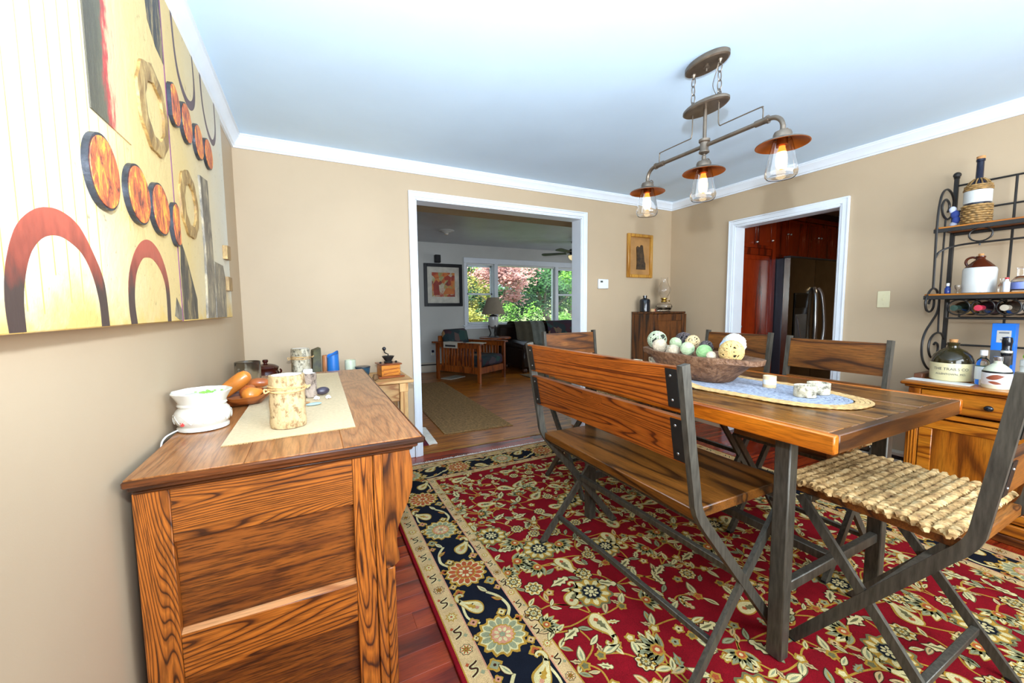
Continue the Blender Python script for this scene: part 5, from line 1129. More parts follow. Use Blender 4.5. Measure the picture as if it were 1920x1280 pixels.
def rosette(c, R, cols, l, n=10, ph=0.0):
    o, p1, p2, p3, p4 = cols
    blob(c, R, 48, n, 0.10, o, l, ph); blob(c, R*0.88, 48, n, 0.10, p1, l+1, ph)
    for i in range(n):
        a = 2*pi*i/n-ph/n; blob((c[0]+R*0.66*cos(a), c[1]+R*0.66*sin(a)), R*0.13, 8, 1, 0, p4, l+2, 0, 1.7, a)
    blob(c, R*0.52, 30, n, 0.08, o, l+3, ph); blob(c, R*0.45, 30, n, 0.1, p2, l+4, ph)
    for i in range(8):
        a = 2*pi*i/8; blob((c[0]+R*0.26*cos(a), c[1]+R*0.26*sin(a)), R*0.075, 7, 1, 0, p3, l+5, 0, 1.5, a)
    blob(c, R*0.13, 10, 5, 0.1, p4, l+5)
LEAF = [(0, 0), (0.16, 0.13), (0.38, 0.20), (0.62, 0.17), (0.84, 0.07), (1.0, -0.04), (0.82, -0.10), (0.60, -0.15), (0.36, -0.15), (0.15, -0.08)]
LOBE = [(0, 0), (0.12, 0.16), (0.24, 0.11), (0.36, 0.24), (0.48, 0.14), (0.62, 0.22), (0.72, 0.10), (1.0, 0.02), (0.74, -0.08), (0.62, -0.20), (0.48, -0.12), (0.36, -0.22), (0.24, -0.10), (0.12, -0.14)]
BOT = [(0.0, 0.0), (0.12, 0.22), (0.34, 0.30), (0.58, 0.22), (0.78, 0.13), (0.94, 0.16), (0.98, 0.08), (0.88, -0.02), (0.60, -0.10), (0.34, -0.18), (0.10, -0.16)]
CURL = [(0.86, 0.06), (1.00, 0.10), (1.10, 0.22), (1.08, 0.35), (0.97, 0.38), (0.93, 0.30)]
def leaf(c, ang, s, l, a='cream', b2='olive', o='brown', flip=1, form=None):
    f = form or LEAF
    shape(c, ang, s*1.12, [(x-0.04, y*1.15) for x, y in f], o, l, flip, True, 2); shape(c, ang, s, f, a, l+1, flip, True, 2)
    shape((c[0]+s*0.18*cos(ang), c[1]+s*0.18*sin(ang)), ang, s*0.60, [(x, y*0.5) for x, y in LEAF], b2, l+2, flip, True, 2)
def boteh(c, ang, s, l, flip, cols=('gold', 'cream', 'olive', 'rust')):
    shape(c, ang, s*1.08, [(x-0.03, y*1.1) for x, y in BOT], cols[0], l, flip); shape(c, ang, s*0.96, BOT, cols[1], l+1, flip)
    Q = [(c[0]+s*(x*cos(ang)-flip*y*sin(ang)), c[1]+s*(x*sin(ang)+flip*y*cos(ang))) for x, y in CURL]
    strip(Q, (s*0.20, s*0.11), cols[0], l); strip(Q, (s*0.12, s*0.05), cols[1], l+1)
    shape((c[0]+s*0.16*cos(ang)-flip*s*0.03*sin(ang), c[1]+s*0.16*sin(ang)+flip*s*0.03*cos(ang)), ang, s*0.52, [(x, y*0.8) for x, y in LOBE], cols[2], l+2, flip)
    blob((c[0]+s*0.22*cos(ang)-flip*s*0.05*sin(ang), c[1]+s*0.22*sin(ang)+flip*s*0.05*cos(ang)), s*0.07, 10, 4, 0.2, cols[3], l+3)
def palmette(c, ang, s, l, cols=('gold', 'cream', 'olive', 'rust')):
    for i in range(7):
        a = ang+(-1.25+2.5*i/6); leaf((c[0], c[1]), a, s*(0.72 if i in (0, 6) else 0.86), l, cols[1] if i % 2 else 'sage', cols[2], cols[0], 1, LEAF)
    blob((c[0]+s*0.16*cos(ang), c[1]+s*0.16*sin(ang)), s*0.24, 22, 7, 0.10, cols[0], l+3); blob((c[0]+s*0.16*cos(ang), c[1]+s*0.16*sin(ang)), s*0.17, 18, 6, 0.12, cols[3], l+4); blob((c[0]+s*0.16*cos(ang), c[1]+s*0.16*sin(ang)), s*0.08, 12, 5, 0.1, cols[1], l+5)
# ground colours
ring_rect(0.016, 0.098, 'beige', 0); ring_rect(0.098, 0.310, 'navy', 0); ring_rect(0.310, 0.362, 'beige', 0)
for d in (0.016, 0.094, 0.308, 0.358): ring_rect(d, d+0.005, 'gold' if d in (0.016, 0.358) else 'salmon', 1)
rr = random.Random(12)
def sides():
    # (length, transform) for each side: s along, d in from the edge
    yield RL, lambda s, d: (d, s), pi/2, 1
    yield RL, lambda s, d: (RW-d, s), pi/2, -1
    yield RW, lambda s, d: (s, d), 0.0, -1
    yield RW, lambda s, d: (s, RL-d), 0.0, 1
for (Ls, T, ad, fl) in sides():
    for (dc, w, n, sz) in ((0.057, 0.082, int(round((Ls-0.1)/0.086)), 0.030), (0.335, 0.05, int(round((Ls-0.66)/0.074)), 0.022)):   # guard stripes
        s0 = dc; L2 = Ls-2*dc
        for k in range(n):
            s = s0+L2*(k+0.5)/n
            if k % 2 == 0:
                rosette(T(s, dc), sz*0.78, ('brown', 'cream', 'gold', 'brown', 'rust'), 2, 8) if k % 4 == 0 else (blob(T(s, dc), sz*0.72, 24, 8, 0.3, 'gold', 2), blob(T(s, dc), sz*0.5, 16, 8, 0.3, 'cream', 3), blob(T(s, dc), sz*0.18, 8, 1, 0, 'rust', 4))
            else:
                q = sz*0.9
                path = [(-q, -q*0.7), (-q*0.6, q*0.1), (-q*0.1, q*0.25), (0.15*q, -q*0.4), (q*0.5, -q*0.5), (q*0.75, q*0.2), (q, q*0.6)]
                strip([T(s+a, dc+b2*fl) for a, b2 in path], q*0.55, 'cream', 2); strip([T(s+a, dc+b2*fl) for a, b2 in path], q*0.26, 'brown', 3)
                blob(T(s+q*0.9, dc-fl*q*0.7), q*0.26, 10, 4, 0.3, 'rust', 2); blob(T(s-q*0.9, dc+fl*q*0.75), q*0.30, 10, 4, 0.3, 'sage', 2)
    # navy border
    dc = 0.204; n = int(round((Ls-2*dc)/0.385)); st = (Ls-2*dc)/n
    for k in range(n):
        s = dc+st*k
        big = k % 2 == 0
        rosette(T(s, dc), 0.094, ('gold', 'cream', 'salmon', 'cream', 'sage') if big else ('gold', 'cream', 'rust', 'cream', 'rust'), 4, 14)
        m = s+st/2
        f2 = 1 if k % 2 else -1
        p = T(m-0.055, dc+0.020*f2); boteh(p, ad+0.75*f2*fl*-1, 0.125, 4, f2*fl, ('gold', 'cream', 'gold', 'salmon'))
        strip([T(s+0.075, dc-0.06*f2), T(s+0.12, dc-0.085*f2), T(s+0.19, dc-0.072*f2), T(s+0.24, dc-0.035*f2)], 0.013, 'cream', 2)
        leaf(T(s+0.24, dc-0.04*f2), ad+0.5, 0.060, 4, 'cream', 'sage', 'brown'); leaf(T(s+0.17, dc-0.078*f2), ad-0.9*f2, 0.045, 3, 'gold', 'olive', 'rust')
        strip([T(s+0.09, dc+0.055*f2), T(s+0.14, dc+0.09*f2), T(s+0.22, dc+0.085*f2)], 0.010, 'cream', 2)
        for (a, b2, q, c1) in ((0.105, 0.078, 0.022, 'salmon'), (0.285, 0.075, 0.024, 'rust'), (0.30, -0.080, 0.026, 'sage'), (0.105, -0.045, 0.020, 'cream'), (0.045, -0.092, 0.018, 'rust'), (0.335, 0.085, 0.018, 'beige'), (0.20, 0.045, 0.016, 'sage'), (0.03, 0.095, 0.015, 'cream'), (0.245, -0.092, 0.016, 'salmon')):
            blob(T(s+a, dc+b2*f2), q, 14, 4, 0.22, 'gold', 3); blob(T(s+a, dc+b2*f2), q*0.66, 12, 4, 0.2, c1, 4); blob(T(s+a, dc+b2*f2), q*0.24, 8, 1, 0, 'brown', 5)
# red field
fx0, fy0, fx1, fy1 = 0.385, 0.385, RW-0.385, RL-0.385
gx = 0.130; gy = 0.122; nodes = {}
ni = int((fx1-fx0)/gx); nj = int((fy1-fy0)/gy)
for j in range(nj+1):
    for i in range(ni+1):
        x = fx0+(i+(0.5 if j % 2 else 0))*gx+rr.uniform(-0.03, 0.03); y = fy0+j*gy+rr.uniform(-0.028, 0.028)
        if x < fx1-0.01 and y < fy1: nodes[(i, j)] = (x, y)
for (i, j), p in nodes.items():
    for q in ((i+1, j), (i, j+1), (i-1, j+1)):
        if q in nodes and rr.random() < 0.52:
            r2 = nodes[q]; d = Vector((r2[0]-p[0], r2[1]-p[1])); m = Vector(((p[0]+r2[0])/2, (p[1]+r2[1])/2)); nrm = Vector((-d.y, d.x))*rr.choice((-1, 1))*rr.uniform(0.12, 0.34)
            strip([p, tuple(m+nrm), r2], 0.0068, 'gold', 1)
            a = math.atan2(d.y, d.x); w = m+nrm*0.8
            leaf((w.x, w.y), a+rr.choice((-1, 1))*rr.uniform(0.6, 1.1), rr.uniform(0.042, 0.062), 2, rr.choice(('cream', 'cream', 'beige')), rr.choice(('olive', 'sage')), rr.choice(('brown', 'gold')), rr.choice((-1, 1)))
for (i, j), p in nodes.items():
    k = (i*7+j*11+i*j) % 17; a = rr.uniform(0, 2*pi)
    if k in (0,): rosette(p, rr.uniform(0.075, 0.092), ('olive', 'gold', 'navy', 'cream', 'cream'), 4, 10)
    elif k in (5, 12): palmette(p, a, rr.uniform(0.085, 0.11), 4)
    elif k in (3, 9, 15): boteh(p, a, rr.uniform(0.115, 0.145), 4, rr.choice((-1, 1)))
    elif k in (1, 7, 13): rosette(p, rr.uniform(0.034, 0.045), ('brown', 'cream', 'olive', 'cream', 'gold'), 4, 8)
    elif k in (2, 6, 10): leaf(p, a, rr.uniform(0.085, 0.105), 4, 'cream', 'olive', 'brown', 1, LOBE); leaf(p, a+2.3, 0.058, 3, 'sage', 'olive', 'brown')
    else:
        leaf(p, a, rr.uniform(0.06, 0.08), 4, 'cream', 'sage', 'olive'); leaf(p, a+1.3, 0.05, 3, 'beige', 'olive', 'brown', -1, LOBE); blob((p[0]-0.012*cos(a), p[1]-0.012*sin(a)), 0.020, 16, 5, 0.2, 'gold', 6); blob((p[0]-0.012*cos(a), p[1]-0.012*sin(a)), 0.012, 10, 5, 0.15, rr.choice(('cream', 'rust', 'olive')), 7)
occ = list(nodes.values())
for k in range(2600):
    p = (rr.uniform(fx0, fx1), rr.uniform(fy0, fy1))
    if min((p[0]-q[0])**2+(p[1]-q[1])**2 for q in occ) < 0.058**2: continue
    occ.append(p); a = rr.uniform(0, 6.28)
    if rr.random() < 0.4: blob(p, 0.021, 16, 5, 0.22, 'gold', 2); blob(p, 0.014, 12, 5, 0.2, rr.choice(('cream', 'beige', 'sage')), 3); blob(p, 0.005, 7, 1, 0, 'brown', 4)
    else: leaf(p, a, rr.uniform(0.050, 0.066), 2, rr.choice(('cream', 'beige', 'sage')), rr.choice(('olive', 'gold')), rr.choice(('brown', 'olive')), rr.choice((-1, 1)), rr.choice((LEAF, LOBE)))
s = 0.41; k = 0
while s < RL-0.40:   # scalloped half flowers along the inner guard
    for (x, sg) in ((0.366, 0.0), (RW-0.366, pi)):
        if k % 3 == 0: palmette((x, s), sg, 0.075, 2)
        else: leaf((x, s), sg+0.7, 0.05, 2, 'cream', 'olive', 'gold'); leaf((x, s), sg-0.7, 0.045, 2, 'sage', 'olive', 'gold')
    s += 0.115; k += 1
obj('woven_pattern', pat, RM, rug, smooth=False, kind='stuff')
fr = MB(); rr = random.Random(8)
for y0, dy in ((RL, 1), (0.0, -1)):
    for k in range(620):
        x = RW*k/619; fr.tube([(x, y0, 0.006), (x+rr.uniform(-0.004, 0.004), y0+dy*rr.uniform(0.022, 0.045), rr.uniform(0.004, 0.007))], 0.0032, 4)
obj('fringe', fr, M['wool'], rug, kind='stuff')

# ---------------------------------------------------------------- the two-panel mixed media painting
def artback(name, y0, y1):
    t = NT(name); tc = t.n('ShaderNodeTexCoord'); sx = t.n('ShaderNodeSeparateXYZ'); t.l(tc.outputs['Object'], sx.inputs[0]); v = t.coords((1, 1, 1), False)
    n1 = t.noise(v, 5, 5, 0.65); n2 = t.noise(v, 26, 4, 0.7); n3 = t.noise(v, 60, 3, 0.7)
    zz = t.math('ADD', sx.outputs['Z'], t.math('MULTIPLY', t.math('SUBTRACT', n1, 0.5), 0.30)); low = t.math('SMOOTHSTEP', zz, 0.16, 0.02) if False else t.math('MULTIPLY', t.math('SUBTRACT', 0.17, zz), 6.0)
    yy = t.math('ADD', sx.outputs['Y'], t.math('MULTIPLY', t.math('SUBTRACT', n1, 0.5), 0.35)); side = t.math('MULTIPLY', t.math('SUBTRACT', yy, y0), 1/(y1-y0))
    f = t.math('MAXIMUM', t.math('MINIMUM', t.math('MAXIMUM', low, 0.0), 1.0), t.math('MINIMUM', t.math('MAXIMUM', side, 0.0), 0.85))
    c = t.mix(f, (206, 202, 186), (206, 172, 98)); st = t.ramp(n2, [(0.26, (110, 108, 76)), (0.36, (255, 255, 255))]); c = t.mix(0.6, c, st, 'MULTIPLY')
    s3 = t.ramp(n3, [(0.24, (150, 120, 70)), (0.34, (255, 255, 255))]); c = t.mix(0.5, c, s3, 'MULTIPLY'); t.bump(n2, 0.4, 0.006); return t.set(c, 0.55)
def scumble(name, a, b2, c2, sc=(6, 6, 2)):
    t = NT(name); v = t.coords(sc, False); n = t.noise(v, 5, 6, 0.7, 0.6); c = t.ramp(n, [(0.32, a), (0.5, b2), (0.66, c2)]); t.bump(n, 0.5, 0.006); return t.set(c, 0.5)
t = NT('arch_paint'); tc = t.n('ShaderNodeTexCoord'); sx = t.n('ShaderNodeSeparateXYZ'); t.l(tc.outputs['Object'], sx.inputs[0]); n = t.noise(t.coords((8, 8, 3), False), 4, 5)
f = t.math('ADD', t.math('MULTIPLY', sx.outputs['Z'], 7.0), t.math('SUBTRACT', n, 0.95)); M['arch'] = t.set(t.ramp(f, [(0.10, (66, 50, 44)), (0.42, (126, 60, 46)), (0.9, (168, 80, 60))]), 0.5); t.bump(n, 0.3, 0.004)
M['discface'] = scumble('disc_paint', (58, 44, 46), (200, 98, 56), (244, 176, 62), (9, 9, 4)); M['discedge'] = plain('disc_black_edge', (44, 46, 52), 0.4, var=0.4, scale=40, bump=0.5)
M['ring'] = scumble('gold_ring_paint', (104, 78, 42), (146, 112, 62), (190, 158, 98)); M['greypatch'] = scumble('grey_patch_paint', (66, 60, 52), (116, 106, 90), (168, 152, 120), (5, 5, 2)); t = NT('red_patch_paint'); tc = t.n('ShaderNodeTexCoord'); sx = t.n('ShaderNodeSeparateXYZ'); t.l(tc.outputs['Object'], sx.inputs[0]); n = t.noise(t.coords((16, 16, 4), False), 2, 5, 0.7); f = t.math('ADD', t.math('MULTIPLY', t.math('SUBTRACT', sx.outputs['Y'], 0.526), 4.6), t.math('MULTIPLY', t.math('SUBTRACT', n, 0.5), 0.7)); t.bump(n, 0.5, 0.006); M['redpatch'] = t.set(t.ramp(f, [(0.05, (74, 68, 54)), (0.34, (92, 86, 66)), (0.46, (178, 60, 56)), (0.56, (196, 172, 128)), (0.85, (208, 180, 122))]), 0.5)
M['darkstroke'] = scumble('dark_stroke_paint', (40, 38, 36), (70, 64, 54), (160, 136, 90), (7, 7, 1.5)); M['drip'] = plain('yellow_drip_paint', (214, 182, 96), 0.5)
PXS = 0.044
def panel(label, y0, y1, z0, z1, bk):
    t = thing('painting_panel', label, 'painting', (0.0006, y0, z0), 0, 'two-panel mixed media painting')
    obj('canvas', MB().box(0, PXS, 0, y1-y0, 0, z1-z0, 0, 0.003), bk, t)
    return t
def pz2(path, k=4): return [(p.x, p.y) for p in catmull([(a, b2, 0) for a, b2 in path], k)]
def band(par, outer, inner, mat, o, name='painted_arch', th=0.0006):
    A = pz2(outer); B3 = pz2(inner); n = 60
    def samp(P, u):
        x = u*(len(P)-1); i = min(int(x), len(P)-2); f = x-i; return (P[i][0]*(1-f)+P[i+1][0]*f-o[0], P[i][1]*(1-f)+P[i+1][1]*f-o[1])
    vs = []
    for i in range(n+1):
        a = samp(A, i/n); b2 = samp(B3, i/n)
        for (q, x) in ((a, PXS+0.0002), (a, PXS+th), (b2, PXS+th), (b2, PXS+0.0002)): vs.append((x, q[0], q[1]))
    fs = [(i*4+k, i*4+(k+1) % 4, i*4+4+(k+1) % 4, i*4+4+k) for i in range(n) for k in range(4)]+[(3, 2, 1, 0), tuple(n*4+k for k in range(4))]
    obj(name, MB().add(vs, fs), mat, par)
def disc(par, yc, zc, ry, rz, o, clip=None, name='painted_disc'):
    n = 40; P = [(yc+ry*cos(2*pi*k/n), zc+rz*sin(2*pi*k/n)) for k in range(n)]
    if clip: P = [(max(clip[0], min(clip[1], y)), z) for y, z in P]
    Q = [(yc+(y-yc)*0.93, zc+(z-zc)*0.93) for y, z in P]
    if clip: Q = [(max(clip[0]+0.0005, min(clip[1]-0.0005, y)), z) for y, z in Q]
    L = [(y-o[0], z-o[1]) for y, z in P]; d = obj(name, MB().prism(L, 'x', PXS+0.0002, PXS+0.011), M['discedge'], par, smooth=False)
    obj('disc_face', MB().prism([(y-o[0], z-o[1]) for y, z in Q], 'x', PXS+0.0112, PXS+0.0128), M['discface'], d, smooth=False)
def hoop(par, yc, zc, ro, ri, o, dy=0.0):
    n = 48; vs = []
    for k in range(n):
        a = 2*pi*k/n; c, s = cos(a), sin(a); j = 0.004*sin(9*a)
        for (r, x, sh) in ((ro+j, PXS+0.0002, 0), (ro+j, PXS+0.007, 0), ((ro+ri)/2, PXS+0.010, dy/2), (ri+j*0.7, PXS+0.007, dy), (ri+j*0.7, PXS+0.0002, dy)): vs.append((x, yc+sh+r*c-o[0], zc+r*s-o[1]))
    obj('raised_ring', MB().add(vs, [(k*5+q, k*5+q+1, ((k+1) % n)*5+q+1, ((k+1) % n)*5+q) for k in range(n) for q in range(4)]), M['ring'], par)
def patchp(par, pts, mat, o, th=0.003, name='painted_patch'): obj(name, MB().prism([(y-o[0], z-o[1]) for y, z in pts], 'x', PXS+0.0002, PXS+th), mat, par, smooth=False)
o1 = (0.62, 1.222); p1 = panel('near half of the abstract painting, with two red arches and three orange discs', 0.62, 1.694, 1.222, 2.285, artback('art_ground_near', 0.22, 0.85))
band(p1, [(0.829, 1.224), (0.827, 1.27), (0.837, 1.323), (0.865, 1.377), (0.903, 1.409), (0.946, 1.427), (0.999, 1.432), (1.057, 1.416), (1.107, 1.367), (1.141, 1.312), (1.148, 1.224)], [(0.868, 1.224), (0.871, 1.281), (0.894, 1.339), (0.929, 1.372), (0.968, 1.385), (1.007, 1.384), (1.057, 1.366), (1.09, 1.33), (1.110, 1.277), (1.112, 1.224)], M['arch'], o1)
band(p1, [(1.263, 1.224), (1.258, 1.277), (1.274, 1.345), (1.327, 1.409), (1.394, 1.444), (1.462, 1.445), (1.528, 1.411), (1.572, 1.338), (1.570, 1.224)], [(1.302, 1.224), (1.296, 1.281), (1.317, 1.345), (1.364, 1.388), (1.403, 1.399), (1.451, 1.398), (1.508, 1.371), (1.540, 1.321), (1.536, 1.224)], M['arch'], o1)
disc(p1, 1.160, 1.548, 0.072, 0.078, o1); disc(p1, 1.350, 1.550, 0.074, 0.074, o1); disc(p1, 1.515, 1.550, 0.076, 0.074, o1); disc(p1, 1.668, 1.536, 0.050, 0.070, o1, (1.5, 1.6935))
hoop(p1, 1.543, 1.838, 0.124, 0.078, o1, 0.01)
patchp(p1, [(1.150, 2.283), (1.146, 1.672), (1.352, 1.672), (1.352, 2.283)], M['redpatch'], o1)
patchp(p1, [(1.540, 2.283), (1.560, 2.10), (1.620, 2.055), (1.692, 2.040), (1.692, 2.283)], M['darkstroke'], o1, 0.0006, 'dark_brushstroke'); patchp(p1, [(1.610, 1.24), (1.64, 1.30), (1.690, 1.26), (1.690, 1.226), (1.66, 1.226)], M['greypatch'], o1, 0.0006, 'dark_brushstroke')
rr = random.Random(3)
for k in range(17):
    y = 0.66+0.043*k; z0 = rr.uniform(1.25, 1.33) if k < 12 else rr.uniform(1.44, 1.52)
    if 1.145 < y < 1.355: z1 = 1.668
    else: z1 = 2.283
    obj('paint_drip', MB().prism([(y-o1[0], z0-o1[1]), (y+0.0035-o1[0], z0-o1[1]), (y+0.003-o1[0]+0.004, z1-o1[1]), (y-o1[0]+0.004, z1-o1[1])], 'x', PXS+0.00005, PXS+0.00018), M['drip'], p1, smooth=False)
o2 = (1.704, 1.222); p2 = panel('far half of the abstract painting, with gold ring and grey wood-like patches', 1.704, 2.650, 1.222, 2.285, artback('art_ground_far', 1.0, -0.05))
obj('purple_edge', MB().box(0, PXS+0.0004, -0.008, -0.0003, 0, 1.063), C('purple_edge_paint', (120, 66, 92), 0.5), p2)
disc(p2, 1.745, 1.943, 0.058, 0.069, o2, (1.7045, 1.9)); disc(p2, 1.889, 1.942, 0.068, 0.071, o2); disc(p2, 2.066, 1.940, 0.072, 0.068, o2); disc(p2, 2.240, 1.952, 0.078, 0.064, o2)
hoop(p2, 1.872, 1.646, 0.120, 0.076, o2, 0.01)
band(p2, [(1.812, 2.283), (1.826, 2.16), (1.860, 2.085), (1.935, 2.040), (2.015, 2.040), (2.085, 2.085), (2.110, 2.16), (2.100, 2.283)], [(1.832, 2.283), (1.846, 2.17), (1.880, 2.105), (1.945, 2.072), (2.005, 2.072), (2.060, 2.105), (2.088, 2.17), (2.085, 2.283)], C('dark_loop_paint', (88, 66, 66), 0.5), o2, 'painted_loop'); band(p2, [(2.210, 2.283), (2.225, 2.16), (2.290, 2.075), (2.390, 2.045), (2.470, 2.08), (2.510, 2.16), (2.510, 2.283)], [(2.235, 2.283), (2.248, 2.17), (2.305, 2.098), (2.390, 2.072), (2.455, 2.105), (2.490, 2.17), (2.490, 2.283)], C('dark_loop_paint', (88, 66, 66)), o2, 'painted_loop')
patchp(p2, [(1.706, 1.226), (1.900, 1.226), (1.905, 1.30), (1.86, 1.36), (1.80, 1.44), (1.735, 1.50), (1.712, 1.40)], M['darkstroke'], o2, 0.0006, 'dark_brushstroke')
patchp(p2, [(2.050, 1.806), (2.190, 1.822), (2.215, 1.40), (2.180, 1.226), (2.03, 1.226), (2.07, 1.50)], M['greypatch'], o2, 0.008); patchp(p2, [(2.235, 1.480), (2.430, 1.480), (2.470, 1.42), (2.450, 1.226), (2.215, 1.226)], M['greypatch'], o2, 0.006)
patchp(p2, [(2.478, 1.588), (2.580, 1.595), (2.575, 1.522), (2.474, 1.520)], M['ring'], o2, 0.020, 'gold_block'); patchp(p2, [(2.470, 1.430), (2.570, 1.430), (2.568, 1.360), (2.468, 1.360)], M['ring'], o2, 0.020, 'gold_block')

# ---------------------------------------------------------------- kitchen seen through the right doorway
def cab_door(par, x0, x1, z0, z1, y, mat, knob=None, wd=0.05):
    d = obj('door', MB().box(x0+0.002, x1-0.002, y-0.018, y, z0+0.002, z1-0.002, 0, 0.002), mat, par, True)
    obj('door_frame', MB().box(x0+0.002, x0+wd, y-0.023, y-0.0182, z0+0.002, z1-0.002, 0, 0.002).box(x1-wd, x1-0.002, y-0.023, y-0.0182, z0+0.002, z1-0.002, 0, 0.002).box(x0+wd, x1-wd, y-0.023, y-0.0182, z0+0.002, z0+wd, 0, 0.002).box(x0+wd, x1-wd, y-0.023, y-0.0182, z1-wd, z1-0.002, 0, 0.002), mat, d, True)
    if knob: obj('knob', MB().ball((knob[0], y-0.036, knob[1]), 0.014, 12, 8), M['chrome'], d, True)
pn = thing('pantry_cabinet', 'tall red mahogany pantry cabinet beside the refrigerator, through the kitchen doorway', 'cabinet', (4.64, 2.95, 0))
PY = 2.63
obj('carcass', MB().box(4.312, 4.985, PY+0.0005, 3.30, 0.0, 2.43), M['redcab'], pn, True)
obj('side_stile', MB().box(4.312, 4.372, PY-0.022, PY, 0.1, 2.42, 0, 0.002), M['redcab'], pn, True); obj('side_stile', MB().box(4.925, 4.985, PY-0.022, PY, 0.1, 2.42, 0, 0.002), M['redcab'], pn, True)
obj('rail', MB().box(4.373, 4.924, PY-0.022, PY, 1.80, 1.87, 0, 0.002), M['redcab'], pn, True)
cab_door(pn, 4.375, 4.922, 0.12, 1.80, PY, M['redcab'], (4.40, 1.05)); cab_door(pn, 4.375, 4.648, 1.87, 2.41, PY, M['redcab'], (4.62, 1.93), 0.035); cab_door(pn, 4.648, 4.922, 1.87, 2.41, PY, M['redcab'], (4.89, 1.96), 0.035)
fg = thing('refrigerator', 'stainless steel side-by-side refrigerator with curved handles and water dispenser', 'refrigerator', (5.46, 2.9, 0))
FX0, FX1, FY = 4.995, 6.005, 2.45; FS = 5.48
obj('body', MB().box(FX0, FX1, FY+0.075, 3.25, 0.02, 1.775, 0, 0.006), M['steeldark'], fg, True)
for (a, b2) in ((FX0, FS-0.003), (FS+0.003, FX1)):
    def dsec(u): return FY+0.070-0.070*(1-(2*u-1)**4*0.25)
    P = [(a+(b2-a)*i/14, FY+0.012*((2*i/14-1)**2)) for i in range(15)]
    obj('door', MB().prism(P+[(b2, FY+0.072), (a, FY+0.072)], 'z', 0.06, 1.77), M['steel'], fg, True)
obj('hinge_cover', MB().box(FX0+0.01, FX1-0.01, FY+0.02, FY+0.09, 1.7755, 1.795, 0, 0.004), M['steeldark'], fg, True)
for s in (-1, 1):
    x = FS+s*0.035
    hp = catmull([(x, FY-0.006, 0.62), (x+s*0.030, FY-0.040, 0.72), (x+s*0.055, FY-0.062, 1.0), (x+s*0.030, FY-0.040, 1.36), (x, FY-0.006, 1.46)], 8)
    obj('handle', MB().tube(hp, 0.019, 10), M['chrome'], fg, True)
ds = obj('dispenser', MB().box(FX0+0.085, FX0+0.345, FY-0.004, FY-0.0005, 0.86, 1.40, 0, 0.003), C('dispenser_dark', (28, 30, 30), 0.2), fg, True)
obj('control_panel', MB().box(FX0+0.095, FX0+0.335, FY-0.008, FY-0.0042, 1.24, 1.39, 0, 0.002), C('dispenser_panel', (14, 16, 15), 0.15), ds, True)
obj('dispenser_bay', MB().box(FX0+0.105, FX0+0.325, FY-0.007, FY-0.0042, 0.90, 1.17, 0, 0.002), C('bay_grey', (96, 100, 102), 0.3), ds, True)
obj('paddle', MB().bar((FX0+0.12, FY-0.012, 1.15), (FX0+0.20, FY-0.012, 0.91), 0.006, 0.02, up=(0, 1, 0)), M['chrome'], ds, True)
uc = thing('upper_cabinet', 'dark red wooden cupboards above the refrigerator', 'cabinet', (5.5, 3.1, 1.83))
UY = 2.86
obj('carcass', MB().box(4.995, 7.28, UY+0.0005, 3.30, 1.83, 2.36), M['redcab'], uc, True)
xs = (5.0, 5.27, 5.62, 5.97, 6.30, 6.63, 6.96, 7.28)
for k in range(7): cab_door(uc, xs[k], xs[k+1], 1.84, 2.30, UY, M['redcab'], (xs[k+1]-0.03 if k % 2 == 1 else xs[k]+0.03, 2.12) if k else (5.05, 2.16), 0.035)
obj('crown', MB().box(4.99, 7.28, UY-0.04, UY+0.02, 2.302, 2.36, 0, 0.006), M['redcab'], uc, True)
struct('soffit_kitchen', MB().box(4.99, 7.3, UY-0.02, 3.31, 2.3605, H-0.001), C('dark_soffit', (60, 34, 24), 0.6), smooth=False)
bc = thing('base_cabinet', 'red wooden kitchen base cabinet right of the refrigerator, behind the doorway edge', 'cabinet', (6.4, 3.0, 0))
obj('carcass', MB().box(6.04, 7.28, 2.70, 3.30, 0.0, 0.87), M['redcab'], bc, True); obj('worktop', MB().box(6.035, 7.28, 2.66, 3.30, 0.8705, 0.905, 0, 0.004), C('dark_stone_top', (52, 50, 48), 0.2), bc, True)
for k in range(2): cab_door(bc, 6.05+0.6*k, 6.65+0.6*k, 0.12, 0.85, 2.70, M['redcab'], (6.58+0.6*k, 0.7))

# ---------------------------------------------------------------- living room furniture
arm = thing('armchair', 'mission style slatted oak armchair with dark patterned cushions, across the living room', 'armchair', (2.93, 6.18, 0.0), radians(30))
AW, AD = 0.73, 0.95
for (x, y, nm2) in ((0.0, 0.0, 'leg'), (AW, 0.0, 'leg'), (0.0, AD, 'leg'), (AW, AD, 'leg')): obj(nm2, MB().box(x-0.026, x+0.026, y-0.026, y+0.026, 0, 0.655, 0, 0.003), M['mission'], arm)
for x in (0.0, AW):
    obj('arm_board', MB().prism([(-0.055, -0.06), (0.055, -0.06), (0.060, AD*0.5), (0.06, AD+0.09), (-0.06, AD+0.09), (-0.060, AD*0.5)], 'z', 0.656, 0.682).xf(Matrix.Translation((x, 0, 0))), M['mission'], arm)
    obj('upper_rail', MB().box(x-0.014, x+0.014, 0.027, AD-0.027, 0.585, 0.655, 0, 0.002), M['mission'], arm); obj('lower_rail', MB().box(x-0.014, x+0.014, 0.027, AD-0.027, 0.155, 0.265, 0, 0.002), M['mission'], arm)
    for k in range(11):
        y = 0.14+(AD-0.26)*k/10; obj('slat', MB().box(x-0.008, x+0.008, y-0.0215, y+0.0215, 0.2655, 0.5845, 0, 0.001), M['mission'], arm)
obj('front_rail', MB().box(0.027, AW-0.027, -0.014, 0.014, 0.155, 0.265, 0, 0.002), M['mission'], arm); obj('back_rail', MB().box(0.027, AW-0.027, AD-0.014, AD+0.014, 0.155, 0.265, 0, 0.002), M['mission'], arm)
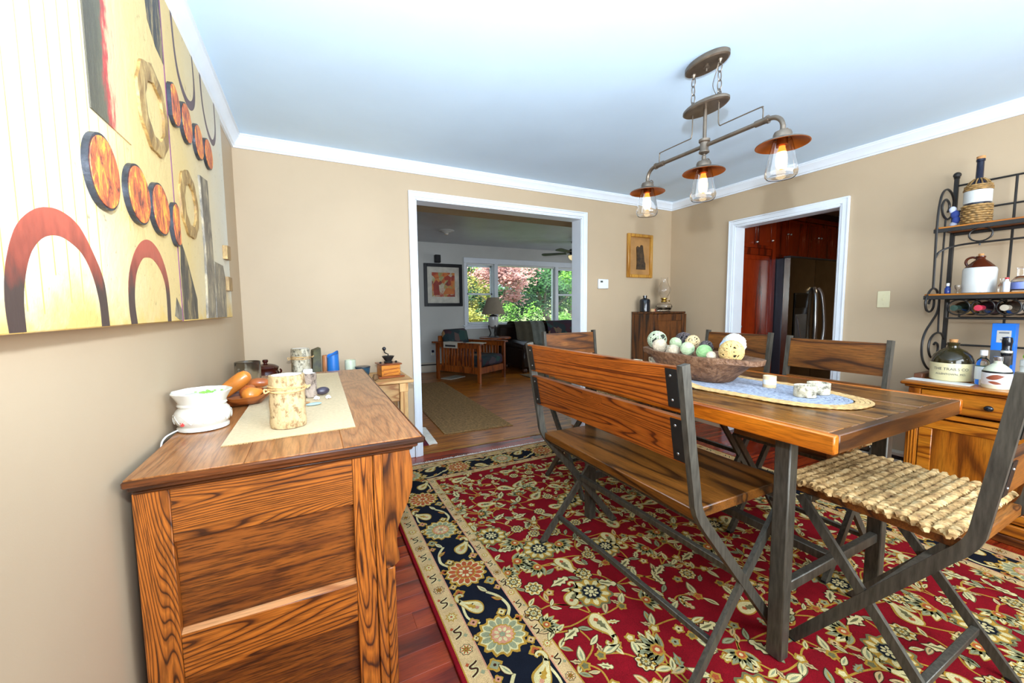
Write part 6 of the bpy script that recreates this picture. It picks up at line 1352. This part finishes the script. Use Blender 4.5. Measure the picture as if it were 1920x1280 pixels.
obj('back_frame', MB().box(0.03, AW-0.03, AD-0.02, AD+0.02, 0.60, 0.78, 0, 0.004), M['mission'], arm)
t2 = NT('kilim_cushion'); v = t2.coords((7, 7, 7)); vo = t2.n('ShaderNodeTexVoronoi'); vo.inputs['Scale'].default_value = 1.0; t2.l(v, vo.inputs['Vector']); sx = t2.n('ShaderNodeSeparateColor'); t2.l(vo.outputs['Color'], sx.inputs[0])
M['kilim'] = t2.set(t2.ramp(sx.outputs[0], [(0.15, (26, 44, 48)), (0.4, (58, 24, 34)), (0.62, (40, 40, 62)), (0.8, (150, 112, 66)), (0.9, (34, 66, 62))]), 0.9)
obj('seat_cushion', MB().box(0.03, AW-0.03, -0.02, AD-0.16, 0.27, 0.45, 0, 0.04), M['kilim'], arm)
obj('back_cushion', MB().box(-0.33, 0.33, -0.075, 0.075, -0.24, 0.24, 0, 0.06).xf(Matrix.Translation((AW/2, AD-0.13, 0.66))@Matrix.Rotation(radians(-14), 4, 'X')), M['kilim'], arm)
t = thing('newspaper', 'folded newspaper draped over the left arm of the mission armchair', 'newspaper', (2.93, 6.18, 0), radians(30))
obj('sheet', MB().box(-0.068, 0.062, 0.40, 0.72, 0.6828, 0.690).box(-0.074, -0.066, 0.42, 0.74, 0.585, 0.690), M['paper'], t); obj('headline', MB().box(-0.0756, -0.0745, 0.46, 0.70, 0.605, 0.640), M['ink'], t)
t = thing('magazine', 'pale open magazine at the front end of the armchair arm', 'magazine', (2.93, 6.18, 0), radians(30))
obj('pages', MB().box(-0.066, 0.075, -0.10, 0.22, 0.6828, 0.694, 0, 0.002), M['paper'], t); obj('cover', MB().box(-0.066, 0.075, -0.10, 0.22, 0.6942, 0.6955), C('pale_cover', (160, 168, 150), 0.5), t)
t = thing('end_table', 'round wooden end table carrying the table lamp beside the armchair', 'side table', (3.70, 7.22, 0))
obj('top', MB().lathe([(0.31, 0.665), (0.32, 0.675), (0.32, 0.69), (0.31, 0.70)], 40), M['mission'], t); obj('column', MB().lathe([(0.03, 0.10), (0.045, 0.2), (0.03, 0.4), (0.05, 0.60), (0.08, 0.6645)], 20), M['mission'], t)
for k in range(3): a = 2*pi*k/3; obj('leg', MB().tube([(0.02*cos(a), 0.02*sin(a), 0.13), (0.16*cos(a), 0.16*sin(a), 0.08), (0.25*cos(a), 0.25*sin(a), 0.016)], [0.022, 0.02, 0.016], 8), M['mission'], t)
t = thing('table_lamp', 'white ceramic table lamp with pleated tan shade in front of the window', 'lamp', (3.665, 7.22, 0.7008))
for k in range(3):
    a = 2*pi*k/3+0.5; obj('leg', MB().tube(catmull([(0.085*cos(a), 0.085*sin(a), 0.01), (0.055*cos(a), 0.055*sin(a), 0.08), (0.085*cos(a), 0.085*sin(a), 0.17), (0.095*cos(a), 0.095*sin(a), 0.235)], 5), 0.012, 7), M['iron'], t)
obj('foot', MB().lathe([(0.12, 0), (0.12, 0.01), (0.06, 0.018), (0.0001, 0.02)], 28), M['iron'], t); obj('body', MB().lathe([(0.03, 0.19), (0.075, 0.21), (0.098, 0.27), (0.105, 0.34), (0.10, 0.40), (0.06, 0.425), (0.02, 0.43)], 30), M['greyglaze'], t)
obj('collar', MB().lathe([(0.075, 0.412), (0.08, 0.425), (0.06, 0.44), (0.012, 0.445), (0.012, 0.52)], 24), M['iron'], t)
sh2 = MB().lathe([(0.235, 0.455), (0.112, 0.785)], 72, 0, wob=lambda a, z: 0.012*cos(36*a)).lathe([(0.231, 0.455), (0.108, 0.785)], 72); sh2.f = [f for f in sh2.f if len(f) == 4]; sh2.m = [0]*len(sh2.f)
obj('lamp_shade', sh2, M['shade'], t, ang=80)
sf = thing('sofa', 'dark brown leather sofa below the wide window', 'sofa', (5.0, 7.2, 0)); SX0, SX1 = 4.04, 6.30
obj('base', MB().box(SX0+0.03, SX1-0.03, 6.74, 7.62, 0.10, 0.30, 0, 0.02), M['leather'], sf, True)
for (a, b2) in ((SX0, SX0+0.27), (SX1-0.27, SX1)):
    obj('arm', MB().box(a, b2, 6.68, 7.58, 0.09, 0.50, 0, 0.04).tube([((a+b2)/2, 6.685, 0.50), ((a+b2)/2, 7.50, 0.52)], 0.125, 18), M['leather'], sf, True)
for k in range(3): w = (SX1-SX0-0.54)/3; a = SX0+0.27+w*k; obj('seat_cushion', MB().box(a+0.004, a+w-0.004, 6.72, 7.36, 0.30, 0.46, 0, 0.04), M['leather'], sf, True); obj('back_cushion', MB().box(a+0.004, a+w-0.004, -0.10, 0.10, -0.25, 0.25, 0, 0.07).xf(Matrix.Translation((0, 7.44, 0.69))@Matrix.Rotation(radians(-12), 4, 'X')), M['leather'], sf, True)
obj('back', MB().box(SX0-0.14, SX1+0.05, 7.50, 7.68, 0.12, 0.93, 0, 0.06), M['leather'], sf, True)
for (x, y) in ((SX0+0.08, 6.76), (SX1-0.08, 6.76), (SX0+0.08, 7.55), (SX1-0.08, 7.55)): obj('foot', MB().lathe([(0.03, 0), (0.05, 0.02), (0.055, 0.06), (0.035, 0.098)], 16, 0, (x, y, 0)), M['walnut'], sf, True)
def throw(name, label, x0, x1, mat, d=0.0, stripes=None):
    t = thing(name, label, 'blanket', ((x0+x1)/2, 7.4, 0.6))
    path = [(7.73, 0.55), (7.725, 0.80), (7.69, 0.955), (7.56, 0.985), (7.40, 0.985), (7.31, 0.90), (7.235, 0.66), (7.19, 0.53), (7.05, 0.495), (6.80, 0.49)]
    def fn(u, v):
        P = pth; x = v*(len(P)-1); i = min(int(x), len(P)-2); f = x-i; y = P[i][0]*(1-f)+P[i+1][0]*f; z = P[i][1]*(1-f)+P[i+1][1]*f
        return (x0+(x1-x0)*u, y-d-0.008*sin(u*14), z+d+0.006*sin(u*11+v*4))
    pth = [(p.x, p.y) for p in catmull([(a, b2, 0) for a, b2 in path], 4)]
    mb = MB().sheet(fn, 14, 30); n = len(mb.v); mb.v += [(a, b2-0.006, c2+0.006) for a, b2, c2 in mb.v]; mb.f += [tuple(i+n for i in f[::-1]) for f in mb.f]; mb.m = [0]*len(mb.f)
    obj('cloth', mb, mat, t, True)
throw('throw_blanket', 'olive brown throw blanket over the sofa back, leftmost of three', 4.20, 4.58, C('olive_throw', (74, 68, 52), 0.95))
throw('throw_blanket', 'grey green throw blanket over the sofa back beside the olive one', 4.585, 4.90, C('grey_throw', (108, 112, 104), 0.95))
throw('throw_blanket', 'dark patterned throw with red edge over the sofa back, rightmost of three', 4.98, 6.05, M['kilim'])
# wall things in the living room
t = thing('framed_picture', 'black-framed abstract orange print with wide cream mat on the living room wall', 'picture', (2.832, YW-0.0006, 1.745))
w, h, fb = 0.396, 0.425, 0.066
for (x0, x1, z0, z1) in ((-w, -w+fb, -h, h), (w-fb, w, -h, h), (-w+fb, w-fb, -h, -h+fb), (-w+fb, w-fb, h-fb, h)): obj('frame_side', MB().box(x0, x1, -0.034, 0, z0, z1, 0, 0.004), C('black_frame', (20, 21, 26), 0.35), t)
obj('mat_board', MB().box(-w+fb, w-fb, -0.014, -0.002, -h+fb, h-fb), C('cream_mat', (196, 192, 178), 0.7), t)
t2 = NT('abstract_print'); v = t2.coords((1, 1, 1), False); vo = t2.n('ShaderNodeTexVoronoi'); vo.inputs['Scale'].default_value = 11; t2.l(v, vo.inputs['Vector']); sx = t2.n('ShaderNodeSeparateColor'); t2.l(vo.outputs['Color'], sx.inputs[0]); nz = t2.noise(v, 7, 5, 0.7, 0.5)
fa = t2.math('ADD', t2.math('MULTIPLY', sx.outputs[0], 0.55), t2.math('MULTIPLY', nz, 0.5))
obj('print', MB().box(-0.236, 0.236, -0.0152, -0.0142, -0.232, 0.250), t2.set(t2.ramp(fa, [(0.18, (62, 40, 44)), (0.32, (168, 60, 34)), (0.45, (206, 120, 52)), (0.56, (150, 146, 86)), (0.68, (196, 186, 160)), (0.82, (176, 70, 42))]), 0.6), t)
for (pts, c) in (([(-0.20, -0.20), (-0.08, -0.20), (-0.10, 0.06), (-0.15, 0.10), (-0.21, 0.02)], (150, 52, 34)), ([(0.02, 0.10), (0.15, 0.10), (0.16, 0.16), (0.09, 0.20), (0.02, 0.16)], (172, 62, 40)), ([(-0.02, -0.18), (0.22, -0.18), (0.22, -0.07), (0.06, -0.05)], (196, 110, 48))): obj('print_shape', MB().prism(pts, 'y', -0.0158, -0.0153), C('print_%d' % c[1], c, 0.6), t, smooth=False)
t = thing('wall_speaker', 'small black speaker mounted on the wall above the framed print', 'speaker', (2.70, YW-0.0006, 2.255))
obj('cabinet', MB().box(-0.055, 0.055, -0.13, -0.03, -0.075, 0.075, 0, 0.008), C('speaker_black', (18, 18, 20), 0.5), t); obj('bracket', MB().tube([(0, 0, 0), (0, -0.032, 0)], 0.012, 8), C('speaker_black', (18, 18, 20)), t); obj('grille', MB().box(-0.047, 0.047, -0.134, -0.1302, -0.066, 0.066, 0, 0.003), C('grille_black', (30, 30, 32), 0.8), t)
t = thing('wall_outlet', 'white wall outlet with dark night light plugged in, left of the armchair', 'outlet', (2.575, YW-0.0006, 0.40))
obj('plate', MB().box(-0.035, 0.035, -0.006, 0, -0.058, 0.058, 0, 0.002), M['white'], t); obj('night_light', MB().box(-0.022, 0.022, -0.05, -0.0062, 0.0, 0.05, 0, 0.006), C('dark_blue_plastic', (34, 34, 62), 0.3), t); obj('plug', MB().box(-0.016, 0.016, -0.03, -0.0062, -0.046, -0.014, 0, 0.004), M['almond'], t)
t = thing('ceiling_vent', 'round white ceiling vent on the living room ceiling', 'ceiling vent', (2.52, 6.55, HL-0.0006))
obj('plate', MB().lathe([(0.0001, -0.052), (0.035, -0.050), (0.04, -0.04), (0.075, -0.03), (0.08, -0.022), (0.125, -0.012), (0.135, 0)], 32), M['lrwall'], t); obj('cone', MB().lathe([(0.0001, -0.075), (0.03, -0.068), (0.034, -0.054)], 24), M['heater'], t)
# ceiling fan
fn2 = thing('ceiling_fan', 'dark bladed ceiling fan with glowing bowl light, partly behind the doorway casing', 'ceiling fan', (5.17, 6.58, HL-0.0006))
obj('downrod', MB().tube([(0, 0, 0), (0, 0, -0.16)], 0.014, 10).lathe([(0.07, 0), (0.065, -0.03), (0.02, -0.05)], 20), M['gloss'], fn2)
obj('motor', MB().lathe([(0.03, -0.14), (0.10, -0.15), (0.125, -0.18), (0.125, -0.225), (0.09, -0.245), (0.06, -0.25)], 28), M['gloss'], fn2)
for k in range(5):
    a = radians(206)+2*pi*k/5; R4 = Matrix.Rotation(a, 4, 'Z')
    bl2 = obj('blade', MB().prism([(0.17, -0.05), (0.62, -0.07), (0.66, -0.05), (0.68, 0.0), (0.66, 0.05), (0.62, 0.07), (0.17, 0.05)], 'z', -0.004, 0.004).xf(Matrix.Translation((0, 0, -0.225))@R4@Matrix.Rotation(radians(11), 4, 'X')), C('fan_blade_dark', (40, 35, 30), 0.5), fn2)
    obj('blade_iron', MB().bar((0.10, 0, -0.225), (0.20, 0, -0.225), 0.03, 0.006).xf(R4), M['gloss'], bl2)
obj('light_ring', MB().lathe([(0.06, -0.25), (0.13, -0.262), (0.135, -0.272), (0.125, -0.276)], 28), M['gloss'], fn2)
obj('light_bowl', MB().lathe([(0.124, -0.277), (0.120, -0.31), (0.095, -0.345), (0.05, -0.368), (0.0001, -0.375)], 28), emit('lit_bowl_glass', (255, 232, 180), 0.75), fn2)
# rugs on the oak floor
jr = thing('jute_runner_rug', 'long brown jute runner rug on the living room oak floor', 'rug', (1.575, 3.79, 0), radians(-2.0))
jm = MB(); nr = 62; rr = random.Random(9)
for k in range(nr):
    x = 0.74*(k+0.5)/nr; jm.tube([(x+rr.uniform(-0.0015, 0.0015), y, 0.0065) for y in (0, 0.5, 1.0, 1.5, 2.0, 2.5, 2.85)], 0.0064, 6)
obj('weave', jm, M['juterug'], jr, kind='stuff')
jf = MB()
for k in range(120):
    x = 0.74*k/119; jf.tube([(x, 0, 0.006), (x+rr.uniform(-0.012, 0.012), -rr.uniform(0.015, 0.05), 0.004)], 0.0028, 4)
obj('fringe', jf, M['juterug'], jr, kind='stuff')
t = thing('small_red_rug', 'small maroon rug with thick white fringe beside the doorway casing', 'rug', (0.9, 3.84, 0), radians(-3))
obj('pile', MB().box(-0.45, 0.47, -0.27, 0.27, 0.0006, 0.010, 0, 0.003), C('maroon_pile', (104, 22, 40), 0.95, var=0.25, scale=20), t)
ff = MB()
for k in range(44):
    y = -0.27+0.54*k/43; ff.tube([(0.465, y, 0.007), (0.50, y+rr.uniform(-0.008, 0.008), 0.013), (0.545, y+rr.uniform(-0.014, 0.014), 0.008)], [0.006, 0.009, 0.007], 5)
obj('fringe', ff, M['wool'], t, kind='stuff')
t = thing('area_rug', 'beige area rug edge in front of the dark sofa', 'rug', (5.1, 6.1, 0))
obj('pile', MB().box(-1.15, 1.3, -0.85, 0.54, 0.0006, 0.009, 0, 0.003), C('beige_rug', (128, 112, 84), 0.95, var=0.3, scale=6), t); obj('binding', MB().box(-1.156, -1.1502, -0.85, 0.54, 0.0006, 0.011).box(-1.156, 1.306, -0.856, -0.8502, 0.0006, 0.011), C('rug_binding', (96, 80, 58), 0.9), t)
single('floor_papers', MB().box(-0.20, 0.20, -0.12, 0.12, 0, 0.012, 0, 0.002), M['paper'], 'flat stack of papers on the floor under the armchair', 'papers', (2.72, 6.95, 0.0006), rz=0.5)

# ---------------------------------------------------------------- garden outside the living room window
struct('ground_garden', MB().sheet(lambda u, v: (-6+34*u, YW+0.16+22*v, -0.35+2.6*v*v+0.05*sin(u*40)*v), 20, 20), M['lawn'])
def crown_mesh(seed, n, rx, ry, rz, s):
    rr = random.Random(seed); mb = MB()
    cl = [(rr.gauss(0, 0.42)*rx, rr.gauss(0, 0.42)*ry, rr.gauss(0, 0.42)*rz, rr.uniform(0.18, 0.42)) for _ in range(16)]
    vs = []; fs = []
    for k in range(n):
        c = rr.choice(cl); p = Vector((c[0]+rr.gauss(0, c[3])*rx*0.55, c[1]+rr.gauss(0, c[3])*ry*0.55, c[2]+rr.gauss(0, c[3])*rz*0.45))
        d = Vector((rr.gauss(0, 1), rr.gauss(0, 1), rr.gauss(0, 0.5))).normalized(); e = d.orthogonal().normalized(); q = s*rr.uniform(0.6, 1.3); o = len(vs)
        vs += [p, p+d*q*0.5+e*q*0.28, p+d*q, p+d*q*0.5-e*q*0.28]; fs.append((o, o+1, o+2, o+3))
    return mb.add(vs, fs)
def tree(name, label, x, y, z, n, rx, ry, rz, s, mat, seed, th, tr=0.06, lean=(0, 0), cat='tree', g=None):
    t = thing(name, label, cat, (x, y, -0.2), 0, g)
    tr_ = catmull([(-lean[0], -lean[1], 0), (-lean[0]*0.5, -lean[1]*0.5, th*0.4), (0, 0, th), (lean[0]*0.3, 0.1, th+rz*0.6)], 5); N = len(tr_)
    obj('trunk', MB().tube(tr_, [tr*(1.2-0.8*i/N) for i in range(N)], 8), M['trunk'], t)
    rr = random.Random(seed+50)
    for k in range(4):
        a = rr.uniform(0, 6.28); b0 = Vector((0, 0, th*(0.8+0.1*k))); obj('branch', MB().tube([b0, b0+Vector((rx*0.35*cos(a), ry*0.3*sin(a), rz*0.25)), b0+Vector((rx*0.7*cos(a), ry*0.6*sin(a), rz*0.65))], [tr*0.5, tr*0.38, tr*0.15], 6), M['trunk'], t)
    mb = crown_mesh(seed, n, rx, ry, rz, s); mb.v = [(v[0], v[1], v[2]+z+0.2) for v in mb.v]
    obj('foliage', mb, mat, t, smooth=False, kind='stuff')
tree('maple_tree', 'pink red maple filling the top of the wide window', 5.75, 11.2, 2.35, 3600, 1.15, 0.9, 0.75, 0.12, M['leafr'], 1, 1.6, 0.07, (0.5, 0.0))
tree('maple_tree', 'yellow leaved maple behind the left window', 4.85, 12.6, 1.7, 4200, 0.85, 0.9, 0.95, 0.11, M['leafy'], 2, 1.5, 0.05, (0.2, 0.0))
tree('shade_tree', 'deep green tree with grey leaning trunk right of centre in the window', 8.0, 12.4, 1.9, 6500, 1.6, 1.1, 0.95, 0.12, M['leafd'], 3, 1.5, 0.12, (-0.7, 0.2))
tree('shade_tree', 'deep green tree far back between the two maples', 7.0, 15.0, 2.2, 7000, 3.2, 1.2, 1.5, 0.17, M['leafd'], 4, 2.0, 0.14, (0.3, 0.1))
tree('shade_tree', 'tall bright green tree behind the right window', 10.6, 13.5, 2.1, 6500, 1.9, 1.1, 1.4, 0.14, M['leafg'], 5, 1.8, 0.12, (-0.3, 0.1))
tree('shade_tree', 'bright green tree at the back left of the window view', 5.6, 17.0, 2.3, 6500, 2.6, 1.2, 1.6, 0.19, M['leafg'], 6, 1.8, 0.14, (0.3, 0.1))
tree('shade_tree', 'dark tall tree at the far right of the window view', 12.5, 17.0, 3.0, 6500, 3.0, 1.4, 2.0, 0.20, M['leafd'], 7, 2.2, 0.16, (0.3, 0.1))
for k, (x, y, r, m, lb) in enumerate(((5.3, 10.4, 0.55, 'leafg', 'low bright green bush under the yellow maple'), (6.6, 10.6, 0.65, 'leafg', 'low bright green bush behind the table lamp and sofa'), (7.7, 11.2, 0.6, 'leafg', 'low sunlit bush at the foot of the leaning trunk'), (8.9, 11.6, 0.75, 'leafg', 'sunlit bush filling the bottom of the right window'), (6.1, 13.0, 0.8, 'leafy', 'yellow green bush further back on the lawn'))):
    tree('garden_bush', lb, x, y, 0.45, 2600, r*1.2, r, 0.62, 0.10, M[m], 30+k, 0.4, 0.03, (0.05, 0), 'bush')
